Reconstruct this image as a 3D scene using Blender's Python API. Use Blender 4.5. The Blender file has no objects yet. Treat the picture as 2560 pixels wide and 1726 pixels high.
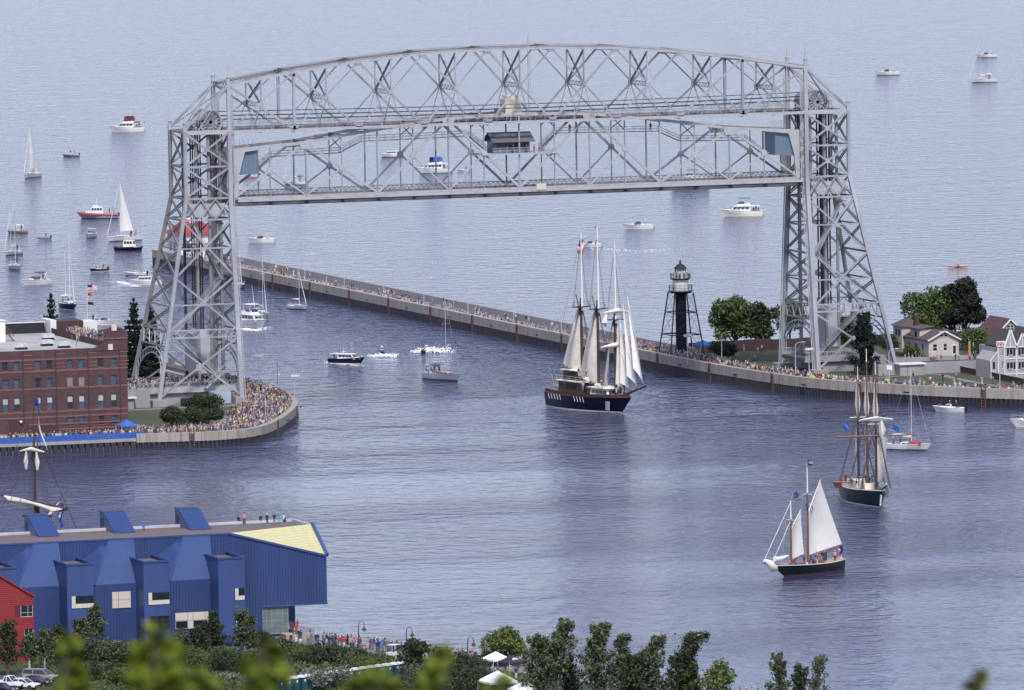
import bpy, bmesh, math, random
import numpy as np
from mathutils import Vector, Matrix
random.seed(7); rng = np.random.default_rng(7)
PI = math.pi
SC = bpy.context.scene
COL = SC.collection

# ------------------------------------------------------------------ camera
CAM_POS = Vector((-547.404, -1642.246, 143.643))
CR = Vector((0.948297546, -0.316956946, -0.016433462))
CU = Vector((0.039900299, 0.067689639, 0.99690826))
CF = Vector((0.314864622, 0.946021357, -0.076836596))
FPX = 21899.33                                   # focal length in pixels of the 2560 px wide photograph
cd = bpy.data.cameras.new('camera'); cam = bpy.data.objects.new('camera', cd); COL.objects.link(cam)
cam.matrix_world = Matrix(((CR.x, CU.x, -CF.x, CAM_POS.x), (CR.y, CU.y, -CF.y, CAM_POS.y), (CR.z, CU.z, -CF.z, CAM_POS.z), (0, 0, 0, 1)))
cd.sensor_fit = 'HORIZONTAL'; cd.sensor_width = 36; cd.lens = 36 * FPX / 2560
cd.clip_start = 1; cd.clip_end = 90000
cd.dof.use_dof = True; cd.dof.focus_distance = 1650; cd.dof.aperture_fstop = 5.0
SC.camera = cam

# ------------------------------------------------------------------ sky, sun, exposure
SUN_AZ, SUN_EL = math.radians(191), math.radians(52)      # azimuth clockwise from +Y
wd = bpy.data.worlds.new('World'); SC.world = wd; wd.use_nodes = True
nt = wd.node_tree; nt.nodes.clear()
out = nt.nodes.new('ShaderNodeOutputWorld'); bg = nt.nodes.new('ShaderNodeBackground')
sky = nt.nodes.new('ShaderNodeTexSky'); sky.sky_type = 'NISHITA'; sky.sun_disc = False
sky.sun_elevation = SUN_EL; sky.sun_rotation = SUN_AZ; sky.altitude = 150
sky.air_density = 1.0; sky.dust_density = 1.2; sky.ozone_density = 2.5
hsv = nt.nodes.new('ShaderNodeHueSaturation'); hsv.inputs['Saturation'].default_value = 0.78
hsv.inputs['Hue'].default_value = 0.53
nt.links.new(sky.outputs[0], hsv.inputs['Color']); tint = nt.nodes.new('ShaderNodeMix'); tint.data_type = 'RGBA'; tint.blend_type = 'MULTIPLY'; tint.inputs[0].default_value = 1.0; tint.inputs[7].default_value = (0.95, 0.97, 1.08, 1)
nt.links.new(hsv.outputs[0], tint.inputs[6]); 
ov = nt.nodes.new('ShaderNodeMix'); ov.data_type = 'RGBA'; ov.inputs[0].default_value = 0.5; ov.inputs[7].default_value = (1.2, 1.31, 1.56, 1)      # even high cloud over the clear sky
nt.links.new(tint.outputs[2], ov.inputs[6]); nt.links.new(ov.outputs[2], bg.inputs[0]); nt.links.new(bg.outputs[0], out.inputs[0])
bg.inputs[1].default_value = 0.13
sd = bpy.data.lights.new('sun', 'SUN'); sd.energy = 1.5; sd.angle = math.radians(10); sd.color = (1.0, 0.965, 0.91)
so = bpy.data.objects.new('sun', sd); COL.objects.link(so)
sdir = Vector((math.sin(SUN_AZ) * math.cos(SUN_EL), math.cos(SUN_AZ) * math.cos(SUN_EL), math.sin(SUN_EL)))
so.rotation_euler = sdir.to_track_quat('Z', 'Y').to_euler(); so.location = (0, -200, 400)
SC.view_settings.view_transform = 'Standard'; SC.view_settings.look = 'None'
SC.view_settings.exposure = 1.4; SC.view_settings.gamma = 1.0; SC.view_settings.use_curve_mapping = False

# ------------------------------------------------------------------ pixels of the photograph -> places
def ray(u, v): return CR * ((u - 1280) / FPX) - CU * ((v - 863) / FPX) + CF
def G(u, v, z=0.0):                               # on the level z
    d = ray(u, v); return CAM_POS + d * ((z - CAM_POS.z) / d.z)
def FY(u, v, Y):                                  # on a wall that runs along the bridge at depth Y
    d = ray(u, v); return CAM_POS + d * ((Y - CAM_POS.y) / d.y)
def FX(u, v, X):
    d = ray(u, v); return CAM_POS + d * ((X - CAM_POS.x) / d.x)

# ------------------------------------------------------------------ materials
MATS = {}
def mat(name, rgb, rough=0.6, var=0.12, scale=0.6, metal=0.0, rgb2=None, bump=0.0, bscale=4.0, streak=False, spec=0.5, pos=(0.42, 0.62)):
    if name in MATS: return MATS[name]
    m = bpy.data.materials.new(name); m.use_nodes = True; t = m.node_tree; b = t.nodes['Principled BSDF']
    b.inputs['Roughness'].default_value = rough; b.inputs['Metallic'].default_value = metal
    b.inputs['Specular IOR Level'].default_value = spec
    geo = t.nodes.new('ShaderNodeNewGeometry'); n = t.nodes.new('ShaderNodeTexNoise')
    n.inputs['Scale'].default_value = scale; n.inputs['Detail'].default_value = 5; n.inputs['Roughness'].default_value = 0.65
    src = geo.outputs['Position']
    if streak:
        mp = t.nodes.new('ShaderNodeMapping'); mp.inputs['Scale'].default_value = (1, 1, 0.12)
        t.links.new(src, mp.inputs[0]); t.links.new(mp.outputs[0], n.inputs['Vector'])
    else: t.links.new(src, n.inputs['Vector'])
    r = t.nodes.new('ShaderNodeValToRGB'); e = r.color_ramp.elements
    if rgb2 is None:
        e[0].position, e[1].position = 0.3, 0.7
        e[0].color = tuple(c * (1 - var) for c in rgb) + (1,); e[1].color = tuple(min(1, c * (1 + var)) for c in rgb) + (1,)
    else:
        e[0].position, e[1].position = pos
        e[0].color = tuple(rgb) + (1,); e[1].color = tuple(rgb2) + (1,)
    t.links.new(n.outputs[0], r.inputs[0]); t.links.new(r.outputs[0], b.inputs['Base Color'])
    if bump:
        n2 = t.nodes.new('ShaderNodeTexNoise'); n2.inputs['Scale'].default_value = bscale; n2.inputs['Detail'].default_value = 4
        bp = t.nodes.new('ShaderNodeBump'); bp.inputs['Strength'].default_value = bump; bp.inputs['Distance'].default_value = 0.05
        t.links.new(src, n2.inputs['Vector']); t.links.new(n2.outputs[0], bp.inputs['Height']); t.links.new(bp.outputs[0], b.inputs['Normal'])
    MATS[name] = m; return m

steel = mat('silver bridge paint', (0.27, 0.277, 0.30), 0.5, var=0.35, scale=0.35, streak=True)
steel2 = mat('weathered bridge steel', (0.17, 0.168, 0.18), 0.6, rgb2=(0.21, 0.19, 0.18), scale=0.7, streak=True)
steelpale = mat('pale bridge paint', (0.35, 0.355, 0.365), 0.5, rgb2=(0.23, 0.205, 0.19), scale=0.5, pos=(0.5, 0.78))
darksteel = mat('dark cable grease', (0.025, 0.026, 0.035), 0.5)
bluepanel = mat('blue grey cladding', (0.11, 0.165, 0.22), 0.5, var=0.08)
concrete = mat('harbour concrete', (0.30, 0.272, 0.235), 0.85, rgb2=(0.18, 0.15, 0.12), scale=0.7, streak=True, bump=0.3, pos=(0.45, 0.75))
concretedk = mat('grey concrete wall', (0.26, 0.25, 0.255), 0.85, var=0.12, scale=0.4, streak=True, bump=0.2)
paving = mat('promenade paving', (0.17, 0.15, 0.15), 0.9, var=0.12, scale=0.5)
pile = mat('sheet pile steel', (0.018, 0.018, 0.028), 0.6, rgb2=(0.03, 0.027, 0.033), scale=0.8, streak=True)
rust = mat('rusty fender', (0.10, 0.05, 0.04), 0.8, var=0.3, scale=1.5)
grass = mat('lawn grass', (0.035, 0.055, 0.02), 0.95, rgb2=(0.06, 0.066, 0.03), scale=0.12, bump=0.6, bscale=3)
grasswild = mat('rough grass', (0.022, 0.036, 0.013), 0.95, rgb2=(0.045, 0.054, 0.022), scale=0.25, bump=0.8, bscale=2)
asphalt = mat('asphalt', (0.06, 0.06, 0.065), 0.9, var=0.2, scale=0.4)
white = mat('white gelcoat', (0.66, 0.65, 0.62), 0.35, var=0.04)
whitep = mat('white paint', (0.60, 0.59, 0.575), 0.55, var=0.06, scale=1.2)
cream = mat('cream paint', (0.72, 0.68, 0.58), 0.55, var=0.05)
navy = mat('navy hull paint', (0.008, 0.011, 0.032), 0.3, var=0.15)
black = mat('black paint', (0.012, 0.012, 0.016), 0.5, var=0.2)
darkgreen = mat('dark green hull paint', (0.008, 0.02, 0.027), 0.35, var=0.2)
glass = mat('tinted window glass', (0.018, 0.022, 0.03), 0.08, var=0.4, scale=0.9, spec=0.7)
glassblue = mat('sky reflecting window', (0.05, 0.08, 0.13), 0.1, var=0.5, scale=0.5, spec=0.8)
redp = mat('red paint', (0.42, 0.04, 0.035), 0.5)
orange = mat('orange paint', (0.6, 0.13, 0.03), 0.5)
yellow = mat('yellow paint', (0.6, 0.42, 0.06), 0.55)
teal = mat('teal canvas', (0.02, 0.16, 0.19), 0.8)
maroon = mat('maroon canvas', (0.12, 0.015, 0.03), 0.8)
bluecanvas = mat('blue canvas', (0.025, 0.10, 0.36), 0.75)
wood = mat('varnished wood', (0.165, 0.07, 0.036), 0.5, var=0.25, scale=2)
wooddk = mat('dark wood', (0.05, 0.028, 0.022), 0.55, var=0.3, scale=2)
deckwood = mat('deck planking', (0.32, 0.25, 0.18), 0.8, var=0.15, scale=1.5)
sailm = mat('sail cloth', (0.80, 0.78, 0.72), 0.85, var=0.06, scale=0.6)
sailold = mat('cream sail cloth', (0.78, 0.745, 0.66), 0.9, rgb2=(0.66, 0.63, 0.55), scale=0.5)
rope = mat('rigging rope', (0.05, 0.045, 0.045), 0.8)
alum = mat('aluminium mast', (0.55, 0.55, 0.56), 0.35, metal=0.3)
chrome = mat('stainless rail', (0.5, 0.5, 0.52), 0.3, metal=0.6)
tyre = mat('tyre rubber', (0.02, 0.02, 0.02), 0.8)
bark = mat('tree bark', (0.09, 0.07, 0.055), 0.9, var=0.3, scale=3)
barkpale = mat('pale birch bark', (0.4, 0.38, 0.34), 0.8, var=0.3, scale=2)
brick = mat('brown brick', (0.064, 0.033, 0.036), 0.9, rgb2=(0.082, 0.043, 0.045), scale=1.2, bump=0.5, bscale=8)
brickdk = mat('dark brick', (0.052, 0.026, 0.029), 0.9, var=0.15, scale=1.5)
bandstone = mat('rose sandstone band', (0.165, 0.076, 0.068), 0.85, var=0.12, scale=1.0)
roofgrey = mat('flat roof membrane', (0.33, 0.325, 0.32), 0.9, rgb2=(0.25, 0.245, 0.24), scale=0.15)
roofgravel = mat('roof gravel', (0.115, 0.09, 0.085), 0.95, var=0.25, scale=1.5, bump=0.5)
bluemetal = mat('blue ribbed cladding', (0.025, 0.047, 0.14), 0.45, var=0.2, scale=0.35, streak=True)
bluemetal2 = mat('lighter blue metal roofing', (0.03, 0.06, 0.17), 0.55, var=0.08, scale=0.3, spec=.25)
bluebox = mat('mid blue cladding', (0.036, 0.064, 0.175), 0.45, var=0.16, scale=0.35, streak=True)
redsiding = mat('red clapboard', (0.24, 0.022, 0.028), 0.6, var=0.1)
panelcream = mat('cream wall panel', (0.52, 0.475, 0.385), 0.6, var=0.05)
tileyel = mat('pale yellow tile', (0.47, 0.44, 0.235), 0.7, var=0.05, scale=0.8)
shingle = mat('grey brown shingles', (0.075, 0.06, 0.06), 0.9, var=0.2, scale=2)
shinglered = mat('maroon shingles', (0.085, 0.04, 0.045), 0.9, var=0.2, scale=2)
sidingcream = mat('pale house siding', (0.44, 0.40, 0.36), 0.8, var=0.05)
sidinggrey = mat('grey house siding', (0.31, 0.295, 0.30), 0.8, var=0.05)
toilet = mat('dark teal plastic', (0.012, 0.055, 0.065), 0.5)
silverpaint = mat('champagne car paint', (0.36, 0.33, 0.29), 0.3, metal=0.3)
carwhite = mat('white car paint', (0.72, 0.72, 0.72), 0.25)
cardark = mat('maroon car paint', (0.035, 0.012, 0.02), 0.25)
carblack = mat('black car paint', (0.01, 0.01, 0.013), 0.2)
carblue = mat('blue car paint', (0.02, 0.05, 0.2), 0.25)
foamm = mat('white foam', (0.80, 0.79, 0.76), 0.9)

for sm_ in (sailm, sailold):                # daylight glows through the cloth
    t_ = sm_.node_tree; b_ = t_.nodes['Principled BSDF']; tr = t_.nodes.new('ShaderNodeBsdfTranslucent'); mx = t_.nodes.new('ShaderNodeMixShader'); mx.inputs[0].default_value = 0.28
    tr.inputs[0].default_value = (0.85, 0.82, 0.74, 1); t_.links.new(b_.outputs[0], mx.inputs[1]); t_.links.new(tr.outputs[0], mx.inputs[2]); t_.links.new(mx.outputs[0], t_.nodes['Material Output'].inputs[0])
# ------------------------------------------------------------------ mesh builder
class MB:
    def __init__(s): s.v = []; s.f = []; s.m = []
    def add(s, vs, fs, mi=0):
        n = len(s.v); s.v.extend([tuple(p) for p in vs]); s.f.extend([tuple(i + n for i in q) for q in fs]); s.m.extend([mi] * len(fs)); return s
    def box(s, c, d, mi=0, rz=0.0):
        x, y, z = d[0] / 2, d[1] / 2, d[2] / 2; ca, sa = math.cos(rz), math.sin(rz)
        vs = []
        for k in (-z, z):
            for a, b in ((-x, -y), (x, -y), (x, y), (-x, y)): vs.append((c[0] + a * ca - b * sa, c[1] + a * sa + b * ca, c[2] + k))
        return s.add(vs, [(0, 3, 2, 1), (4, 5, 6, 7), (0, 1, 5, 4), (1, 2, 6, 5), (2, 3, 7, 6), (3, 0, 4, 7)], mi)
    def bb(s, x0, x1, y0, y1, z0, z1, mi=0):
        return s.box(((x0 + x1) / 2, (y0 + y1) / 2, (z0 + z1) / 2), (abs(x1 - x0), abs(y1 - y0), abs(z1 - z0)), mi)
    def frame(s, p, q):
        p, q = Vector(p), Vector(q); d = (q - p).normalized()
        up = Vector((0, 0, 1)) if abs(d.z) < 0.9 else Vector((1, 0, 0))
        a = d.cross(up).normalized(); return p, q, a, a.cross(d).normalized()
    def bar(s, p, q, w, h=None, mi=0):
        p, q, a, b = s.frame(p, q); h = w if h is None else h
        a = a * (w / 2); b = b * (h / 2)
        vs = [p - a - b, p + a - b, p + a + b, p - a + b, q - a - b, q + a - b, q + a + b, q - a + b]
        return s.add(vs, [(0, 1, 2, 3), (7, 6, 5, 4), (0, 4, 5, 1), (1, 5, 6, 2), (2, 6, 7, 3), (3, 7, 4, 0)], mi)
    def tube(s, p, q, r, r2=None, n=6, mi=0):
        p, q, a, b = s.frame(p, q); r2 = r if r2 is None else r2
        vs = [p + (a * math.cos(t) + b * math.sin(t)) * r for t in [2 * PI * k / n for k in range(n)]]
        vs += [q + (a * math.cos(t) + b * math.sin(t)) * r2 for t in [2 * PI * k / n for k in range(n)]]
        fs = [(k, (k + 1) % n, n + (k + 1) % n, n + k) for k in range(n)] + [tuple(range(n - 1, -1, -1)), tuple(range(n, 2 * n))]
        return s.add(vs, fs, mi)
    def path(s, pts, r, n=5, mi=0):
        for a, b in zip(pts[:-1], pts[1:]): s.tube(a, b, r, r, n, mi)
        return s
    def lathe(s, c, prof, n=16, mi=0):
        vs = []; fs = []
        for r, z in prof:
            for k in range(n): vs.append((c[0] + r * math.cos(2 * PI * k / n), c[1] + r * math.sin(2 * PI * k / n), c[2] + z))
        for i in range(len(prof) - 1):
            for k in range(n): fs.append((i * n + k, i * n + (k + 1) % n, (i + 1) * n + (k + 1) % n, (i + 1) * n + k))
        fs += [tuple(range(n - 1, -1, -1)), tuple(range((len(prof) - 1) * n, len(prof) * n))]
        return s.add(vs, fs, mi)
    def prism(s, poly, ext, mi=0):
        n = len(poly); e = Vector(ext); P = [Vector(p) for p in poly]
        vs = P + [p + e for p in P]
        fs = [tuple(range(n - 1, -1, -1)), tuple(range(n, 2 * n))] + [(k, (k + 1) % n, n + (k + 1) % n, n + k) for k in range(n)]
        return s.add(vs, fs, mi)
    def quad(s, *pts, mi=0): return s.add(pts, [tuple(range(len(pts)))], mi)
    def loft(s, rings, mi=0, cap=True, closed=True):
        n = len(rings[0]); vs = [p for r in rings for p in r]; fs = []
        for i in range(len(rings) - 1):
            for k in range(n if closed else n - 1): fs.append((i * n + k, i * n + (k + 1) % n, (i + 1) * n + (k + 1) % n, (i + 1) * n + k))
        if cap: fs += [tuple(range(n - 1, -1, -1)), tuple(range((len(rings) - 1) * n, len(rings) * n))]
        return s.add(vs, fs, mi)
    def sphere(s, c, r, mi=0, n=8, sz=1.0):
        prof = [(r * math.sin(PI * i / 6), -r * sz * math.cos(PI * i / 6)) for i in range(7)]
        prof[0] = (r * .02, prof[0][1]); prof[-1] = (r * .02, prof[-1][1])
        return s.lathe(c, prof, n, mi)
    def mesh(s, name, mats, smooth=False, off=None):
        me = bpy.data.meshes.new(name)
        vs = s.v if off is None else [(a[0] - off[0], a[1] - off[1], a[2] - off[2]) for a in s.v]
        me.from_pydata(vs, [], s.f)
        for m in (mats if isinstance(mats, (list, tuple)) else [mats]): me.materials.append(m)
        if any(s.m): me.polygons.foreach_set('material_index', s.m)
        bm = bmesh.new(); bm.from_mesh(me); bmesh.ops.recalc_face_normals(bm, faces=bm.faces); bm.to_mesh(me); bm.free()
        if smooth: me.shade_smooth(); me.set_sharp_from_angle(angle=0.7)
        return me
    def build(s, name, mats, parent=None, smooth=False, local=False):
        off = None if (parent is None or local) else parent.location
        o = bpy.data.objects.new(name, s.mesh(name, mats, smooth, off)); COL.objects.link(o)
        if parent is not None: o.parent = parent
        return o
def subpart(name, mb, mats, par, root, smooth=False):      # a child of a child; mesh built in world coordinates
    o = bpy.data.objects.new(name, mb.mesh(name, mats, smooth, root.location)); COL.objects.link(o); o.parent = par; return o
def tag(o, label=None, cat=None, group=None, kind=None):
    if label: o['label'] = label
    if cat: o['category'] = cat
    if group: o['group'] = group
    if kind: o['kind'] = kind
    return o
def thing(name, label, cat, loc=(0, 0, 0), rz=0.0, group=None):
    o = bpy.data.objects.new(name, None); COL.objects.link(o); o.location = loc; o.rotation_euler = (0, 0, rz)
    o.empty_display_size = 0.5
    return tag(o, label, cat, group)
def struct(name, mb, m, smooth=False):
    return tag(mb.build(name, m, None, smooth), kind='structure')
def linkobj(name, me, parent=None):
    o = bpy.data.objects.new(name, me); COL.objects.link(o)
    if parent is not None: o.parent = parent
    return o
def lerp(a, b, t): return Vector(a) * (1 - t) + Vector(b) * t
# ------------------------------------------------------------------ water
def water_mat():
    m = bpy.data.materials.new('harbour and lake water'); m.use_nodes = True; t = m.node_tree; b = t.nodes['Principled BSDF']
    N = t.nodes.new; L = t.links.new
    b.inputs['Base Color'].default_value = (0.030, 0.036, 0.075, 1); b.inputs['Roughness'].default_value = 0.1; b.inputs['IOR'].default_value = 1.333
    geo = N('ShaderNodeNewGeometry')
    def noise(scale, rot, sx, sy, det=2.0, rough=0.55):
        mp = N('ShaderNodeMapping'); mp.inputs['Rotation'].default_value = (0, 0, rot); mp.inputs['Scale'].default_value = (scale * sx, scale * sy, 1)
        n = N('ShaderNodeTexNoise'); n.noise_dimensions = '2D'; n.inputs['Scale'].default_value = 1.0; n.inputs['Detail'].default_value = det; n.inputs['Roughness'].default_value = rough
        L(geo.outputs['Position'], mp.inputs[0]); L(mp.outputs[0], n.inputs['Vector']); return n.outputs[0]
    def math_(op, a, bb, clamp=False):
        n = N('ShaderNodeMath'); n.operation = op; n.use_clamp = clamp
        for i, x in enumerate((a, bb)):
            if isinstance(x, (int, float)): n.inputs[i].default_value = x
            else: L(x, n.inputs[i])
        return n.outputs[0]
    def ramp(x, lo, hi, a=0.0, bb=1.0):
        n = N('ShaderNodeMapRange'); n.interpolation_type = 'SMOOTHSTEP'; n.inputs[1].default_value = lo; n.inputs[2].default_value = hi; n.inputs[3].default_value = a; n.inputs[4].default_value = bb
        L(x, n.inputs[0]); return n.outputs[0]
    sep = N('ShaderNodeSeparateXYZ'); L(geo.outputs['Position'], sep.inputs[0])
    # chop: wave trains a little turned against the line of sight
    swell = noise(0.05, 0.25, 0.7, 1.0, 1.0)
    w1 = noise(0.2, 0.42, 1.1, 1.1, 2.0)
    w2 = noise(0.45, 0.15, 1.3, 1.0, 2.0)
    w3 = noise(1.5, 0.5, 1.3, 1.0, 3.0)
    # wind patches and the wakes that churn up the canal mouth
    patch = ramp(noise(0.006, 0.2, 0.5, 1.2, 3.0), 0.36, 0.66, 0.5, 1.3)
    lanes = ramp(noise(0.013, -0.25, 0.35, 1.6, 4.0), 0.40, 0.62, 0.72, 1.15)
    near = ramp(sep.outputs['Y'], 260, 40)
    patch = math_('ADD', 0.95, math_('MULTIPLY', near, math_('SUBTRACT', math_('MULTIPLY', patch, lanes), 0.95)))
    canal = math_('MULTIPLY', ramp(sep.outputs['Y'], -230, 20), ramp(sep.outputs['Y'], 900, 330))
    canal = math_('MULTIPLY', canal, ramp(sep.outputs['X'], 70, 20))
    h = math_('MULTIPLY', swell, 0.45)
    h = math_('ADD', h, math_('MULTIPLY', w1, math_('ADD', 0.85, math_('MULTIPLY', canal, 0.9))))
    h = math_('ADD', h, math_('MULTIPLY', w2, math_('ADD', 0.42, math_('MULTIPLY', canal, 0.3))))
    h = math_('ADD', h, math_('MULTIPLY', w3, 0.14))
    h = math_('MULTIPLY', h, patch)
    bp = N('ShaderNodeBump'); bp.inputs['Strength'].default_value = 1.0; bp.inputs['Distance'].default_value = 1.0
    L(h, bp.inputs['Height']); L(bp.outputs[0], b.inputs['Normal'])
    return m
waterm = water_mat()
w = MB(); w.quad((-30000, -640, 0), (30000, -640, 0), (30000, 40000, 0), (-30000, 40000, 0)); struct('water', w, waterm)

# ------------------------------------------------------------------ land
def poly_sheet(name, pts, z, m, zlow=None):
    b = MB(); b.prism([(p[0], p[1], zlow if zlow is not None else z - 0.05) for p in pts], (0, 0, z - (zlow if zlow is not None else z - 0.05)))
    return struct(name, b, m)
def resample(poly, step):
    out = [Vector((p[0], p[1], 0)) for p in poly]; res = [out[0]]; 
    for a, b in zip(out[:-1], out[1:]):
        n = max(1, round((b - a).length / step))
        for k in range(1, n + 1): res.append(a.lerp(b, k / n))
    return res
def smooth_poly(poly, it=2):
    P = [Vector((p[0], p[1], 0)) for p in poly]
    for _ in range(it):
        Q = [P[0]]
        for a, b in zip(P[:-1], P[1:]): Q += [a.lerp(b, .25), a.lerp(b, .75)]
        P = Q + [P[-1]]
    return P
def offset(poly, d):                               # to the left of the direction of travel
    res = []
    for i, p in enumerate(poly):
        a = poly[max(0, i - 1)]; b = poly[min(len(poly) - 1, i + 1)]; t = (b - a).normalized(); n = Vector((-t.y, t.x, 0))
        res.append(p + n * d)
    return res
ZN, ZS = 1.9, 2.7
PN = smooth_poly([(-100.0, -75.2), (-90.5, -77.4), (-84.1, -77.9), (-76.0, -74.0), (-67.5, -59.4), (-58.4, -38.8), (-52.3, -23.1), (-47.8, -3.9), (-46, 14), (-46, 60), (-46, 480)], 2)
PS = smooth_poly([(46, 418), (46, 60), (46.6, 20), (48.3, -6), (51.0, -26), (56.3, -41), (64, -56), (78, -75), (115, -108), (240, -170)], 2)
north = [(p.x, p.y) for p in offset(PN, 0.8)]
n_land = [q for q in north if q[1] < 200]
poly_sheet('canal_park_ground', [(-400, -75.4), (-100.2, -75.4)] + n_land + [(-55, 190), (-140, 130), (-400, 120)], ZN, paving, -2)
s_in = [(p.x, p.y) for p in offset(PS, 0.8)]
poly_sheet('park_point_ground', [q for q in s_in if q[1] < 75] + [(700, -300), (700, 40), (120, 66), (54.5, 72)], ZS, grass, -2)

def canal_wall(label, line, ztop, zc, zdeck, nearY, fend, parapet=None, deckw=7.5):
    t = thing('canal_pier', label, 'pier', (line[0].x, line[0].y, 0))
    pts = resample(line, 8.5); inn = offset(pts, 1.0); out_ = offset(pts, -0.25)
    for i in range(len(pts) - 1):
        g0 = 0.03
        d = (pts[i + 1] - pts[i]).normalized() * g0
        b = MB(); q = [out_[i] + d, out_[i + 1] - d, inn[i + 1] - d, inn[i] + d]
        b.prism([(p.x, p.y, zc) for p in q], (0, 0, ztop - zc)); b.build('wall_segment', concrete, t)
    bk = MB(); i2 = offset(pts, 0.6); o2 = offset(pts, 0.05)
    for i in range(len(pts) - 1):
        bk.prism([(p.x, p.y, -2) for p in (o2[i], o2[i + 1], i2[i + 1], i2[i])], (0, 0, zc + 2.02))
    bk.build('pile_backing', pile, t)
    fine = resample(line, 1.05); me = None; far = MB(); cnt = 0
    for a, b_ in zip(fine[:-1], fine[1:]):
        m_ = (a + b_) / 2; d = (b_ - a).normalized(); n = Vector((d.y, -d.x, 0)); c = m_ + n * 0.12; rz = math.atan2(d.y, d.x)
        if m_.y < nearY:
            if me is None:
                mb = MB(); mb.prism([(-.34, .2, -2), (-.2, -.16, -2), (.2, -.16, -2), (.34, .2, -2)], (0, 0, zc + 2.0)); me = mb.mesh('sheet_pile', pile)
            o = linkobj('sheet_pile', me, t); o.location = (c.x - t.location.x, c.y - t.location.y, 0); o.rotation_euler = (0, 0, rz); cnt += 1
        else: far.box((c.x, c.y, (zc - 2) / 2), (0.5, 0.34, zc + 2), 0, rz)
    if far.v: tag(far.build('sheet_piles', pile, t), kind='stuff')
    # rusty ladder fenders and mooring recesses
    acc = 0; nxt = fend
    for a, b_ in zip(fine[:-1], fine[1:]):
        acc += (b_ - a).length
        if acc > nxt:
            nxt += 30; d = (b_ - a).normalized(); n = Vector((d.y, -d.x, 0)); rz = math.atan2(d.y, d.x); c = a + n * 0.36
            m_ = MB()
            for s in (-.42, .42): m_.box((c.x + d.x * s, c.y + d.y * s, ztop / 2 - .1), (0.16, .2, ztop + .5), 0, rz)
            for k in range(7): m_.box((c.x, c.y, .1 + k * ztop / 7), (0.84, .12, .14), 0, rz)
            m_.build('ladder_fender', rust, t)
            e = a + d * 13 + n * 0.2
            m2 = MB(); m2.box((e.x, e.y, zc + .55), (1.5, .2, .28), 0, rz); m2.build('mooring_recess', black, t)
    if parapet:
        i3 = offset(pts, deckw); i4 = offset(pts, deckw + 1.2); i1 = offset(pts, 0.9)
        dk = MB(); pr_ = None
        for i in range(len(pts) - 1):
            if pts[i + 1].y < 40: continue
            dk.prism([(p.x, p.y, zdeck - 3.5) for p in (i1[i], i1[i + 1], i4[i + 1], i4[i])], (0, 0, 3.5))
            d = (pts[i + 1] - pts[i]).normalized() * 0.03
            pr_ = MB(); pr_.prism([(p.x, p.y, zdeck - 2) for p in (i3[i] + d, i3[i + 1] - d, i4[i + 1] - d, i4[i] + d)], (0, 0, parapet + 2)); pr_.build('parapet_segment', concretedk, t)
        dk.build('walkway', paving, t)
    return t
canal_wall('concrete capped pier with rounded end below the packed crowd by the brick building', PN, 2.7, 1.1, ZN, 60, 11, 1.1)
canal_wall('long straight concrete pier with dark sheet piling running out past the black lighthouse', PS, 3.5, 1.6, ZS, 60, 12, 1.5)

# lawns, paths, promenades
poly_sheet('lawn', [(-118, -63), (-100, -65.5), (-88.8, -60.2), (-74.2, -41.4), (-69.2, -34.1), (-60.5, -15.2), (-63, -11.5), (-100, -10.5)], ZN + 0.06, grass)
b = MB(); pth = smooth_poly([(-103, -30), (-96, -36), (-93, -46), (-91, -58), (-92, -66)], 2); o1, o2 = offset(pth, 1.4), offset(pth, -1.4)
for i in range(len(pth) - 1): b.quad(*[(p.x, p.y, ZN + .075) for p in (o1[i], o1[i + 1], o2[i + 1], o2[i])])
struct('lawn_path', b, paving)
b = MB(); b.bb(-100, -62, -15.5, -14.3, ZN + .06, ZN + .08); struct('footpath', b, concretedk)
pro = [q for q in offset(PS, 0.9) if q.y < 75]; pro2 = [q for q in offset(PS, 7.0) if q.y < 75]
n_ = min(len(pro), len(pro2)); b = MB()
for i in range(n_ - 1): b.quad(*[(p.x, p.y, ZS + .03) for p in (pro[i], pro[i + 1], pro2[i + 1], pro2[i])])
struct('promenade', b, paving)
b = MB(); pth = smooth_poly([tuple(G(u, v, ZS)[:2]) for u, v in ((2190, 946), (2260, 939), (2350, 935), (2375, 944), (2420, 953), (2500, 968), (2570, 975))], 2); o1, o2 = offset(pth, .8), offset(pth, -.8)
for i in range(len(pth) - 1): b.quad(*[(p.x, p.y, ZS + .02) for p in (o1[i], o1[i + 1], o2[i + 1], o2[i])])
struct('lawn_path', b, paving)

# foreground shore and the hill the photographer stands on
SH = [(-520, -398), (-171, -398), (-171, -412)] + [tuple(G(u, v, 2.3)[:2]) for u, v in ((760, 1596), (940, 1617), (1180, 1645), (1420, 1678), (1900, 1745), (2300, 1800), (2700, 1850))]
poly_sheet('foreshore_ground', SH + [(60, -660), (-520, -700)], 2.3, grasswild, -2)
fw = Vector((CF.x, CF.y, 0)).normalized(); rt = Vector((fw.y, -fw.x, 0))
hv, hf = [], []; TS = [-120, -60, -25, 0, 20, 45, 75, 110, 160, 230, 320, 430, 560, 700, 830, 930, 1010, 1060]; SS = list(range(-700, 701, 50))
for t_ in TS:
    for s_ in SS:
        tt = max(0, t_); z = 1.9 + 137 * max(0, 1 - tt / 930) ** 1.5 + (max(0, -t_) * .12) + 1.2 * math.sin(s_ * .03 + t_ * .021) * min(1, max(0, (930 - tt) / 200))
        p = CAM_POS + fw * t_ + rt * s_; hv.append((p.x, p.y, z))
ns = len(SS)
for i in range(len(TS) - 1):
    for j in range(ns - 1): hf.append((i * ns + j, i * ns + j + 1, (i + 1) * ns + j + 1, (i + 1) * ns + j))
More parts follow.
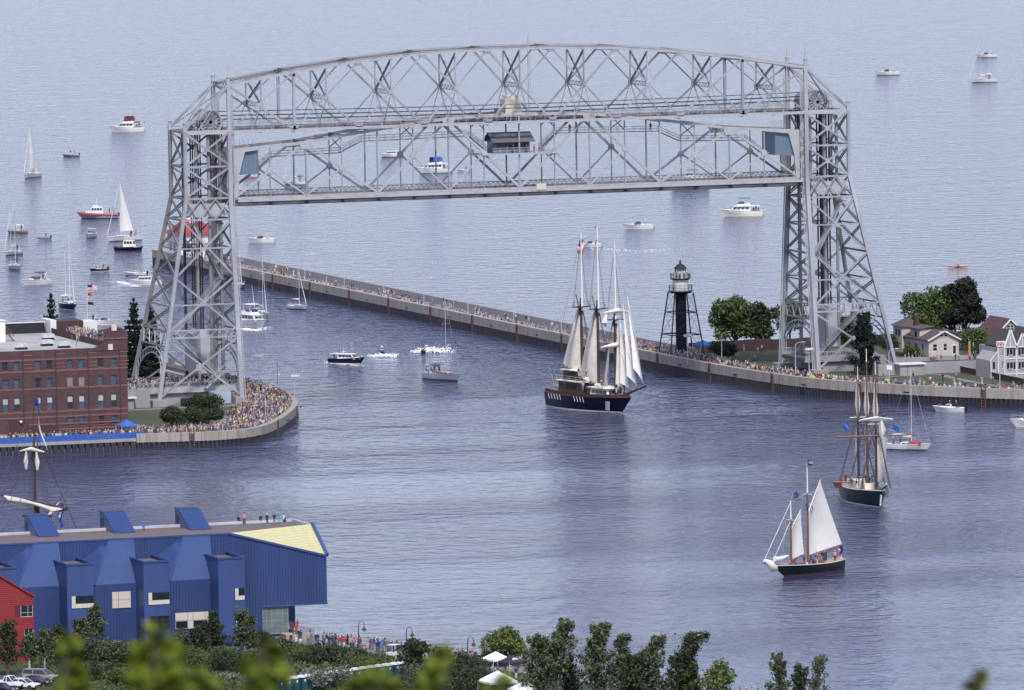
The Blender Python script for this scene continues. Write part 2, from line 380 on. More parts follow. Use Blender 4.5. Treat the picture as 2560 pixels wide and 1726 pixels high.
b = MB(); b.add(hv, hf); struct('hillside', b, grasswild, True)
# parking lot, harbour walk
poly_sheet('parking_lot', [tuple(G(u, v, 2.3)[:2]) for u, v in ((-60, 1690), (150, 1688), (180, 1720), (160, 1800), (-80, 1830))], 2.36, asphalt)
poly_sheet('service_yard', [tuple(G(u, v, 2.3)[:2]) for u, v in ((560, 1618), (660, 1588), (725, 1588), (740, 1606), (690, 1625), (560, 1650))], 2.35, asphalt)
b = MB(); L_ = [G(u, v, 2.3) for u, v in ((745, 1597), (940, 1619), (1180, 1647), (1420, 1680), (1900, 1747), (2300, 1802))]
i1 = offset([Vector((p.x, p.y, 0)) for p in L_], -0.3); i2 = offset([Vector((p.x, p.y, 0)) for p in L_], -6)
for i in range(len(L_) - 1): b.quad(*[(p.x, p.y, 2.36) for p in (i1[i], i1[i + 1], i2[i + 1], i2[i])])
struct('harbour_walk', b, paving)
# ------------------------------------------------------------------ the lift bridge: fixed towers and upper span
BR = thing('lift_bridge', 'silver steel lift bridge with two lattice towers joined by an arched truss', 'bridge', (0, 0, 0))
HT = 63.7; ZB = 54.7; WT = 5.2
def hw(z): return WT + max(0.0, 41.8 - z) / 38.8 * 5.1
def ox(z): return 69.0 + max(0.0, 41.8 - z) / 38.8 * 7.7
def piece(name, p, q, w, h=None, m=None, par=None):
    b = MB(); b.bar(p, q, w, h); return b.build(name, m or steel, par or BR)
def laced(name, p, q, w, d, m=None, par=None, step=None, th=.13):
    # two flat chords joined by zigzag lacing bars
    b = MB(); p, q, a, c = b.frame(p, q); L = (q - p).length; step = step or w * 1.1; n = max(2, int(L / step)); o = c * (w / 2)
    b.bar(p - o, q - o, d, th); b.bar(p + o, q + o, d, th)
    for k in range(n):
        s = 1 if k % 2 else -1; b.bar(p.lerp(q, k / n) + o * s, p.lerp(q, (k + 1) / n) - o * s, .07, .09)
    return b.build(name, m or steel, par or BR)
NODES = [-60 + 120 * i / 9 for i in range(10)]
TZ = [63.7, 65.93, 67.6, 68.72, 69.15, 69.15, 68.72, 67.6, 65.93, 63.7]
for sy in (-1, 1):
    y = sy * WT
    for i in range(9):
        a, c = (NODES[i], y, TZ[i]), (NODES[i + 1], y, TZ[i + 1])
        e = .25 if i < 8 else 0
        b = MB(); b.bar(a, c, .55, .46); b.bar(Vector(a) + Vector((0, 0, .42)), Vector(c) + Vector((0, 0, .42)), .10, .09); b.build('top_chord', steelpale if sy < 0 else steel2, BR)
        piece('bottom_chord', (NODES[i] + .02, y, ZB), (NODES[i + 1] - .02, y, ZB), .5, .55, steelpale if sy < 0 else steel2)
        mx = (NODES[i] + NODES[i + 1]) / 2; mz = (TZ[i] + TZ[i + 1]) / 4 + ZB / 2; mt = (TZ[i] + TZ[i + 1]) / 2
        m = (mx, y, mz)
        for s, (p, q) in enumerate(((a, (NODES[i + 1], y, ZB)), ((NODES[i], y, ZB), c))):
            heavy = (s == 0) == (i < 4.5)
            piece('diagonal', p, q, .33 if heavy else .24, .36 if heavy else .26)
        piece('hanger', (mx, y, mt - .3), (mx, y, mz + .2), .26)
        for dx in (-2.1, 2.1): piece('sub_strut', m, (mx + dx, y, ZB + .2), .14)
        b = MB(); b.box((mx, y, mz), (.8, .4, .8)); b.build('gusset', steel, BR)
        for X, Z in ((NODES[i + 1], TZ[i + 1] - .45), (NODES[i + 1], ZB + .45)):
            if i < 8: b = MB(); b.box((X, y, Z), (1.4, .5, .7)); b.build('gusset', steel, BR)
    for i in (1, 8): piece('post', (NODES[i], y, ZB), (NODES[i], y, TZ[i] - .2), .5)
for i in range(10):
    laced('top_strut', (NODES[i], -WT + .3, TZ[i]), (NODES[i], WT - .3, TZ[i]), .9, .35, steel2)
    piece('floor_beam', (NODES[i], -WT + .3, ZB - .1), (NODES[i], WT - .3, ZB - .1), .3, .7, steel2)
for i in range(9):
    a0, a1 = (NODES[i], -WT, TZ[i]), (NODES[i + 1], WT, TZ[i + 1]); b0, b1 = (NODES[i], WT, TZ[i]), (NODES[i + 1], -WT, TZ[i + 1])
    laced('top_lateral', a0, a1, .5, .25, steel2, th=.09); laced('top_lateral', b0, b1, .5, .25, steel2, th=.09)
    mx = (NODES[i] + NODES[i + 1]) / 2; mz = (TZ[i] + TZ[i + 1]) / 4 + ZB / 2; mt = (TZ[i] + TZ[i + 1]) / 2
    laced('sway_strut', (mx, -WT + .3, mz), (mx, WT - .3, mz), .8, .3)
    piece('sway_brace', (mx, -WT, mz), (mx, 0, ZB + .6), .16); piece('sway_brace', (mx, WT, mz), (mx, 0, ZB + .6), .16)
    for s in (-1, 1):
        laced('sway_brace', (mx, s * WT, mz), (mx, -s * WT, mt - .3), .42, .2, steel2, th=.08)
    piece('floor_beam', (mx, -WT + .3, ZB - .1), (mx, WT - .3, ZB - .1), .3, .6, steel2)
    piece('bottom_lateral', (NODES[i], -WT, ZB + .02), (NODES[i + 1], WT, ZB + .02), .16, .16, steel2)
# catwalks and hand rails of the upper span, ropes between the sheaves
for y in (-3.1, 3.1):
    b = MB(); b.bb(-59, 59, y - .55, y + .55, ZB + .45, ZB + .58); b.build('catwalk', steel2, BR)
    b = MB()
    for yy in (y - .55, y + .55):
        for zz in (1.05, 1.6): b.bar((-59, yy, ZB + zz), (59, yy, ZB + zz), .06)
        for k in range(60): b.bar((-59 + 2 * k, yy, ZB + .5), (-59 + 2 * k, yy, ZB + 1.6), .05)
    b.build('catwalk_railing', steelpale, BR)
b = MB()
for k in range(60): b.bar((-59 + 2 * k, -WT - .32, ZB + .2), (-59 + 2 * k, -WT - .32, ZB + 1.25), .07)
b.bar((-59, -WT - .32, ZB + 1.25), (59, -WT - .32, ZB + 1.25), .08); b.build('edge_railing', steelpale, BR)
for k, (y, z) in enumerate(((-2.2, 58.6), (-1.6, 57.8), (-.8, 57.0), (.9, 58.4), (1.7, 57.5), (2.4, 56.7))):
    b = MB(); P = [(-61 + 122 * j / 12, y, z - .5 * math.sin(PI * j / 12)) for j in range(13)]; b.path(P, .055, 4); b.build('operating_rope', darksteel, BR)
# machinery house on the upper span
b = MB(); b.bb(-1.9, 1.4, -1.6, 1.8, ZB + 1.2, ZB + 4.4); b.bb(-1.5, .9, -1.3, 1.4, ZB + 4.4, ZB + 5.1); mh = b.build('machinery_house', panelcream, BR)
b = MB(); b.bb(-4.2, 2.6, -2.3, 2.4, ZB + 1.0, ZB + 1.18); subpart('platform', b, steel2, mh, BR)
b = MB(); b.bb(-3.4, -2.0, -1.2, 1.0, ZB + 1.2, ZB + 2.6); b.build('winch_motor', steel2, BR)
# radio mast
b = MB()
for x, y in ((3.4, 0), (3.9, 0), (3.65, .45)): b.bar((x, y, ZB + 1), (x, y, ZB + 17), .06)
for k in range(32): b.bar((3.4, 0, ZB + 1 + k * .5), (3.9, 0, ZB + 1.5 + k * .5), .035)
b.build('radio_mast', steelpale, BR)
# sloping end struts from the truss ends down to the outer tower posts
for sx in (-1, 1):
    for sy in (-1, 1):
        piece('end_strut', (sx * 60, sy * WT, HT), (sx * 69, sy * WT, 55.4), .42)
        piece('end_strut', (sx * 60, sy * WT, HT), (sx * 66.2, sy * WT, 55.2), .2)
        piece('end_strut', (sx * 60, sy * WT, HT), (sx * 69, -sy * WT, 55.4), .2)
# towers
LV = [54.8, 48.0, 41.8, 37.7, 26.6, 15.7]
LVB = 3.2
def PT(sx, inner, sy, z): return Vector((sx * (60 if inner else ox(z)), sy * hw(z), z))
def legmesh(p, q, w):
    b = MB(); p, q, a, c = b.frame(p, q)
    # box of two solid sides with flanges: reads as riveted plate columns
    b.bar(p, q, w * .82, w * .82); 
    for s in (-1, 1):
        b.bar(p + a * s * w * .46, q + a * s * w * .46, w * .09, w); 
    return b
def finial(p, h=3.4):
    f = MB(); f.lathe(p, [(.42, 0), (.42, .9), (.55, .95), (.55, 1.1), (.30, 1.15), (.05, h), (.02, h + 1)], 6)
    return f.build('finial', steelpale, BR)
for sx in (-1, 1):
    for sy in (-1, 1):
        for k in range(len(LV) - 0):
            z0 = LV[k]; z1 = LV[k + 1] if k + 1 < len(LV) else LVB
            legmesh(PT(sx, True, sy, z0), PT(sx, True, sy, z1), .82).build('leg', steel, BR)
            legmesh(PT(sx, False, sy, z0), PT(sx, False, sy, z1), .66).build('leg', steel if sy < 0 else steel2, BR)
        legmesh((sx * 60, sy * WT, HT + .6), (sx * 60, sy * WT, 54.8), .72).build('leg', steelpale, BR)
        legmesh((sx * 69, sy * WT, 55.6), (sx * 69, sy * WT, 54.8), .72).build('leg', steelpale, BR)
        finial((sx * 60, sy * WT, HT + .6)); finial((sx * 69, sy * WT, 55.6), 2.8)
        # guide columns for the lift span beside the inner legs
        g = MB(); g.bar((sx * 61.5, sy * (WT - 1.9), 54), (sx * 61.5, sy * (WT - 1.9), 4.5), .55)
        for k in range(40): g.box((sx * 61.15, sy * (WT - 1.9), 5 + k * 1.22), (.3, .75, .22))
        g.build('guide_column', steel2, BR)
        b = MB(); b.prism([(sx * 60 + a, sy * hw(3) + c, ZN if sx < 0 else ZS) for a, c in ((-1.6, -1.6), (1.6, -1.6), (1.6, 1.6), (-1.6, 1.6))], (0, 0, .9 if sx > 0 else 1.4)); b.build('footing', concretedk, BR)
        b = MB(); x = sx * ox(3); b.prism([(x + a, sy * hw(3) + c, ZN if sx < 0 else ZS) for a, c in ((-1.7, -1.5), (1.7, -1.5), (1.7, 1.5), (-1.7, 1.5))], (0, 0, .9 if sx > 0 else 1.4)); b.build('footing', concretedk, BR)
        # bracing of the side faces (near and far)
        f = lambda i, z: PT(sx, i, sy, z)
        piece('strut', f(True, 54.7), f(False, 54.7), .4, .8, steelpale)
        for z in (48.0, 41.8, 37.7): piece('strut', f(True, z), f(False, z), .28, .34)
        for z0, z1 in ((54.6, 48.2), (47.8, 42.0)):
            piece('brace', f(True, z0), f(False, z1), .34); piece('brace', f(False, z0), f(True, z1), .34)
            b = MB(); c_ = (f(True, z0) + f(False, z1)) / 2; b.box(c_, (.9, .42, .9)); b.build('gusset', steel, BR)
        for s in range(3):     # small crosses of the band
            pa = lambda t, z: lerp(f(True, z), f(False, z), t)
            piece('brace', pa(s / 3, 41.6), pa((s + 1) / 3, 37.9), .2); piece('brace', pa((s + 1) / 3, 41.6), pa(s / 3, 37.9), .2)
        for z0, z1 in ((37.5, 26.6), (26.6, 16.2)):
            piece('brace', f(True, z0), f(False, z1), .33); piece('brace', f(False, z0), f(True, z1), .33)
            zm = (z0 + z1) / 2; pm = (f(True, z0) + f(False, z1)) / 2
            b = MB(); b.box(pm, (.8, .4, .8)); b.build('gusset', steel, BR)
            piece('strut', f(True, z0 - 5.3), lerp(f(True, z0 - 5.3), f(False, z0 - 5.3), .98), .22, .28)
        for z in (16.4, 15.0): piece('strut', f(True, z), f(False, z), .3, .32)
        n = 10; b = MB()
        for k in range(n):
            p0 = lerp(f(True, 16.4 if k % 2 else 15.0), f(False, 16.4 if k % 2 else 15.0), k / n); p1 = lerp(f(True, 15.0 if k % 2 else 16.4), f(False, 15.0 if k % 2 else 16.4), (k + 1) / n); b.bar(p0, p1, .16)
        b.build('lattice_strut', steel, BR)
        b = MB(); b.box((f(True, 15.7) + f(False, 15.7)) / 2, (1.5, .5, 1.6)); b.build('gusset', steelpale, BR)
        piece('brace', f(True, 14.8), f(False, 3.6), .33); piece('brace', f(False, 14.8), f(True, 3.6), .33)
        b = MB(); b.box((f(True, 14.8) + f(False, 3.6)) / 2, (1.2, .5, 1.2)); b.build('gusset', steel, BR)
    # transverse faces: inner and outer
    for inn in (True, False):
        F = lambda sy, z: PT(sx, inn, sy, z)
        for z in LV[:-1]: piece('strut', F(-1, z), F(1, z), .3, .4, steel2)
        for z0, z1 in ((54.6, 48.2), (47.8, 42.0), (41.6, 37.9), (37.5, 32.2), (32.0, 26.8), (26.4, 21.2), (21.0, 16.2)):
            for s in (-1, 1): laced('brace', F(s, z0), F(-s, z1), .5, .22, steel2, th=.09)
        for z in (32.1, 21.1, 16.4, 13.4): piece('strut', F(-1, z), F(1, z), .26, .3, steel2)
        n = 9; b = MB()
        for k in range(n):
            za, zb = (16.4, 13.4) if k % 2 else (13.4, 16.4); b.bar(F(-1, za).lerp(F(1, za), k / n), F(-1, zb).lerp(F(1, zb), (k + 1) / n), .16)
        b.build('lattice_strut', steel, BR)
        # portal arch over the road
        P1, P2 = [], []; n = 14
        for k in range(n + 1):
            a = PI * k / n; yy = math.cos(a); z = 6.6 + 6.3 * math.sin(a) ** .8
            P1.append(Vector((F(-1, z).x, -hw(4) * .93 * yy, z if 0 < k < n else 4))); P2.append(Vector((F(-1, z).x, -hw(4) * .80 * yy, (6.4 + 5.4 * math.sin(a) ** .8) if 0 < k < n else 4)))
        b = MB()
        for k in range(n): b.bar(P1[k], P1[k + 1], .26); b.bar(P2[k], P2[k + 1], .22); b.bar(P1[k], P2[k + 1], .12)
        b.build('portal_arch', steel, BR)
    # sheaves, counterweight and ropes
    for sy in (-1, 1):
        for dy in (1.9, 3.4):
            b = MB(); yy = sy * dy; n = 20; R_ = 2.35
            ring = lambda r, y: [(sx * 63.2 + r * math.cos(2 * PI * k / n), y, 56.6 + r * math.sin(2 * PI * k / n)) for k in range(n)]
            b.loft([ring(R_ - .35, yy - .3), ring(R_, yy - .35), ring(R_ - .12, yy - .15), ring(R_ - .12, yy + .15), ring(R_, yy + .35), ring(R_ - .35, yy + .3)], cap=False)
            for k in range(8): a = PI * k / 8; b.bar((sx * 63.2 + 2.1 * math.cos(a), yy, 56.6 + 2.1 * math.sin(a)), (sx * 63.2 - 2.1 * math.cos(a), yy, 56.6 - 2.1 * math.sin(a)), .2)
            b.build('sheave', steel, BR, True)
            b = MB()
            for q in range(4): b.tube((sx * 65.45, yy - .3 + q * .2, 57), (sx * 65.45, yy - .3 + q * .2, 16), .06, .06, 5); b.tube((sx * 60.95, yy - .3 + q * .2, 57), (sx * 60.95, yy - .3 + q * .2, 51), .06, .06, 5)
            b.build('counterweight_rope', darksteel, BR)
    b = MB(); b.bb(sx * 63.9, sx * 67.0, -4.3, 4.3, 7.6, 15.2); b.build('counterweight', mat('painted concrete counterweight', (.33, .34, .36), .7, var=.07, scale=.2, streak=True), BR)
    b = MB(); b.bb(sx * 61.7, sx * 67.6, -4.6, 4.6, 54.2, 54.55); b.build('sheave_platform', steel2, BR)
    b = MB()
    for yy in (-4.6, 4.6):
        for z in (55.1, 55.6): b.bar((sx * 61.7, yy, z), (sx * 68.6, yy, z), .06)
        for k in range(7): b.bar((sx * (61.7 + k * 1.1), yy, 54.5), (sx * (61.7 + k * 1.1), yy, 55.6), .05)
    b.build('platform_railing', steelpale, BR)
    for k in range(4):          # dark counterweight guides
        b = MB(); b.bar((sx * (64.1 + (k % 2) * 2.6), -4.4 + (k // 2) * 8.8, 54), (sx * (64.1 + (k % 2) * 2.6), -4.4 + (k // 2) * 8.8, 5), .42, .5)
        b.build('counterweight_guide', steel2 if k < 2 else darksteel, BR)
    # stairs zigzag up inside each tower
    zs = [6.0, 15.4, 26.0, 36.8]; side = 1
    for z0, z1 in zip(zs[:-1], zs[1:]):
        yy = -4.6
        xa = sx * (62.0 if side > 0 else ox(z0) - 2.4); xb = sx * (ox(z1) - 2.4 if side > 0 else 62.0)
        b = MB()
        for s in (-.5, .5):
            b.bar((xa, yy + s, z0), (xb, yy + s, z1), .12, .32)
            for hh in (.55, 1.05): b.bar((xa, yy + s, z0 + hh), (xb, yy + s, z1 + hh), .06)
            for k in range(9): t_ = k / 8; p = lerp((xa, yy + s, z0), (xb, yy + s, z1), t_); b.bar(p, p + Vector((0, 0, 1.05)), .05)
        n = int((z1 - z0) / .3)
        for k in range(n): p = lerp((xa, yy, z0), (xb, yy, z1), (k + .5) / n); b.box(p, (.3, .95, .04))
        b.build('stair_flight', steel, BR)
        b = MB(); b.box((xb, yy, z1), (1.8, 1.4, .1)); b.build('stair_landing', steel2, BR); side = -side
    b = MB()
    for k in range(3): b.bb(sx * 62.2, sx * 66.8, 2.8, 3.6, 38.4 + k * .9, 39.1 + k * .9)
    b.build('equalizer_beam', steelpale, BR)
    b = MB(); b.bb(sx * 61.0, sx * 68.4, -4.9, -4.7, 38.2, 40.8); b.build('side_plate', steelpale, BR)
    for sy in (-1, 1):        # conduit pipes down the inner legs
        b = MB()
        for o_ in (.62, .95): b.path([PT(sx, True, sy, z) + Vector((-sx * o_, -.4 * sy, 0)) for z in (62, 54.8, 41.8, 3.2)], .11, 5)
        b.build('conduit', steelpale, BR)

# ------------------------------------------------------------------ the raised lift span
LS = thing('lift_span', 'grey steel lift span with roadway raised high between the two towers', 'lift span', (0, 0, 41.2))
YL = 4.1; PX = [-58.8 + 7.35 * i for i in range(17)]
def chordz(i):
    i = min(i, 16 - i); return [51.0, 51.5, 52.05, 53.1, 54.1, 55.0, 55.8, 56.1, 56.3][i]
def midz(i): return (41.5 + chordz(i)) / 2 - .1
lp = lambda *a, **k: piece(*a, par=LS, **k)
for sy in (-1, 1):
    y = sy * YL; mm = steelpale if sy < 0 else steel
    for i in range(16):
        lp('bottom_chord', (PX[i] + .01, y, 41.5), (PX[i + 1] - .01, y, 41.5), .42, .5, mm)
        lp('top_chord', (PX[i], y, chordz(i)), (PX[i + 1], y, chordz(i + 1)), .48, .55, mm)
    for i in range(1, 16): lp('post', (PX[i], y, 41.6), (PX[i], y, chordz(i) - .2), .28 if i % 2 == 0 else .22)
    for L0, U, s in ((0, 2, 1), (4, 2, -1), (4, 6, 1), (8, 6, -1), (8, 10, 1), (12, 10, -1), (12, 14, 1), (16, 14, -1)):
        m_ = (L0 + U) // 2; p = Vector((PX[L0], y, 41.7)); q = Vector((PX[U], y, chordz(U) - .1))
        lp('diagonal', p, q, .38, .42, mm); c = (p + q) / 2
        b = MB(); b.lathe((0, 0, 0), [(.62, -.24), (.7, 0), (.62, .24)], 8)
        b.v = [(c.x + a, y + d, c.z + e) for a, e, d in b.v]; b.build('gusset', mm, LS)
        lp('sub_diagonal', c, (PX[U], y, 41.7), .26, .28, mm)
    for U in (2, 6, 10, 14):
        b = MB(); b.prism([(PX[U] - 1.5, y - .29, chordz(U) + .1), (PX[U] + 1.5, y - .29, chordz(U) + .1), (PX[U] + .9, y - .29, chordz(U) - 1.3), (PX[U] - .9, y - .29, chordz(U) - 1.3)], (0, .58, 0)); b.build('gusset', mm, LS)
    # plated ends
    for sx in (-1, 1):
        e = lambda x, z: (sx * x, y - .3, z)
        b = MB(); b.prism([e(58.9, 51.2), e(53.2, 51.6), e(53.2, 51.1), e(56.6, 50.6), e(57.8, 46.2), e(58.1, 41.6), e(58.9, 41.6)], (0, .6, 0)); b.build('end_plate', steelpale, LS)
for i in range(17):
    b = MB(); b.bb(PX[i] - .16, PX[i] + .16, -5.7, 5.7, 40.1, 41.2); b.prism([(PX[i] - .14, -YL, 40.3), (PX[i] - .14, -6.4, 41.15), (PX[i] - .14, -YL, 41.15)], (.28, 0, 0)); b.prism([(PX[i] - .14, YL, 40.3), (PX[i] - .14, 6.4, 41.15), (PX[i] - .14, YL, 41.15)], (.28, 0, 0)); b.build('floor_beam', steel2, LS)
    if 2 <= i <= 14: laced('top_strut', (PX[i], -YL + .3, chordz(i)), (PX[i], YL - .3, chordz(i)), .6, .3, steel2, LS)
for i in range(2, 14):
    for s in (-1, 1): lp('top_lateral', (PX[i], s * YL, chordz(i)), (PX[i + 1], -s * YL, chordz(i + 1)), .16, .16, steel2)
for i in (3, 5, 7, 9, 11, 13):
    for s in (-1, 1): lp('sway_brace', (PX[i], s * YL, chordz(i) - .2), (PX[i], -s * YL, chordz(i) - 2.6), .14, .16, steel2)
b = MB(); b.bb(-58.8, 58.8, -3.7, 3.7, 41.22, 41.42); b.build('roadway_deck', mat('steel grid deck', (.16, .155, .165), .7, var=.2, scale=.8), LS)
for y in (-3.55, 3.55):
    b = MB(); b.bb(-58.7, 58.7, y - .12, y + .12, 40.0, 41.19); b.build('main_girder', steel, LS)
for y in (-1.3, 0, 1.3, -2.6, 2.6):
    b = MB(); b.bb(-58.7, 58.7, y - .1, y + .1, 40.55, 41.19); b.build('stringer', steel2, LS)
for s in (-1, 1):
    b = MB(); b.bb(-58.8, 58.8, s * 4.5, s * 6.45, 41.23, 41.40); b.build('sidewalk', mat('sidewalk planks', (.2, .19, .19), .8), LS)
    b = MB(); b.bb(-58.8, 58.8, s * 6.46, s * 6.62, 40.95, 41.5); b.build('fascia', steelpale, LS)
    b = MB()
    for z in (41.95, 42.5): b.bar((-58.8, s * 6.5, z), (58.8, s * 6.5, z), .07)
    for k in range(60): b.bar((-58.8 + k * 1.993, s * 6.5, 41.5), (-58.8 + k * 1.993, s * 6.5, 42.5), .07)
    b.build('sidewalk_railing', steel, LS)
    # lattice road barrier
    b = MB(); y = s * 3.62
    for z in (41.55, 42.55): b.bar((-58.8, y, z), (58.8, y, z), .12, .12)
    n = 118
    for k in range(n):
        x = -58.8 + 117.6 * k / n; x2 = -58.8 + 117.6 * (k + 1) / n; b.bar((x, y, 41.6), (x2, y, 42.5), .09); b.bar((x, y, 42.5), (x2, y, 41.6), .09)
    b.build('lattice_barrier', steel2, LS)
for sx in (-1, 1):         # blue clad portal boxes
    e = lambda x, z: (sx * x, -YL + .32, z)
    b = MB(); b.prism([e(56.6, 50.5), e(53.9, 50.8), e(53.9, 46.3), e(57.7, 46.1)], (0, 2 * YL - .64, 0)); pb = b.build('portal_box', bluepanel, LS)
    for k in range(5):
        b = MB(); x = 54.1 + k * .55; b.bb(sx * x - .03, sx * x + .03, -YL + .24, -YL + .325, 46.5, 50.5); subpart('cladding_seam', b, bluepanel, pb, LS)
    b = MB(); b.bb(sx * 52.6, sx * 53.7, -1.2, 1.2, 46.6, 46.75)
    for z in (47.2, 47.7): b.bar((sx * 52.65, -1.2, z), (sx * 52.65, 1.2, z), .06)
    for y_ in (-1.2, 0, 1.2): b.bar((sx * 52.65, y_, 46.7), (sx * 52.65, y_, 47.7), .06)
    b.build('portal_balcony', steelpale, LS)
    for k in range(7):
        b = MB(); b.bar((sx * (53.5 + k * .7), -2.5 + .7 * k, 51.4), (sx * (53.5 + k * .7), -2.5 + .7 * k, 53.0), .05); b.build('aerial_rod', steel, LS)
# walkway with railing along the middle of the span, stepped up towards the centre
def walk(x0, z0, x1, z1, y=1.5):
    b = MB(); b.bar((x0, y, z0), (x1, y, z1), .9, .14)
    for s in (-.45, .45):
        for hh in (.55, 1.05): b.bar((x0, y + s, z0 + hh), (x1, y + s, z1 + hh), .06)
        n = max(2, int(abs(x1 - x0) / 1.6))
        for k in range(n + 1): p = lerp((x0, y + s, z0), (x1, y + s, z1), k / n); b.bar(p, p + Vector((0, 0, 1.05)), .05)
    return b.build('walkway', steel2, LS)
for sx in (-1, 1):
    walk(sx * 52.6, 46.7, sx * 49.5, 49.2); walk(sx * 49.5, 49.2, sx * 35.5, 49.5); walk(sx * 35.5, 49.5, sx * 31.0, 51.6); walk(sx * 31, 51.6, sx * 9, 51.9); walk(sx * 9, 51.9, sx * 5.5, 48.9, 0)
# operator's house
b = MB(); b.bb(-7.6, 7.6, -YL - .6, 1.5, 48.25, 48.55); b.build('house_platform', steelpale, LS)
b = MB()
for z in (49.1, 49.65): b.bar((-5.6, -YL - .5, z), (7.5, -YL - .5, z), .07)
for k in range(10): b.bar((-5.6 + k * 1.45, -YL - .5, 48.5), (-5.6 + k * 1.45, -YL - .5, 49.65), .06)
b.build('platform_railing', steelpale, LS)
house = MB(); house.bb(-4.9, 2.5, -3.2, 1.2, 48.56, 51.15); ho = house.build('operator_house', mat('slate blue siding', (.10, .125, .165), .6), LS)
for k in range(6):
    b = MB(); b.bb(-4.3 + k * 1.12, -3.4 + k * 1.12, -3.26, -3.19, 49.5, 50.8); subpart('window', b, glass, ho, LS)
b = MB(); b.bb(-4.96, -4.89, -2.6, .6, 49.5, 50.8); subpart('window', b, glass, ho, LS)
b = MB(); b.prism([(-5.6, -4.3, 50.9), (-5.6, -1.0, 52.6), (-5.6, 2.1, 50.9), (-5.6, 2.1, 50.7), (-5.6, -1.0, 52.4), (-5.6, -4.3, 50.7)], (8.9, 0, 0)); subpart('roof', b, mat('dark metal roof', (.10, .105, .12), .6), ho, LS)
b = MB(); b.box((3.6, -6.7, 41.9), (2.0, .12, 1.2)); b.build('clearance_sign', panelcream, LS)
# ------------------------------------------------------------------ walls with real openings
def wall_holes(b, P, U, V, w, h, holes, dep, N, mi=0):
    # wall from corner P along unit U (width w) and unit V (height h); holes (u0,u1,v0,v1); reveals of depth dep along N (inwards)
    P, U, V, N = Vector(P), Vector(U), Vector(V), Vector(N)
    us = sorted({0, w, *[x for q in holes for x in q[:2]]}); vs = sorted({0, h, *[x for q in holes for x in q[2:]]})
    for a0, a1 in zip(us[:-1], us[1:]):
        for c0, c1 in zip(vs[:-1], vs[1:]):
            mu, mv = (a0 + a1) / 2, (c0 + c1) / 2
            if any(q[0] < mu < q[1] and q[2] < mv < q[3] for q in holes): continue
            b.quad(P + U * a0 + V * c0, P + U * a1 + V * c0, P + U * a1 + V * c1, P + U * a0 + V * c1, mi=mi)
    for u0, u1, v0, v1 in holes:
        c = [P + U * u0 + V * v0, P + U * u1 + V * v0, P + U * u1 + V * v1, P + U * u0 + V * v1]
        for k in range(4): b.quad(c[k], c[(k + 1) % 4], c[(k + 1) % 4] + N * dep, c[k] + N * dep, mi=mi)
def sash(root, par, x0, x1, z0, z1, y, frame_m, glass_m, mullx=(), mullz=(0.5,), fw_=.09, pane2=None):
    # a window in a wall facing -Y: frame with bars, and a pane for each light
    b = MB(); b.bb(x0, x0 + fw_, y, y + .1, z0, z1); b.bb(x1 - fw_, x1, y, y + .1, z0, z1); b.bb(x0 + fw_, x1 - fw_, y, y + .1, z0, z0 + fw_); b.bb(x0 + fw_, x1 - fw_, y, y + .1, z1 - fw_, z1)
    xs = [x0] + [x0 + (x1 - x0) * t for t in mullx] + [x1]; zs = [z0] + [z0 + (z1 - z0) * t for t in mullz] + [z1]
    for x in xs[1:-1]: b.bb(x - fw_ * .4, x + fw_ * .4, y + .01, y + .09, z0 + fw_, z1 - fw_)
    for z in zs[1:-1]: b.bb(x0 + fw_, x1 - fw_, y + .015, y + .085, z - fw_ * .4, z + fw_ * .4)
    f = b.build('window', frame_m, root) if par is None else subpart('window', b, frame_m, par, root)
    for i in range(len(xs) - 1):
        for j in range(len(zs) - 1):
            g = MB(); g.bb(xs[i] + .03, xs[i + 1] - .03, y + .05, y + .07, zs[j] + .03, zs[j + 1] - .03)
            gm = pane2 if (pane2 and j == len(zs) - 2) else glass_m
            if par is None: subpart('pane', g, gm, f, root)
            else: g.build('pane', gm, root)
    return f
def shell(b, x0, x1, y0, y1, z0, z1, skip='', mi=0):       # outer faces of a block, some left out
    if 'b' not in skip: b.quad((x0, y1, z0), (x1, y1, z0), (x1, y1, z1), (x0, y1, z1), mi=mi)
    if 'f' not in skip: b.quad((x0, y0, z0), (x1, y0, z0), (x1, y0, z1), (x0, y0, z1), mi=mi)
    if 'l' not in skip: b.quad((x0, y0, z0), (x0, y1, z0), (x0, y1, z1), (x0, y0, z1), mi=mi)
    if 'r' not in skip: b.quad((x1, y0, z0), (x1, y1, z0), (x1, y1, z1), (x1, y0, z1), mi=mi)

# ------------------------------------------------------------------ brown brick warehouse
YB = -68.0
BB = thing('brick_building', 'four storey brown brick warehouse with rose stone bands and crowd on its flat roof', 'building', (-115, YB, ZN))
bx0, bx1 = -158.0, FY(319, 950, YB).x; zt = FY(95, 876, YB).z; ZR = zt - 1.15
cols = [FY(u, 950, YB).x for u in (13, 42, 95, 124, 175, 204, 252, 284)]; cols += [cols[0] - 6.7 - d for d in (0, 2.2, 8.9, 11.1)]
zz = lambda v: FY(95, v, YB).z
rows = [(zz(925), zz(902)), (zz(970), zz(946)), (zz(1027), zz(992)), (zz(1068), zz(1046))]
holes = []; wins = []
for r, (z0, z1) in enumerate(rows):
    for c, X in enumerate(cols):
        if r == 3 and c not in (4, 5, 6, 7): continue
        w_ = .56; holes.append((X - w_ - bx0, X + w_ - bx0, z0 - ZN, z1 - ZN)); wins.append((r, c, X, z0, z1))
b = MB(); wall_holes(b, (bx0, YB, ZN), (1, 0, 0), (0, 0, 1), bx1 - bx0, zt - ZN, holes, .35, (0, 1, 0)); shell(b, bx0, bx1, YB, -11, ZN, zt, 'f')
b.build('wall', brick, BB)
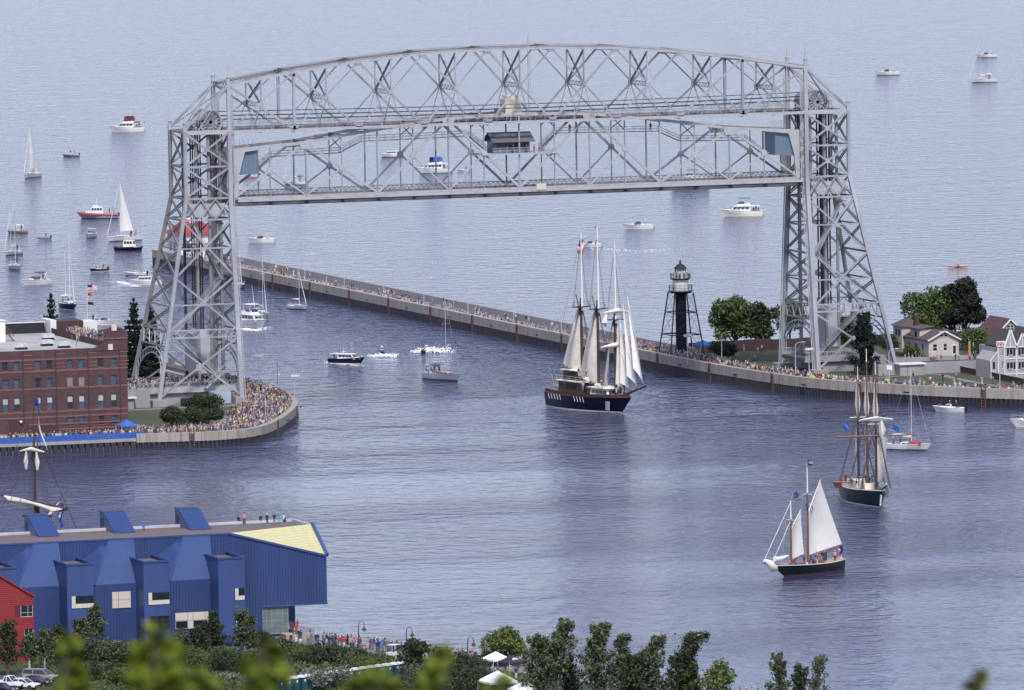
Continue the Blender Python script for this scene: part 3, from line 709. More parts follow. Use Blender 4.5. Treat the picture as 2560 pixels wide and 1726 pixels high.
for r, c, X, z0, z1 in wins:
    blocked = r == 1 and c in (4, 5)
    if blocked: q = MB(); q.bb(X - .56, X + .56, YB + .12, YB + .3, z0, z1); q.build('blocked_window', mat('buff infill', (.2, .165, .15), .9), BB)
    else: sash(BB, None, X - .56, X + .56, z0, z1, YB + .2, mat('dark window frame', (.05, .05, .055), .6), glassblue if (r + c) % 3 else glass, (), (.5,), pane2=mat('drawn blind', (.36, .36, .35), .8) if r == 2 else None)
    q = MB(); q.bb(X - .68, X + .68, YB - .09, YB + .1, z0 - .16, z0 - .01); q.build('sill', bandstone, BB)
for v in (900, 929, 973, 1031, 1044): 
    z = zz(v); q = MB(); q.bb(bx0, bx1 + .05, YB - .06, YB + .02, z - .15, z + .15); q.build('stone_band', bandstone, BB)
for v in (1062, 1076):
    z = zz(v)
    for x0, x1 in ((-158, -126), (FY(60, 950, YB).x, FY(140, 950, YB).x), (FY(145, 950, YB).x, bx1)): q = MB(); q.bb(x0, x1, YB - .06, YB + .02, z - .13, z + .13); q.build('stone_band', bandstone, BB)
for u in (60, 141, 222, 300):
    for v in (888, 911, 920):
        X = FY(u + 10, 950, YB).x; z = zz(v); q = MB(); q.bb(X - .95, X + .95, YB - .05, YB + .02, z - .1, z + .1); q.build('stone_band', bandstone, BB)
for u in (58, 140, 221, 300):
    X = FY(u, 950, YB).x; q = MB(); q.bb(X - .09, X + .09, YB - .14, YB - .005, ZN, zt - .1); q.build('pilaster', brickdk, BB)
q = MB(); x0 = FY(238, 950, YB).x; xr = bx1
prof = [(x0, zt), (x0 + .6, zt + .35), (x0 + 1.4, zt + .5), (x0 + 2.4, zt + 1.0), (x0 + 3.4, zt + 1.15), (x0 + 4.4, zt + 1.0), (x0 + 5.1, zt + .5), (xr, zt + .3), (xr, zt - .6), (x0, zt - .6)]
q.prism([(x, YB - .1, z) for x, z in prof], (0, .45, 0)); q.build('parapet_gable', brick, BB)
q = MB(); q.bb(x0 + 2.6, x0 + 3.5, YB - .2, YB - .09, zt - .5, zt + .6); q.build('medallion', panelcream, BB)
q = MB(); q.bb(bx0 + .4, bx1 - .4, YB + .4, -11.4, ZR - .3, ZR); q.build('roof', roofgrey, BB)
for a in ((bx0, bx1, YB + .02, YB + .4), (bx0, bx0 + .4, YB + .4, -11.4), (bx1 - .4, bx1, YB + .4, -36.0)):
    q = MB(); q.bb(a[0] + .02, a[1] - .02, a[2], a[3], ZR, zt - .02); q.build('parapet', brickdk, BB)
q = MB(); q.bb(bx0 + .5, bx1 - .5, -11.8, -11.42, ZR, zt + .9); q.build('back_parapet', black, BB)
q = MB(); q.bb(bx0 + .45, bx1 - .4, -12.0, -11.38, zt + .9, zt + 1.05); q.build('coping', whitep, BB)
# back wing with its own gable
wx0, wx1 = bx1 - 12, FY(319, 900, -36).x
q = MB(); q.bb(bx1 + .02, wx1, -35.7, -16, ZN, zt - .8); q.build('wing_wall', brick, BB)
q = MB(); q.bb(bx1 + .02, wx1 - .3, -35.6, -16.2, zt - .8, zt - .7); q.build('wing_roof', roofgrey, BB)
q = MB(); g0 = FY(247, 850, -36).x; zg = FY(270, 818, -36).z
q.prism([(g0, -36.2, zt), (g0, -36.2, zt + .8), (g0 + 1, -36.2, zg - .5), (g0 + 2.6, -36.2, zg), (g0 + 4.4, -36.2, zg - .2), (g0 + 5.4, -36.2, zg - .8), (wx1, -36.2, zg - 1.0), (wx1, -36.2, zt - 3.5), (g0, -36.2, ZR)], (0, .5, 0)); q.build('wing_gable', brick, BB)
q = MB(); q.bb(g0 + 2.5, g0 + 3.5, -36.32, -36.19, zt + .6, zt + 1.8); q.build('medallion', panelcream, BB)
q = MB(); q.bb(g0 + .3, wx1, -36.3, -36.19, zt - 1.0, zt - .7); q.build('stone_band', bandstone, BB)
def onroof(u, v): p = G(u, v, ZR); return p
# penthouses and ventilators
p = onroof(190, 832); q = MB(); q.bb(p.x - 4, p.x + 1.5, p.y, p.y + 7, ZR, ZR + 2.3); pn = q.build('penthouse', brickdk, BB)
q = MB(); q.bb(p.x - 5.2, p.x - 4.02, p.y - .4, p.y + 7, ZR, ZR + 2.6); subpart('end_wall', q, whitep, pn, BB)
q = MB(); q.bb(p.x + 1.52, p.x + 4.6, p.y + 1.2, p.y + 6, ZR, ZR + 2.0); subpart('annexe', q, whitep, pn, BB)
p = onroof(0, 856); q = MB(); q.bb(p.x - 9, p.x + 1.1, p.y, p.y + 8, ZR, ZR + 4.0); pn = q.build('stair_house', cream, BB)
q = MB(); q.bb(p.x - 9.2, p.x + 1.3, p.y - .2, p.y + 8.2, ZR + 4.0, ZR + 4.15); subpart('roof', q, whitep, pn, BB)
q = MB()
for k in range(7): q.box((p.x + 1.5 + k * .22, p.y + 1, ZR + 2.2 - k * .33), (.25, .9, .08))
for s in (.5, 1.5): q.bar((p.x + 1.3, p.y + s, ZR + 3.2), (p.x + 3.1, p.y + s, ZR + .9), .07); q.bar((p.x + 1.3, p.y + s, ZR + 2.2), (p.x + 3.1, p.y + s, ZR), .09)
q.build('roof_stairs', wood, BB)
for u, v in ((81, 825), (120, 850), (117, 865), (160, 870), (53, 874)):
    p = onroof(u, v); q = MB(); q.bb(p.x - 1.05, p.x + 1.05, p.y - .8, p.y + .8, ZR, ZR + .45); vt = q.build('roof_ventilator', black, BB)
    q = MB(); q.prism([(p.x - 1.2, p.y - 1, ZR + .45), (p.x + 1.2, p.y - 1, ZR + .45), (p.x + 1.0, p.y - 1, ZR + 1.15), (p.x - .8, p.y - 1, ZR + 1.15)], (0, 2, 0)); subpart('hood', q, mat('galvanised hood', (.5, .5, .48), .6, rgb2=(.36, .36, .35), scale=1.2), vt, BB)
q = MB(); X = FY(24, 1080, YB).x; q.bb(X, X + 3.6, YB - .25, YB - .02, ZN, ZN + 3.9); q.build('loading_door', brickdk, BB)
q = MB(); X = FY(80, 1080, YB).x; q.bb(X, X + 4.6, YB - .25, YB - .02, ZN, ZN + 2.6); q.build('loading_door', brickdk, BB)
q = MB(); X = FY(51, 1055, YB).x; q.sphere((X, YB - .45, zz(1053)), .28, 0, 8); q.build('wall_lamp', whitep, BB)
# boardwalk railing in blue
RL = thing('boardwalk_railing', 'blue steel railing along the boardwalk before the brick building', 'railing', (-120, -74.8, ZN))
for x0 in np.arange(-150, -101, 4.0):
    q = MB(); x1 = x0 + 3.9
    for z in (.15, .55, 1.05): q.bar((x0, -74.9, ZN + z), (x1, -74.9, ZN + z), .07)
    for k in range(13): q.bar((x0 + k * .3, -74.9, ZN + .15), (x0 + k * .3, -74.9, ZN + 1.05), .04)
    q.bb(x0 - .06, x0 + .06, -74.97, -74.83, ZN, ZN + 1.15); q.bb(x0, x1, -74.88, -74.86, ZN + .18, ZN + 1.0); q.build('railing_panel', bluecanvas, RL)
BW = thing('boardwalk_bulkhead', 'dark timber and steel bulkhead under the blue railing', 'bulkhead', (-120, -75.5, 0))
q = MB(); q.bb(-400, -100.3, -76.1, -75.45, ZN - .5, ZN + .05); q.build('edge_beam', concretedk, BW)
me = None
for k in range(52):
    if me is None: q = MB(); q.bb(-.45, .45, -.25, .25, -2, ZN - .55); me = q.mesh('pile', pile)
    o = linkobj('pile', me, BW); o.location = (-100.9 - k * 1.25 + 120, -.42 + (k % 2) * .12, 0)

# ------------------------------------------------------------------ approach roads
def approach(sx, label, zd, x_end, yn):
    t = thing('approach_ramp', label, 'ramp', (sx * 70, 0, 0)); z0 = ZN if sx < 0 else ZS
    a, c = sorted((sx * 58.5, sx * x_end))
    xs_ = x_end if sx < 0 else 72.0; a, c = sorted((sx * 58.5, sx * xs_))
    q = MB(); q.bb(a, c, -6.6, 6.6, zd - .7, zd); q.build('road_deck', asphalt, t)
    a2, c2 = sorted((sx * 62.5, sx * xs_))
    q = MB(); q.bb(a2, c2, -6.2, 6.2, z0 - 1, zd - .72); q.build('abutment', concretedk, t)
    if sx > 0:
        q = MB(); q.prism([(72.01, -6.6, z0 - .5), (100, -6.6, z0 - .5), (100, -6.6, 2.9), (84, -6.6, 3.0), (72.01, -6.6, zd)], (0, 13.2, 0)); q.build('ramp_slab', asphalt, t)
    for s in (-1, 1):
        q = MB(); q.bb(a, c, s * 6.62, s * 6.9, zd - .8, zd + .25); q.build('kerb_beam', steelpale if sx < 0 else concretedk, t)
        q = MB(); A, B_ = sorted((sx * 58.6, sx * (80 if sx < 0 else 71.9)))
        for z in (.35, 1.25): q.bar((A, s * 6.76, zd + z), (B_, s * 6.76, zd + z), .1)
        n = 24
        for k in range(n):
            x = A + (B_ - A) * k / n; x2 = A + (B_ - A) * (k + 1) / n; q.bar((x, s * 6.76, zd + .35), (x2, s * 6.76, zd + 1.25), .07); q.bar((x, s * 6.76, zd + 1.25), (x2, s * 6.76, zd + .35), .07)
        q.build('lattice_railing', steelpale, t)
        zx = lambda x: zd if sx < 0 else max(3.0, zd - max(0, x - 72) * .215)
        for x0 in np.arange(80.2 if sx < 0 else 72.1, x_end - .2, 4):
            q = MB(); x1_ = x0 + 3.94; q.prism([(sx * x0, s * 6.64, zx(x0) - 1.0), (sx * x1_, s * 6.64, zx(x1_) - 1.0), (sx * x1_, s * 6.64, zx(x1_) + .8), (sx * x0, s * 6.64, zx(x0) + .8)], (0, s * .26, 0)); q.build('parapet_panel', concretedk, t)
    return t
ra = approach(-1, 'concrete road ramp with lattice railing passing through the tower beside the brick building', 5.0, 104, -9)
q = MB(); q.bb(-104, -80, -11.0, -6.95, ZN, 4.6); q.build('side_terrace', concretedk, ra)
q = MB(); q.bb(-104, -78.8, -11.3, -11.02, ZN, 5.5); q.build('terrace_wall', concretedk, ra)
q = MB(); q.bb(-104, -82.5, -12.6, -11.32, ZN, 4.0); us = q.build('utility_block', concretedk, ra)
q = MB(); q.bb(-104, -82.0, -13.1, -11.31, 4.0, 4.25); subpart('slab_roof', q, whitep, us, ra)
# stairs from the ramp to the tower landing and boxes beneath
q = MB()
for s in (-7.2, -8.2):
    q.bar((-66.5, s, 5.0), (-62.6, s, 8.2), .12, .3); q.bar((-66.5, s, 6.1), (-62.6, s, 9.3), .07); q.bar((-62.6, s, 9.3), (-59.8, s, 9.3), .07); q.bar((-62.6, s, 8.2), (-59.8, s, 8.2), .1)
for k in range(12): q.box((-66.5 + 3.9 * k / 12, -7.7, 5.1 + 3.2 * k / 12), (.3, .95, .05))
q.bb(-62.6, -59.8, -8.2, -7.2, 8.1, 8.2); q.build('stair', steelpale, ra)
q = MB(); q.bb(-65.9, -61.9, -9.6, -7.6, ZN + .1, ZN + 2.5); o = q.build('electrical_cabinet', mat('pale blue cabinet', (.3, .36, .4), .5), None); tag(o, 'pale blue electrical cabinet standing under the ramp in the rounded pier', 'cabinet')
q = MB(); q.bb(-65.95, -65.88, -9.64, -9.605, ZN + .1, ZN + 2.5)
q = MB(); q.bb(-63.93, -63.87, -9.64, -9.605, ZN + .2, ZN + 2.4)
for x in (-72.3, -69.8): 
    q = MB(); q.bb(x, x + 2.0, -11.6, -10, ZN + .06, ZN + 1.5); q.bb(x + .2, x + 1.8, -11.65, -11.605, ZN + .3, ZN + 1.3); o = q.build('air_conditioner', black); tag(o, 'black air conditioning unit below the ramp ' + ('beside the tower leg footing' if x < -71 else 'with the other unit between it and the footing'), 'air conditioner', 'black units below the ramp')
rb = approach(1, 'grey concrete road ramp with lattice railing behind the dark conifer', 5.6, 100, -9)
for x0 in np.arange(69.0, 99, 6.0):
    q = MB(); zz1 = 5.0 - (x0 - 69) * .012; q.prism([(x0, -20.4, ZS - .5), (x0 + 5.96, -20.4, ZS - .5), (x0 + 5.96, -20.4, zz1 - .07), (x0, -20.4, zz1)], (0, .5, 0)); q.build('retaining_wall_panel', concretedk, rb)
q = MB(); q.bb(69.42, 98.38, -19.88, -6.95, ZS - .5, 3.1); q.build('side_road', asphalt, rb)
q = MB(); q.bb(98.4, 98.9, -19.9, -6.95, ZS - .5, 4.5); q.build('end_wall', concretedk, rb)
q = MB(); q.bb(69, 69.4, -19.9, -6.95, ZS - .5, 4.9); q.build('end_wall', concretedk, rb)
p, p2 = G(2236, 938, ZS), G(2304, 938, ZS)
ub = thing('utility_shed', 'low grey concrete shed with white flat roof against the retaining wall', 'shed', (75, -22, ZS))
q = MB(); q.bb(p.x, p2.x + .4, -23.2, -20.42, ZS, ZS + 2.2); q.build('wall', concretedk, ub); q = MB(); q.bb(p.x - .3, p2.x + .7, -23.6, -20.41, ZS + 2.2, ZS + 2.45); q.build('roof', whitep, ub); q = MB(); q.bb(p.x + 1.6, p.x + 1.66, -23.23, -23.2, ZS, ZS + 2.1); q.build('door_joint', black, ub)
bw_ = thing('brick_garden_wall', 'low maroon brick wall running along the lawn in front of the inn', 'wall', (87, -35, ZS))
L_ = [(86.6, -19.6), (86.4, -35), (86.2, -54.5), (90, -66)]
for (xa, ya), (xb, yb) in zip(L_[:-1], L_[1:]):
    n = 3
    for k in range(n):
        A = Vector((xa + (xb - xa) * k / n, ya + (yb - ya) * k / n, 0)); B_ = Vector((xa + (xb - xa) * (k + 1) / n, ya + (yb - ya) * (k + 1) / n, 0))
        q = MB(); q.bar(A + Vector((0, 0, ZS + .55)), B_ + Vector((0, 0, ZS + .55)), .4, 1.3); q.build('wall_panel', brickdk, bw_)
        q = MB(); q.bar(A + Vector((0, 0, ZS + 1.26)), B_ + Vector((0, 0, ZS + 1.26)), .55, .12); q.build('coping', concretedk, bw_)
lw = thing('lakeside_wall', 'long maroon sea wall behind the lawn and leafy trees', 'wall', (70, 52, ZS))
for k in range(12):
    x0 = 55 + k * 6; q = MB(); q.bb(x0, x0 + 5.95, 52, 52.6, ZS, ZS + 2.2 + .1 * (k % 3)); q.build('wall_panel', brickdk, lw)

# ------------------------------------------------------------------ houses on the point
def house(label, x0, x1, y0, y1, z0, ze, zr_, wallm, roofm, dorm=None):
    t = thing('house', label, 'house', ((x0 + x1) / 2, y0, z0)); xm = (x0 + x1) / 2; W = x1 - x0
    ww = [(W * .13, W * .29, 1.0, 2.5), (W * .48, W * .62, 1.0, 2.5)]; ww2 = [(W * .36, W * .64, ze - z0 + .5, ze - z0 + 1.7)]
    b = MB(); wall_holes(b, (x0, y0, z0), (1, 0, 0), (0, 0, 1), W, ze - z0, ww, .18, (0, 1, 0))
    hg = zr_ - ze; b.add([(x0, y0, ze), (x1, y0, ze), (xm, y0, zr_)], [(0, 1, 2)]); b.add([(x0, y1, ze), (x1, y1, ze), (xm, y1, zr_)], [(0, 1, 2)])
    shell(b, x0, x1, y0, y1, z0, ze, 'f'); b.build('wall', wallm, t)
    for q in ww: sash(t, None, x0 + q[0], x0 + q[1], z0 + q[2], z0 + q[3], y0 + .05, whitep, glass, (), (.5,), .1)
    for q in ww2: sash(t, None, x0 + q[0], x0 + q[1], z0 + q[2], z0 + q[3], y0 - .11, whitep, glass, (.5,), (.5,), .1)
    b = MB(); b.bb(x0 + W * .78, x0 + W * .92, y0 - .06, y0 + .0, z0, z0 + 2.2); d = b.build('door', whitep, t)
    b = MB(); b.bb(x0 + W * .80, x0 + W * .90, y0 - .09, y0 - .062, z0 + .4, z0 + 2.0); subpart('pane', b, glass, d, t)
    for s in (-1, 1):
        xe = x0 - .4 if s < 0 else x1 + .4; zl = ze - .4 * hg / (W / 2)
        b = MB(); b.prism([(xe, y0 - .45, zl), (xm, y0 - .45, zr_), (xm, y0 - .45, zr_ + .2), (xe, y0 - .45, zl + .2)], (0, y1 - y0 + .9, 0)); b.build('roof', roofm, t)
        b = MB(); b.bar((xe, y0 - .5, zl + .08), (xm, y0 - .5, zr_ + .08), .12, .28); b.build('bargeboard', whitep, t)
    for k in range(3):
        y = y0 + (y1 - y0) * (.2 + .28 * k); b = MB(); b.bb(x0 - .06, x0 + .02, y, y + .85, z0 + 1, z0 + 2.4); f = b.build('window', whitep, t); b = MB(); b.bb(x0 - .09, x0 - .061, y + .1, y + .75, z0 + 1.1, z0 + 2.3); subpart('pane', b, glass, f, t)
    return t
HY = 9.5; hx0, hx1 = FY(2322, 870, HY).x, FY(2397, 870, HY).x
h1 = house('cream clapboard house with brown roof and dormer below the big dark trees', hx0, hx1, HY, HY + 13.5, 3.6, 6.9, FY(2358, 829, HY).z, sidingcream, shingle)
oy, oz = HY + 6.0, -.8
b = MB(); b.bb(hx0 + .2, hx0 + 3.0, oy - .5, oy + 4.8, oz + 7.4, oz + 9.5); dm = b.build('dormer', sidingcream, h1)
b = MB(); b.prism([(hx0 - .3, oy - .9, oz + 9.5), (hx0 + 3.2, oy - .9, oz + 9.95), (hx0 + 3.2, oy - .9, oz + 10.1), (hx0 - .3, oy - .9, oz + 9.7)], (0, 6.1, 0)); subpart('dormer_roof', b, shingle, dm, h1)
b = MB(); b.bb(hx0 + .12, hx0 + .19, oy + 1.2, oy + 2.2, oz + 7.9, oz + 9.0); subpart('dormer_window', b, glass, dm, h1)
b = MB(); b.bb(hx0 - .6, hx0 + 3.5, oy + 7.6, oy + 12.5, oz + 4.4, oz + 9.6); b.build('rear_wing', sidingcream, h1)
b = MB(); b.add([(hx0 - 1.1, oy + 7.1, oz + 9.6), (hx0 + 4, oy + 7.1, oz + 9.6), (hx0 + 4, oy + 13, oz + 9.6), (hx0 - 1.1, oy + 13, oz + 9.6), (hx0 + .9, oy + 9.6, oz + 11.2), (hx0 + 2, oy + 10.5, oz + 11.2)], [(0, 1, 5, 4), (1, 2, 5), (2, 3, 4, 5), (3, 0, 4), (0, 1, 2, 3)]); b.build('wing_roof', shingle, h1)
for k in range(2): b = MB(); b.bb(hx0 - .66, hx0 - .6, oy + 8.6 + k * 1.7, oy + 9.4 + k * 1.7, oz + 7.6, oz + 8.9); b.build('wing_window', glass, h1)
b = MB(); b.bb(hx0 + 1.9, hx0 + 2.8, oy + 6.5, oy + 7.4, oz + 8.5, oz + 11.9); b.build('chimney', brickdk, h1)
b = MB(); b.prism([(hx1 - 2.6, oy - 4, oz + 8.9), (hx1 + .5, oy - 4, oz + 8.7), (hx1 + .5, oy - 4, oz + 8.9), (hx1 - 2.6, oy - 4, oz + 10.0)], (0, 9, 0)); b.build('side_dormer_roof', shingle, h1)
b = MB(); b.bb(hx1 - 1.6, hx1 - .05, oy - 3.6, oy + 4.6, oz + 7.2, oz + 8.7); b.build('side_dormer', sidingcream, h1)
h2 = house('grey house with steep maroon roof behind the inn', FY(2493, 850, 10).x, FY(2558, 850, 10).x, 10.0, 20.5, 3.4, 7.6, FY(2533, 799, 10).z, sidinggrey, shinglered)
q_ = h2.location; b = MB(); b.bb(q_.x - 3.6, q_.x + .2, 7.4, 9.94, 3.4, 5.6); po = b.build('porch', sidinggrey, h2)
b = MB(); b.prism([(q_.x - 4.0, 7.0, 5.6), (q_.x + .6, 7.0, 5.6), (q_.x - .4, 7, 6.5), (q_.x - 3.0, 7, 6.5)], (0, 2.95, 0)); subpart('porch_roof', b, shinglered, po, h2)
# the inn
YI = -38.0; ix0 = FY(2497, 900, YI).x; u2x = lambda u: FY(u, 880, YI).x; zi = lambda v: FY(2530, v, YI).z
INN = thing('inn', 'two storey grey and white inn with pointed gables and red lettered sign', 'inn', (ix0 + 4, YI, ZS))
ix1 = ix0 + 16; zb_, zt_ = zi(940), zi(868)
up = [(2516, 2540), (2545, 2568), (2575, 2600)]
hol = []
for a, c in up:
    for v0, v1 in ((892, 870), (925, 906)): hol.append((u2x(a) - ix0, u2x(c) - ix0, zi(v0) - ZS, zi(v1) - ZS))
for v0, v1 in ((889, 876), (921, 903)): hol.append((.65, 1.0, zi(v0) - ZS, zi(v1) - ZS))
b = MB(); wall_holes(b, (ix0 - .2, YI, ZS), (1, 0, 0), (0, 0, 1), ix1 - ix0, zt_ - ZS, [(a + .2, c + .2, d, e) for a, c, d, e in hol], .25, (0, 1, 0)); shell(b, ix0 - .2, ix1 - .2, YI, YI + 10, ZS, zt_, 'f'); b.build('wall', sidinggrey, INN)
for a, c, d, e in hol: sash(INN, None, ix0 + a, ix0 + c, ZS + d, ZS + e, YI + .1, whitep, glass, (.35, .7) if c - a > .6 else (), (), .08)
for k in range(4):
    xa = u2x(2511) + k * (u2x(2541) - u2x(2511)); xb = xa + (u2x(2541) - u2x(2511)); xm = (xa + xb) / 2; zg = zi(824) if k % 2 == 0 else zi(836)
    b = MB(); b.prism([(xa, YI - .02, zt_), (xb, YI - .02, zt_), (xm, YI - .02, zg)], (0, .2, 0)); b.build('gable', sidinggrey, INN)
    for s in (-1, 1): b = MB(); b.bar((xm + s * (xb - xa) / 2 * 1.1, YI - .12, zt_ - .25), (xm, YI - .12, zg + .1), .2, .3); b.build('gable_trim', whitep, INN)
    b = MB(); b.prism([(xa - .2, YI + .2, zt_ - .05), (xm, YI + .2, zg), (xb + .2, YI + .2, zt_ - .05)], (0, 9.8, 0)); b.build('roof', shingle, INN)
    b = MB(); b.bb(xm - .06, xm + .06, YI - .1, YI - .03, zt_, zg - .3); b.build('gable_trim', whitep, INN)
    b = MB(); b.bb(xa - .09, xa + .09, YI - .12, YI - .03, ZS, zt_); b.build('corner_trim', whitep, INN)
    for v in (868, 897, 935): z = zi(v); b = MB(); b.bb(xa + .1, xb - .1, YI - .1, YI - .03, z - .1, z + .1); b.build('band_trim', whitep, INN)
    for v in (896, 930): z = zi(v) + .5; b = MB(); b.bb(xm - .5, xm + .5, YI - .06, YI - .02, z - .2, z + .25); b.build('wall_air_conditioner', concretedk, INN)
b = MB(); b.bb(ix0 - .28, ix0 - .08, YI - .1, YI - .02, ZS, zt_); b.build('corner_trim', whitep, INN)
b = MB(); b.prism([(ix0 - 1.6, YI + .3, ZS), (ix0 - .21, YI + .3, ZS), (ix0 - .21, YI + .3, zt_ - .9), (ix0 - 1.6, YI + .3, zt_ - 2.6)], (0, 8, 0)); ln = b.build('side_bay', sidinggrey, INN)
b = MB(); b.bb(ix0 - 1.2, ix0 - .7, YI + .24, YI + .29, zi(921), zi(903)); subpart('bay_window', b, glass, ln, INN)
b = MB(); b.bar((ix0 - 1.6, YI + .22, ZS), (ix0 - 1.6, YI + .22, zt_ - 2.6), .16); b.bar((ix0 - 1.7, YI + .22, zt_ - 2.6), (ix0 - .2, YI + .22, zt_ - .8), .18); subpart('bay_trim', b, whitep, ln, INN)
b = MB(); sx0, sx1, sz0, sz1 = u2x(2491), u2x(2513), zi(866), zi(852); b.bb(sx0, sx1, YI - .15, YI + .1, sz0, sz1); sg = b.build('sign_board', whitep, INN)
b = MB(); hgt = (sz1 - sz0) * .6; zc = (sz0 + sz1) / 2; x = sx0 + .12; lw_ = .13; yy = YI - .17
b.bar((x, yy, zc - hgt / 2), (x, yy, zc + hgt / 2), .05, lw_)
for k in range(2):
    xa = x + .28 + k * .68; xb = xa + .46
    b.bar((xa, yy, zc - hgt / 2), (xa, yy, zc + hgt / 2), .05, lw_); b.bar((xb, yy, zc - hgt / 2), (xb, yy, zc + hgt / 2), .05, lw_); b.bar((xa, yy, zc + hgt / 2), (xb, yy, zc - hgt / 2), .05, lw_)
subpart('sign_lettering', b, redp, sg, INN)

# ------------------------------------------------------------------ lighthouses
lp0 = G(1704, 892, ZS); lx, ly = lp0.x, lp0.y; ztop_l = FY(1702, 652, ly).z
LH = thing('lighthouse', 'black iron skeleton lighthouse with white watch room at the pier root', 'lighthouse', (lx, ly, ZS))
k_ = (ztop_l - ZS) / 19.6; Z = lambda h: ZS + h * k_
b = MB(); b.lathe((lx, ly, 0), [(1.12, ZS), (1.12, Z(13.2))], 20); b.build('central_tube', mat('black lighthouse paint', (.007, .007, .018), .75, var=.2, spec=.2), LH, True)
b = MB(); b.lathe((lx, ly, 0), [(2.1, Z(13.0)), (2.5, Z(13.3)), (2.5, Z(13.45)), (1.6, Z(13.46))], 20); b.build('lower_gallery', black, LH)
b = MB(); b.lathe((lx, ly, 0), [(1.65, Z(13.4)), (1.6, Z(15.7)), (1.75, Z(15.8))], 20); b.build('watch_room', whitep, LH, True)
b = MB(); b.lathe((lx, ly, 0), [(1.7, Z(15.7)), (2.1, Z(15.9)), (2.1, Z(16.02)), (1.2, Z(16.03))], 20); b.build('upper_gallery', black, LH)
b = MB(); b.lathe((lx, ly, 0), [(1.2, Z(16)), (1.2, Z(17.0))], 10); b.build('lantern_base', whitep, LH)
b = MB(); b.lathe((lx, ly, 0), [(1.08, Z(17.0)), (1.08, Z(18.0))], 10); b.build('lantern_glass', mat('pale lantern glass', (.45, .47, .5), .15), LH)
for k in range(10):
    a = 2 * PI * k / 10; b = MB(); b.bar((lx + 1.14 * math.cos(a), ly + 1.14 * math.sin(a), Z(16.9)), (lx + 1.14 * math.cos(a), ly + 1.14 * math.sin(a), Z(18.1)), .07); b.build('glazing_bar', black, LH)
b = MB(); b.lathe((lx, ly, 0), [(1.38, Z(18.0)), (1.36, Z(18.12)), (.75, Z(18.7)), (.2, Z(19.1)), (.12, Z(19.2)), (.24, Z(19.35)), (.2, Z(19.55)), (.03, Z(19.9))], 14); b.build('cupola', black, LH)
for r, z0, z1 in ((2.42, 13.45, 14.6), (2.04, 16.02, 17.0)):
    b = MB()
    for k in range(16):
        a, a2 = 2 * PI * k / 16, 2 * PI * (k + 1) / 16; p0 = (lx + r * math.cos(a), ly + r * math.sin(a)); p1 = (lx + r * math.cos(a2), ly + r * math.sin(a2))
        b.bar((*p0, Z(z0)), (*p0, Z(z1)), .06)
        for f in (.55, 1): b.bar((*p0, Z(z0 + (z1 - z0) * f)), (*p1, Z(z0 + (z1 - z0) * f)), .06)
    b.build('gallery_railing', black, LH)
legp = lambda k, h: Vector((lx + (3.75 - 1.75 * h / 13.2) * 1.0 * (1 if k in (0, 3) else -1), ly + (3.75 - 1.75 * h / 13.2) * (1 if k < 2 else -1), Z(h)))
for k in range(4):
    b = MB(); b.bar(legp(k, 0), legp(k, 13.2), .22); b.build('leg', black, LH)
    k2 = (k + 1) % 4
    for h in (4.6, 9.1): b = MB(); b.bar(legp(k, h), legp(k2, h), .16, .2); b.build('girt', black, LH)
    for h0, h1 in ((0.3, 4.5), (4.7, 9), (9.2, 13)):
        for A, B_ in ((k, k2), (k2, k)): b = MB(); b.bar(legp(A, h0), legp(B_, h1), .05); b.build('tie_rod', black, LH)
    b = MB(); b.bar(legp(k, 4.6), (lx, ly, Z(4.6)), .1); b.build('radial_tie', black, LH)
OL = thing('pier_head_light', 'white pier head lighthouse with red roof seen through the tower legs', 'lighthouse', (51.0, 402, ZS))
b = MB(); b.bb(46.8, 55.4, 396, 408, ZS, ZS + 5.4); b.build('fog_signal_house', whitep, OL)
b = MB(); b.add([(46.2, 395.4, ZS + 5.4), (56, 395.4, ZS + 5.4), (56, 408.6, ZS + 5.4), (46.2, 408.6, ZS + 5.4), (49, 401, ZS + 9.2), (53.2, 403, ZS + 9.2)], [(0, 1, 5, 4), (1, 2, 5), (2, 3, 4, 5), (3, 0, 4), (0, 3, 2, 1)]); b.build('roof', mat('faded red roof', (.26, .035, .035), .7), OL)
b = MB(); b.lathe((51, 402, 0), [(1.6, ZS + 8), (1.5, ZS + 11), (2.0, ZS + 11.1), (2.0, ZS + 11.3)], 10); b.build('tower', whitep, OL)
b = MB(); b.lathe((51, 402, 0), [(1.3, ZS + 11.3), (1.3, ZS + 13)], 10); b.build('lantern', glass, OL)
b = MB(); b.lathe((51, 402, 0), [(1.7, ZS + 13), (.3, ZS + 14.6), (.05, ZS + 15.4)], 10); b.build('cupola', redp, OL)
for k in range(3): b = MB(); b.bb(46.72, 46.8, 397.5 + k * 3.4, 399 + k * 3.4, ZS + 1.4, ZS + 3.4); b.build('window', glass, OL)
for k in range(3): b = MB(); b.bb(48 + k * 2.4, 49.2 + k * 2.4, 395.93, 395.99, ZS + 1.4, ZS + 3.4); b.build('window', glass, OL)
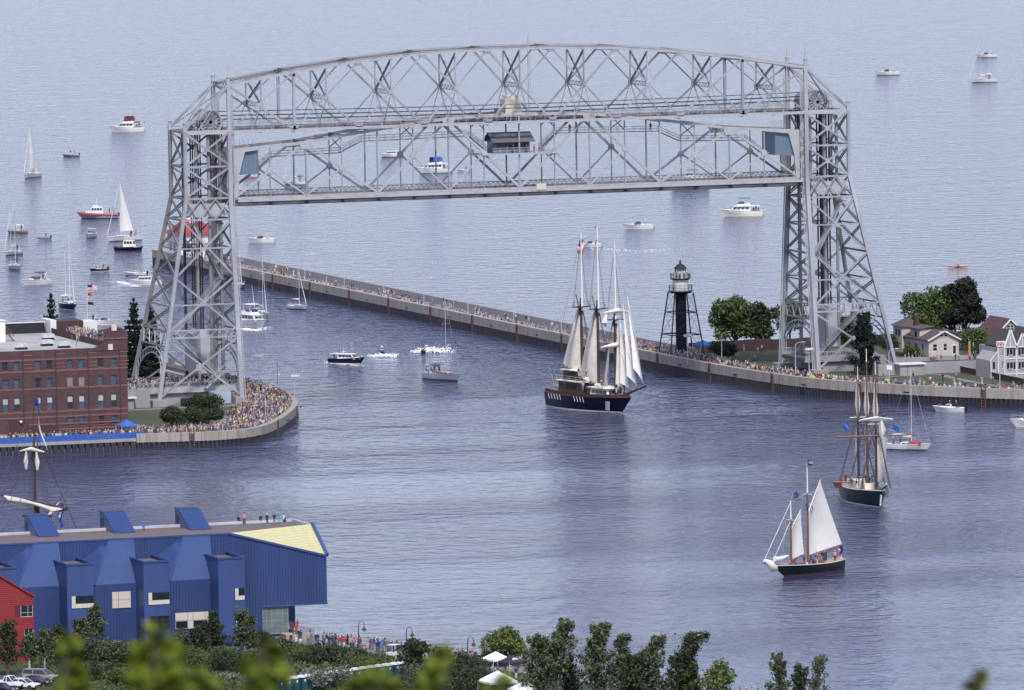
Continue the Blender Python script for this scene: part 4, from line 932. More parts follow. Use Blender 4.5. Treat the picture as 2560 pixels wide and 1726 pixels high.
# ------------------------------------------------------------------ blue ribbed museum building on the near shore
Yf, Yb, Yw = -422.3, -418.0, -413.5
Z0 = 2.3
AQ = thing('blue_building', 'bright blue ribbed metal building with skylights and pale yellow corner facet', 'building', (-190, Yw, Z0))
zr = FY(330, 1346, Yw).z; Xr = FY(817, 1450, Yw).x; zB = FY(817, 1390, Yw).z; XA = FY(570, 1333, Yw).x; zo = FY(817, 1507, Yw).z
Xg0, Xg1 = FY(655, 1550, Yw).x, FY(722, 1550, Yw).x; XL = -262.0; Ybk = Yw + 16.3; YC = Yw + 7.3
def ribs(b, p0, p1, q0, q1, pitch, N, prot=.09, wd_=.16):
    # ribs between edge p0-p1 and edge q0-q1
    p0, p1, q0, q1, N = Vector(p0), Vector(p1), Vector(q0), Vector(q1), Vector(N); n = max(2, int(max((p1 - p0).length, (q1 - q0).length) / pitch))
    U = (q1 - q0).normalized() if (q1 - q0).length > (p1 - p0).length else (p1 - p0).normalized()
    for k in range(n):
        t = (k + .5) / n; a = p0.lerp(p1, t); c = q0.lerp(q1, t)
        if (a - c).length < .25: continue
        o = U * (wd_ / 2); e = N * prot
        b.add([a - o, a + o, a + o + e, a - o + e, c - o, c + o, c + o + e, c - o + e], [(3, 2, 6, 7), (0, 3, 7, 4), (1, 5, 6, 2)])
fN = (0, -1, 0)
b = MB(); b.quad((XL, Yw, Z0), (Xg0, Yw, Z0), (Xg0, Yw, zo), (Xr, Yw, zo), (Xr, Yw, zB), (XA, Yw, zr), (XL, Yw, zr))
b.quad((Xr, Yw, zo), (Xr, Ybk, zo), (Xr, Ybk, zr), (Xr, YC, zr), (Xr, Yw, zB)); b.quad((XL, Ybk, Z0), (Xr, Ybk, Z0), (Xr, Ybk, zr), (XL, Ybk, zr)); b.quad((Xg0, Yw, zo), (Xr, Yw, zo), (Xr, Ybk, zo), (Xg0, Ybk, zo)); b.quad((Xg0, Yw, Z0), (Xg0, Ybk, Z0), (Xg0, Ybk, zo), (Xg0, Yw, zo))
b.build('main_wall', bluemetal, AQ)
b = MB()
x = XL + .2
while x < Xr - .1:
    top = zr if x < XA else zr + (zB - zr) * (x - XA) / (Xr - XA); bot = Z0 if x < Xg0 else zo
    b.bb(x - .08, x + .08, Yw - .1, Yw - .001, bot, top - .05); x += .43
tag(b.build('wall_ribs', bluemetal, AQ), kind='stuff')
b = MB(); b.bb(XL, Xr, Yw, Yw + .3, zo - .25, zo - .02) if False else b.bb(Xg0, Xr + .1, Yw - .13, Yw + .1, zo - .22, zo); b.build('soffit_trim', bluebox, AQ)
b = MB(); b.quad((XL, Yw + .3, zr - .3), (XA, Yw + .3, zr - .3), (Xr - .3, YC, zr - .3), (Xr - .3, Ybk, zr - .3), (XL, Ybk, zr - .3)); b.build('flat_roof', roofgravel, AQ)
b = MB(); b.bb(XL, Xr, Ybk - .35, Ybk, zr - .3, zr + .08); b.build('back_parapet', mat('white parapet flashing', (.42, .42, .45), .5), AQ)
b = MB(); b.bb(Xr - .35, Xr + .02, YC - .1, Ybk - .36, zr - .3, zr + .1); b.build('end_parapet', MATS['white parapet flashing'], AQ)
b = MB(); b.bb(XL, XA, Yw - .14, Yw + .3, zr - .12, zr + .12); b.build('front_coping', bluebox, AQ)
# yellow tiled facet: backing with separate tiles
A, B_, C_ = Vector((XA, Yw, zr)), Vector((Xr, Yw, zB)), Vector((Xr, YC, zr))
nrm = (B_ - A).cross(C_ - A).normalized(); nrm = nrm if nrm.z > 0 else -nrm
b = MB(); b.quad(A, B_, C_); b.build('facet', panelcream, AQ)
R_ = 12
for j in range(R_):
    t0, t1 = j / R_, (j + 1) / R_ - .004
    # rows run parallel to A-C, from the C edge down to B
    l0, r0 = A.lerp(B_, t0), C_.lerp(B_, t0); l1, r1 = A.lerp(B_, t1), C_.lerp(B_, t1)
    n = max(1, round((r0 - l0).length / 2.1))
    for k in range(n):
        s0, s1 = k / n, (k + 1) / n - .02 / max(.3, (r0 - l0).length / n) / n * 2
        b = MB(); q = [l0.lerp(r0, s0), l0.lerp(r0, s1), l1.lerp(r1, s1), l1.lerp(r1, s0)]; b.prism([p + nrm * .02 for p in q], nrm * .05); b.build('tile', tileyel, AQ)
b = MB(); b.bar(C_ + Vector((.1, 0, .1)), B_ + Vector((.1, 0, .1)), .5, .5); b.build('facet_edge', bluebox, AQ)
b = MB(); b.bar(A + Vector((0, -.1, .05)), B_ + Vector((0, -.1, .05)), .3, .3); b.build('facet_edge', bluebox, AQ)
# projecting box towers
u = lambda px, Y: FY(px, 1500, Y).x
boxes = [(-25, 42, 1421), (168, 235, 1411), (360, 424.5, 1404), (547, 612, 1395.5)]
def panel_window(x0, x1, z0, z1, Y, creamL=.16, creamB=.33, mull=(), root=AQ):
    # glass with cream panels at its left and below
    xm = x0 + (x1 - x0) * creamL; zm = z0 + (z1 - z0) * creamB
    b = MB(); b.bb(xm, x1, Y - .02, Y + .05, zm, z1); g = b.build('window', glass, root)
    b = MB(); b.bb(xm, x1, Y - .06, Y - .021, zm - .04, zm + .04); b.bb(xm - .04, xm + .04, Y - .06, Y - .021, zm, z1)
    for t in mull: xx = xm + (x1 - xm) * t; b.bb(xx - .03, xx + .03, Y - .06, Y - .021, zm, z1)
    subpart('frame', b, alum, g, root)
    for a in ((x0, xm - .03, z0, zm - .03), (x0, xm - .03, zm, z1), (xm, xm + (x1 - xm) * .66 - .03, z0, zm - .03), (xm + (x1 - xm) * .66, x1, z0, zm - .03)):
        b = MB(); b.bb(a[0], a[1], Y - .07, Y - .02, a[2], a[3]); b.build('wall_panel', panelcream, root)
for i, (a, c, vt) in enumerate(boxes):
    x0, x1 = u(a, Yf), u(c, Yf); zt_b = FY((a + c) / 2, vt, Yf).z
    b = MB(); shell(b, x0, x1, Yf, Yw, Z0, zt_b, 'b'); bt = b.build('box_tower', bluebox, AQ)
    b = MB(); ribs(b, (x0, Yf, zt_b - .1), (x1, Yf, zt_b - .1), (x0, Yf, Z0), (x1, Yf, Z0), .43, fN, .04, .12); tag(subpart('tower_ribs', b, bluebox, bt, AQ), kind='stuff')
    b = MB(); b.quad((x0, Yf, zt_b - .4), (x1, Yf, zt_b - .4), (x1, Yw, zt_b - .4), (x0, Yw, zt_b - .4)); subpart('tower_roof', b, roofgravel, bt, AQ)
    b = MB(); b.bb(x0 - .1, x1 + .1, Yf - .12, Yf + .2, zt_b - .15, zt_b + .12); b.bb(x0 - .1, x0 + .2, Yf + .2, Yw, zt_b - .15, zt_b + .12); b.bb(x1 - .2, x1 + .1, Yf + .2, Yw, zt_b - .15, zt_b + .12); subpart('coping', b, bluemetal2, bt, AQ)
    if i in (1, 2):
        dv = (0, 0, -9)[i]; panel_window(u(a + 11, Yf), u(c - 1.5, Yf), FY(a + 40, 1520 + dv, Yf).z, FY(a + 40, 1490 + dv, Yf).z, Yf - .05)
        sash(AQ, None, u(a + 13, Yf), u(c - 1, Yf), FY(a + 40, 1581 + dv, Yf).z, FY(a + 40, 1548 + dv, Yf).z, Yf - .13, mat('dark window frame', (.05, .05, .055), .6), glass, (.35, .68), (.33, .66), .08)
    if i == 3:
        panel_window(u(588, Yf), u(611, Yf), FY(600, 1500, Yf).z, FY(600, 1471, Yf).z, Yf - .05, .32, .34)
        panel_window(u(588, Yf), u(611, Yf), FY(600, 1566, Yf).z, FY(600, 1530, Yf).z, Yf - .05, .3, .3)
# hipped bays between them
bays = [(-30, 160, 86, 146, 1349.5, 1468, 18, 1406), (236, 346, 273, 334, 1347.5, 1461, 206, 1401), (424.5, 535, 459, 524, 1341, 1450.5, 392, 1393)]
for i, (a, c, ta, tc, vt, vb, bl, vbl) in enumerate(bays):
    if i == 0: a = 42
    x0, x1 = u(a, Yb), u(c, Yb); zb = FY((a + c) / 2, vb, Yb).z
    b = MB(); b.quad((x0, Yb, Z0), (x1, Yb, Z0), (x1, Yb, zb), (x0, Yb, zb)); b.quad((x1, Yb, Z0), (x1, Yw, Z0), (x1, Yw, zb), (x1, Yb, zb)); by = b.build('bay_wall', bluemetal, AQ)
    b = MB(); ribs(b, (x0, Yb, zb), (x1, Yb, zb), (x0, Yb, Z0), (x1, Yb, Z0), .43, fN); tag(subpart('wall_ribs', b, bluemetal, by, AQ), kind='stuff')
    TL, TR = Vector((FY(ta, vt, Yw).x, Yw - .02, zr - .15)), Vector((FY(tc, vt, Yw).x, Yw - .02, zr - .15)); BL, BR_ = Vector((x0, Yb, zb)), Vector((x1, Yb, zb)); pk = FY(bl, vbl, Yw); KL = Vector((pk.x, Yw - .02, pk.z))
    b = MB(); b.quad(TL, TR, BR_, BL); b.quad(TL, BL, KL); b.quad(TR, BR_, (x1, Yw, zb)); br_ = b.build('bay_roof', bluemetal2, AQ)
    N1 = (BL - TL).cross(TR - TL).normalized(); N1 = N1 if N1.z > 0 else -N1; N2 = (BL - TL).cross(KL - TL).normalized(); N2 = N2 if N2.z > 0 else -N2
    b = MB(); ribs(b, TL, TR, BL, BR_, .43, N1, .1, .15); ribs(b, TL, TL.lerp(KL, .001), BL, KL, .43, N2, .1, .15); tag(subpart('roof_ribs', b, bluemetal2, br_, AQ), kind='stuff')
    b = MB(); b.bar(TL, BL, .25, .25); b.bar(TL, KL, .2, .2); subpart('ridge_cap', b, bluemetal2, br_, AQ)
    if i == 1:
        X0, X1, z0, z1 = u(280, Yb), u(326, Yb), FY(303, 1520, Yb).z, FY(303, 1479.5, Yb).z
        for p in ((0, .32, 0, .5), (.34, 1, 0, .5), (0, .32, .52, 1), (.34, 1, .52, 1)):
            b = MB(); b.bb(X0 + (X1 - X0) * p[0], X0 + (X1 - X0) * p[1], Yb - .16, Yb - .05, z0 + (z1 - z0) * p[2], z0 + (z1 - z0) * p[3]); b.build('wall_panel', panelcream, AQ)
    if i == 2:
        z2, z1, z0 = FY(480, 1531, Yb).z, FY(480, 1550, Yb).z, FY(480, 1571, Yb).z
        for a_, c_, p, q in ((437, 467.5, z1, z2), (468.5, 480.5, z1, z2), (481.5, 511, z1, z2), (512, 522, z1, z2), (468.5, 480.5, z0, z1 - .05), (512, 522, z0, z1 - .05)):
            b = MB(); b.bb(u(a_, Yb), u(c_, Yb), Yb - .16, Yb - .05, p, q); b.build('wall_panel', panelcream, AQ)
        for a_, c_ in ((437, 468), (481, 511.5)): sash(AQ, None, u(a_, Yb), u(c_, Yb), z0, z1 - .06, Yb - .16, alum, glass, (), (), .06)
# glass hall under the overhang
gh = sash(AQ, None, Xg0 + .1, Xg1, Z0 + .3, zo - .3, Yw + .15, mat('grey curtain wall frame', (.2, .22, .23), .5), mat('grey glass', (.13, .17, .17), .15, var=.25, scale=.6), (.16, .36, .78), (.26, .5, .74), .12)
b = MB(); b.bb(Xg1 - .1, Xg1 - .02, Yw + .25, Ybk - 1, Z0, zo - .3); b.build('hall_side_glass', mat('grey glass', (.13, .17, .17), .15), AQ)
# skylight monitors
for i, (px, py) in enumerate(((61, 1331), (250, 1322), (438, 1314))):
    p = G(px, py, zr - .3); W = 3.05; z0 = zr - .3; H = 2.55
    prof = [(p.y, z0), (p.y, z0 + H), (p.y - 2.1, z0 + H), (p.y - 8.3, z0)]
    b = MB(); b.prism([(p.x, y, z) for y, z in prof], (W, 0, 0)); sk = b.build('skylight', bluebox, AQ)
    b = MB(); e0, e1 = Vector((0, p.y - 2.1, z0 + H)), Vector((0, p.y - 8.3, z0)); N = Vector((0, -H, 6.2)).normalized()
    b.prism([Vector((p.x - .06, 0, 0)) + e0 + N * .01, Vector((p.x + W + .06, 0, 0)) + e0 + N * .01, Vector((p.x + W + .06, 0, 0)) + e1 + N * .01, Vector((p.x - .06, 0, 0)) + e1 + N * .01], N * .08)
    for k in range(8): xx = p.x + W * k / 7; b.bar(Vector((xx, 0, 0)) + e0 + N * .1, Vector((xx, 0, 0)) + e1 + N * .1, .07, .12)
    subpart('seamed_roof', b, bluemetal2, sk, AQ)
    b = MB(); b.bb(p.x - .08, p.x + W + .08, p.y - 2.25, p.y + .1, z0 + H, z0 + H + .16); subpart('rim', b, bluemetal2, sk, AQ)
    b = MB(); b.bb(p.x + .3, p.x + W - .3, p.y - 1.8, p.y - .25, z0 + H + .161, z0 + H + .17); subpart('well', b, black, sk, AQ)
    b = MB(); b.bb(p.x - .05, p.x - .005, p.y - 2.0, p.y - .5, z0 + .6, z0 + 1.7); subpart('vent_opening', b, black, sk, AQ)
# red clapboard building
YR = -428.0
RB = thing('red_building', 'red clapboard gabled building in front of the blue one', 'building', (-230, YR, Z0))
rx1 = FY(84, 1550, YR).x; zA = FY(84, 1491, YR).z; zP = FY(0, 1442, YR).z; xP = FY(0, 1442, YR).x; sl = (zP - zA) / (rx1 - xP); rx0 = rx1 - 12; zt_r = zA + 12 * sl
hl = [(FY(37, 1530, YR).x - rx0, FY(82.5, 1530, YR).x - rx0, FY(60, 1543, YR).z - Z0, FY(60, 1514, YR).z - Z0), (FY(60, 1530, YR).x - rx0, FY(82.5, 1530, YR).x - rx0, FY(60, 1590, YR).z - Z0, FY(60, 1573, YR).z - Z0)]
b = MB(); wall_holes(b, (rx0, YR, Z0), (1, 0, 0), (0, 0, 1), 12, zA - Z0, hl, .25, (0, 1, 0)); b.quad((rx0, YR, zA), (rx1, YR, zA), (rx0, YR, zt_r)); b.quad((rx1, YR, Z0), (rx1, Yb - .1, Z0), (rx1, Yb - .1, zA), (rx1, YR, zA)); b.build('wall', redsiding, RB)
b = MB(); z = Z0 + .2
while z < zt_r - .3:
    xe = rx1 if z < zA else rx1 - (z - zA) / sl
    segs = [(rx0, xe)]
    for h in hl:
        if h[2] - .1 < z - Z0 < h[3] + .02: segs = [s for a_, c_ in segs for s in ((a_, min(c_, rx0 + h[0])), (max(a_, rx0 + h[1]), c_)) if s[1] - s[0] > .05]
    for a_, c_ in segs: b.bb(a_, c_, YR - .05, YR - .001, z, z + .13)
    z += .3
tag(b.build('clapboards', redsiding, RB), kind='stuff')
sash(RB, None, rx0 + hl[0][0] + .9, rx0 + hl[0][1], Z0 + hl[0][2], Z0 + hl[0][3], YR + .1, alum, glass, (.6,), (.36,), .07); b = MB(); b.bb(rx0 + hl[0][0], rx0 + hl[0][0] + .88, YR + .08, YR + .15, Z0 + hl[0][2], Z0 + hl[0][3]); b.build('shutter_panel', mat('dark red panel', (.08, .015, .02), .6), RB)
sash(RB, None, rx0 + hl[1][0], rx0 + hl[1][1], Z0 + hl[1][2], Z0 + hl[1][3], YR + .1, alum, glass, (.5,), (), .07)
b = MB(); b.prism([(rx0, YR - .3, zt_r), (rx1 + .3, YR - .3, zA - .2), (rx1 + .3, YR - .3, zA), (rx0, YR - .3, zt_r + .2)], (0, 9.5, 0)); b.build('roof', redsiding, RB)
# ------------------------------------------------------------------ vegetation
def leafmat(name, a, b2, sc=0.9):
    m = mat(name, a, 0.7, rgb2=b2, scale=sc, spec=.25); return m
LM = {'green': leafmat('green leaves', (.046, .074, .022), (.088, .122, .034)), 'dark': leafmat('dark leaves', (.022, .034, .016), (.045, .06, .026)),
      'spruce': leafmat('spruce needles', (.010, .018, .014), (.02, .032, .022)), 'maroon': leafmat('maroon leaves', (.013, .017, .013), (.026, .032, .022)),
      'birch': leafmat('grey green leaves', (.05, .066, .032), (.105, .122, .06)), 'light': leafmat('light green leaves', (.07, .10, .025), (.12, .15, .04)),
      'bright': leafmat('young yellow green leaves', (.045, .07, .006), (.15, .185, .012), 14.0), 'pale': leafmat('silvery shrub leaves', (.10, .11, .085), (.18, .19, .15))}
def leaves_mesh(name, C_, S, m, flat=0.0, elong=1.5):
    n = len(C_); a = rng.normal(size=(n, 3)); a /= np.linalg.norm(a, axis=1)[:, None]; h = rng.normal(size=(n, 3)); h[:, 2] += flat
    c = np.cross(a, h); c /= np.linalg.norm(c, axis=1)[:, None] + 1e-9
    S = S[:, None]; V = np.stack([C_ - a * S * elong, C_ - c * S * .75, C_ + a * S * elong, C_ + c * S * .75], 1).reshape(-1, 3)
    me = bpy.data.meshes.new(name); me.vertices.add(4 * n); me.vertices.foreach_set('co', V.astype(np.float32).ravel())
    me.loops.add(4 * n); me.loops.foreach_set('vertex_index', np.arange(4 * n, dtype=np.int32)); me.polygons.add(n); me.polygons.foreach_set('loop_start', np.arange(0, 4 * n, 4, dtype=np.int32)); me.polygons.foreach_set('loop_total', np.full(n, 4, dtype=np.int32))
    me.update(calc_edges=True); me.materials.append(m); return me
def lobes_cloud(lobes, n, shell=.55):
    vol = np.array([l[3] ** 2 for l in lobes]); vol = vol / vol.sum(); idx = rng.choice(len(lobes), n, p=vol); L = np.array(lobes)[idx]
    d = rng.normal(size=(n, 3)); d /= np.linalg.norm(d, axis=1)[:, None]; r = L[:, 3] * (shell + (1.08 - shell) * rng.random(n) ** .8)
    # small tufts break up the outline
    d[:, 2] *= .85; return L[:, :3] + d * r[:, None] + rng.normal(size=(n, 3)) * .12
def tree(name, label, p, H, R, style='broad', leaf='green', n=2200, size=.2, group=None, barkm=None, clear=.25, cat='tree', lean=0.0):
    t = thing(name, label, cat, p, 0, group); barkm = barkm or bark; b = MB()
    if style == 'broad':
        L = []; k = 7 + int(rng.integers(0, 4)); zc = H * (clear + (1 - clear) / 2); hh = H * (1 - clear) / 2
        for i in range(k):
            a = 2 * PI * i / k + rng.random(); rr = R * (.35 + .3 * rng.random()); z = zc + hh * (rng.random() * 1.1 - .62)
            L.append((rr * math.cos(a), rr * math.sin(a), z, R * (.34 + .2 * rng.random())))
        L += [(rng.normal() * .1 * R, rng.normal() * .1 * R, H - R * .42, R * .44), (lean * R, 0, zc, R * .55), (lean * R * .6, .1, zc + hh * .4, R * .5)]
        C_ = lobes_cloud(L, n)
        b.tube((0, 0, -.3), (0, 0, H * clear), R * .07, R * .055, 7); b.tube((0, 0, H * clear), (0, 0, H * .8), R * .055, R * .015, 6)
        for l in L: b.tube((0, 0, H * clear * (.9 + .4 * rng.random())), l[:3], R * .03, R * .008, 5)
    elif style == 'column':
        nl = 22; T = []
        b.tube((0, 0, -.3), (lean * R * .15, 0, H * .5), R * .09, R * .05, 6); b.tube((lean * R * .15, 0, H * .5), (lean * R * .7, 0, H * .98), R * .05, .01, 5)
        for i in range(nl):
            f = i / (nl - 1); zb = H * (clear + (.86 - clear) * f); a = i * 2.4 + rng.random(); rr = R * (.95 - .62 * f) * (.65 + .5 * rng.random()); up = H * (.10 + .20 * rng.random())
            p0 = np.array([lean * R * .7 * (zb / H) ** 2, 0, zb]); p1 = np.array([rr * math.cos(a) + lean * R * 1.1 * ((zb + up) / H) ** 2, rr * math.sin(a), min(zb + up, H)])
            b.tube(p0, p1, R * .03, .01, 4); T.append((p0, p1, rr))
        T.append((np.array([lean * R * .3, 0, H * .7]), np.array([lean * R, 0, H]), R * .3))
        idx = rng.integers(0, len(T), n); f = rng.random(n) ** .6; P0 = np.array([t_[0] for t_ in T])[idx]; P1 = np.array([t_[1] for t_ in T])[idx]; sp = np.array([.085 * R + .10 * t_[2] for t_ in T])[idx]
        C_ = P0 + (P1 - P0) * f[:, None] + rng.normal(size=(n, 3)) * (sp * (1.25 - .8 * f))[:, None] * np.array([1, 1, 1.3])
    elif style == 'spruce':
        z = 1 - np.sqrt(rng.random(n)); lev = np.floor(z * 16) / 16; fr = (z - lev) * 16; z2 = lev + (fr * .55) / 16
        k = rng.integers(0, 9, n); a = k * 2 * PI / 9 + lev * 40 + rng.normal(size=n) * .13; f = rng.random(n) ** .6; rad = R * (1 - lev) ** .85 * f * (.8 + .35 * np.sin(k * 5 + lev * 50))
        C_ = np.stack([rad * np.cos(a), rad * np.sin(a), H * (clear + (1 - clear) * z2) - rad * .28 + .03 * H * (f ** 3)], 1) + rng.normal(size=(n, 3)) * .06
        b.tube((0, 0, -.3), (0, 0, H * .98), R * .1, .02, 6)
        for i in range(24):
            zz_ = i / 26; a = i * 2.4; r = R * .8 * (1 - zz_) ** .85; z_ = H * (clear + (1 - clear) * zz_); b.tube((0, 0, z_), (r * math.cos(a), r * math.sin(a), z_ - r * .25), R * .02, .01, 4)
    else:                           # shrub
        L = []
        for i in range(9): a = rng.random() * 2 * PI; rr = R * .62 * math.sqrt(rng.random()); q = H * (.30 + .12 * rng.random()); L.append((rr * math.cos(a), rr * math.sin(a), H * .52 + (rng.random() - .5) * H * .3, max(q, R * .3)))
        C_ = lobes_cloud(L, n, .5); C_[:, 2] = np.abs(C_[:, 2]) * min(1, H / (H * .75 + R * .25)) + .05
        for i in range(7): a = i * .9; b.tube((0, 0, -.1), (R * .5 * math.cos(a), R * .5 * math.sin(a), H * .6), .05, .02, 4)
    b.build('trunk' if style != 'shrub' else 'stems', barkm, t, False, True)
    S = size * (.6 + .8 * rng.random(n)); o = linkobj('crown' if style != 'shrub' else 'foliage', leaves_mesh('leaves', C_, S, LM[leaf], .3), t); tag(o, kind='stuff'); return t
def TG(u, v, z): p = G(u, v, z); return (p.x, p.y, z)
# Park Point
tree('broadleaf_tree', 'wide leafy green tree in front of the maroon sea wall', TG(1838, 872, ZS), 11.2, 5.6, n=6500, size=.24, lean=.2, clear=.12)
tree('broadleaf_tree', 'smaller leafy tree crowding against the wide green tree', TG(1900, 872, ZS), 10.0, 4.2, n=4200, size=.23, leaf='dark', clear=.1)
tree('broadleaf_tree', 'thin young tree with sparse crown left of the wide green tree', TG(1815, 868, ZS), 5.2, 1.6, n=500, size=.17, clear=.5)
tree('broadleaf_tree', 'leafy tree half hidden behind the tower leg', TG(1975, 862, ZS), 9.5, 3.6, n=2400, size=.2)
tree('round_shrub', 'dark round bush between the blue tent and the lawn', TG(1815, 899, ZS), 4.2, 4.2, 'shrub', 'dark', 3000, .16, cat='bush')
tree('conifer', 'dense dark conifer standing in front of the tower ramp', TG(2162, 938, ZS), 12.2, 3.3, 'column', 'spruce', 8000, .18, clear=.05)
tree('broadleaf_tree', 'dark tree behind the lower braces of the tower', TG(2110, 892, ZS), 8.5, 3.6, n=2000, size=.2, leaf='dark')
tree('hedge_bush', 'dark rounded bush beside the ramp wall and house', TG(2222, 884, 3.6), 4.2, 2.6, 'shrub', 'dark', 1400, .16, cat='bush')
tree('hedge_bush', 'low green bush under the cream house windows', TG(2282, 886, 3.6), 2.0, 2.4, 'shrub', 'green', 800, .15, cat='bush')
tree('broadleaf_tree', 'broad green tree rising behind the cream house', TG(2338, 868, 3.4), 12.6, 7.0, n=8000, size=.24, clear=.15)
tree('maple_tree', 'tall blackish dark maple behind the cream house', TG(2415, 870, 3.4), 14.6, 5.0, n=8000, size=.24, leaf='maroon', clear=.2)
tree('hedge_bush', 'tall green thicket right behind the cream house wall', TG(2432, 884, 3.8), 6.4, 3.6, 'shrub', 'green', 2200, .18, cat='bush')
tree('hedge_bush', 'dark thicket between the two pitched roof houses', TG(2462, 896, 4.0), 3.4, 2.4, 'shrub', 'dark', 1300, .16, cat='bush')
# Canal Park
tree('spruce_tree', 'tall dark spruce standing between brick building and tower', TG(338, 968, ZN), 18.3, 4.2, 'spruce', 'spruce', 9000, .22, clear=.04)
tree('spruce_tree', 'second spruce half behind the tower legs', TG(378, 958, ZN), 17.0, 3.6, 'spruce', 'spruce', 7000, .22, clear=.04)
tree('spruce_tree', 'short spruce peeking above the back roof of the brick building', (FY(128, 790, 62).x, 62.0, ZN), FY(128, 730, 62).z - ZN, 3.8, 'spruce', 'spruce', 5000, .22, clear=.05)
tree('broadleaf_tree', 'dark tree top at the far edge of the brick roof', (-92, 66, ZN), 8.0, 2.6, leaf='dark', n=1200)
tree('round_shrub', 'dark clipped bush on the lawn under the tower', TG(508, 1036, ZN), 4.4, 4.0, 'shrub', 'dark', 4200, .13, cat='bush')
tree('round_shrub', 'large spreading bush on the lawn beside the crowd', TG(452, 1068, ZN), 4.4, 5.0, 'shrub', 'dark', 5200, .13, cat='bush')
tree('round_shrub', 'spreading bush on the lawn nestled below the clipped bush', TG(516, 1060, ZN), 3.6, 4.6, 'shrub', 'dark', 4200, .13, cat='bush')
# near shore
Zf = 2.3
def nt_(u, vtop, vbase, style, leaf, label, Rp, n=2200, size=.15, name='broadleaf_tree', clear=.2, barkm=None, lean=0., cat='tree'):
    p = G(u, vbase, Zf); s = FPX / (p - CAM_POS).length; H = (vbase - vtop) / s; tree(name, label, (p.x, p.y, Zf), H, Rp / s * (1.25 if style == 'column' else 1.1), style, leaf, n, size, clear=clear, barkm=barkm, lean=lean, cat=cat)
nt_(20, 1556, 1690, 'column', 'dark', 'dark tree before the red building nearest its sloping roof', 36, 2200, .14)
nt_(74, 1585, 1682, 'column', 'birch', 'slim pale trunked tree by the silver minivan', 28, 1800, .13, clear=.35, barkm=barkpale)
nt_(112, 1575, 1680, 'column', 'birch', 'grey green tree behind the silver minivan', 30, 1800, .13, clear=.3, barkm=barkpale)
nt_(148, 1556, 1640, 'broad', 'dark', 'small round dark tree at the foot of the blue wall', 24, 1200, .14)
nt_(150, 1588, 1665, 'broad', 'light', 'light green leafy tree before the blue building', 26, 1500, .14)
nt_(236, 1505, 1632, 'column', 'birch', 'tall slim aspen before the first blue box tower', 30, 2400, .13, clear=.15, barkm=barkpale)
nt_(205, 1548, 1640, 'column', 'birch', 'grey green aspen leaning by the blue box tower', 26, 1700, .13, barkm=barkpale)
nt_(455, 1575, 1640, 'column', 'birch', 'wispy young aspen before the cream wall panels', 24, 1100, .12, clear=.3, barkm=barkpale)
nt_(497, 1568, 1640, 'column', 'dark', 'dark young aspen under the cream wall panels', 30, 1700, .13, clear=.1)
nt_(535, 1532, 1632, 'column', 'dark', 'dark columnar tree at the last blue box tower', 28, 2800, .13, clear=.06)
nt_(612, 1530, 1640, 'column', 'birch', 'tall full aspen at the corner of the blue building', 40, 3600, .13, clear=.12, barkm=barkpale)
sh = [(175, 1650, 52, 40, 'green'), (240, 1655, 60, 56, 'dark'), (300, 1660, 60, 60, 'birch'), (350, 1650, 46, 44, 'dark'), (405, 1650, 56, 50, 'green'), (250, 1700, 60, 48, 'dark'), (320, 1712, 55, 44, 'green'), (455, 1668, 60, 52, 'dark'),
      (520, 1672, 66, 60, 'green'), (585, 1680, 80, 56, 'dark'), (640, 1672, 60, 46, 'green'), (700, 1640, 50, 40, 'dark'), (742, 1650, 64, 42, 'green'), (800, 1655, 70, 46, 'dark'), (856, 1662, 66, 44, 'dark'), (905, 1668, 66, 40, 'birch'), (950, 1680, 66, 40, 'green'), (400, 1715, 50, 40, 'green'), (480, 1722, 46, 34, 'light'), (580, 1722, 60, 36, 'pale'), (820, 1722, 62, 60, 'pale'), (1100, 1690, 55, 52, 'dark'), (1150, 1690, 60, 54, 'dark'), (1060, 1722, 60, 62, 'birch'), (1130, 1740, 70, 70, 'dark'), (1200, 1730, 66, 62, 'dark'), (1230, 1666, 40, 36, 'green')]
pos_words = ['in the rough grass before the red and blue buildings', 'on the slope by the parked cars', 'beside the row of green portable toilets', 'along the harbour walk below the crowd', 'near the white canopy tent']
for i, (u_, v_, rp, hp, lf) in enumerate(sh):
    w_ = pos_words[0] if u_ < 420 and v_ < 1690 else pos_words[1] if u_ < 420 else pos_words[4] if u_ > 1000 else pos_words[3] if v_ < 1672 else pos_words[2]
    adj = {'green': 'green', 'dark': 'dark green', 'birch': 'grey green', 'light': 'light green', 'pale': 'silvery flowering'}[lf]
    p = G(u_, v_, Zf); s = 17.2; tree('shrub', f'{adj} shrub {w_}', (p.x, p.y, Zf), hp / s * 1.1, rp / s * 1.25, 'shrub', lf, 1900, .13, 'shrubs of the near shore', cat='shrub')
nt_(1037, 1592, 1706, 'broad', 'dark', 'rounded dark green tree standing in the harbour walk crowd', 36, 2600, .15, clear=.25)
nt_(1262, 1566, 1668, 'broad', 'light', 'bright leafy tree behind the white canopy tent', 50, 3400, .16, clear=.2, lean=.3)
nt_(1385, 1556, 1745, 'column', 'birch', 'tall ragged poplar next to the dark canopy tent', 48, 4200, .15, clear=.1, lean=.5)
nt_(1345, 1590, 1745, 'column', 'birch', 'grey green poplar close behind the dark canopy tent', 42, 3200, .15, clear=.1)
nt_(1428, 1628, 1742, 'spruce', 'spruce', 'small dark spruce squeezed between two poplars', 30, 2200, .12, name='spruce_tree', clear=.05)
nt_(1490, 1562, 1750, 'column', 'birch', 'tall twin topped poplar right of the small spruce', 44, 4600, .15, clear=.08, lean=.3)
nt_(1555, 1588, 1752, 'column', 'birch', 'narrow poplar in the middle of the tree row', 38, 3000, .15, clear=.1)
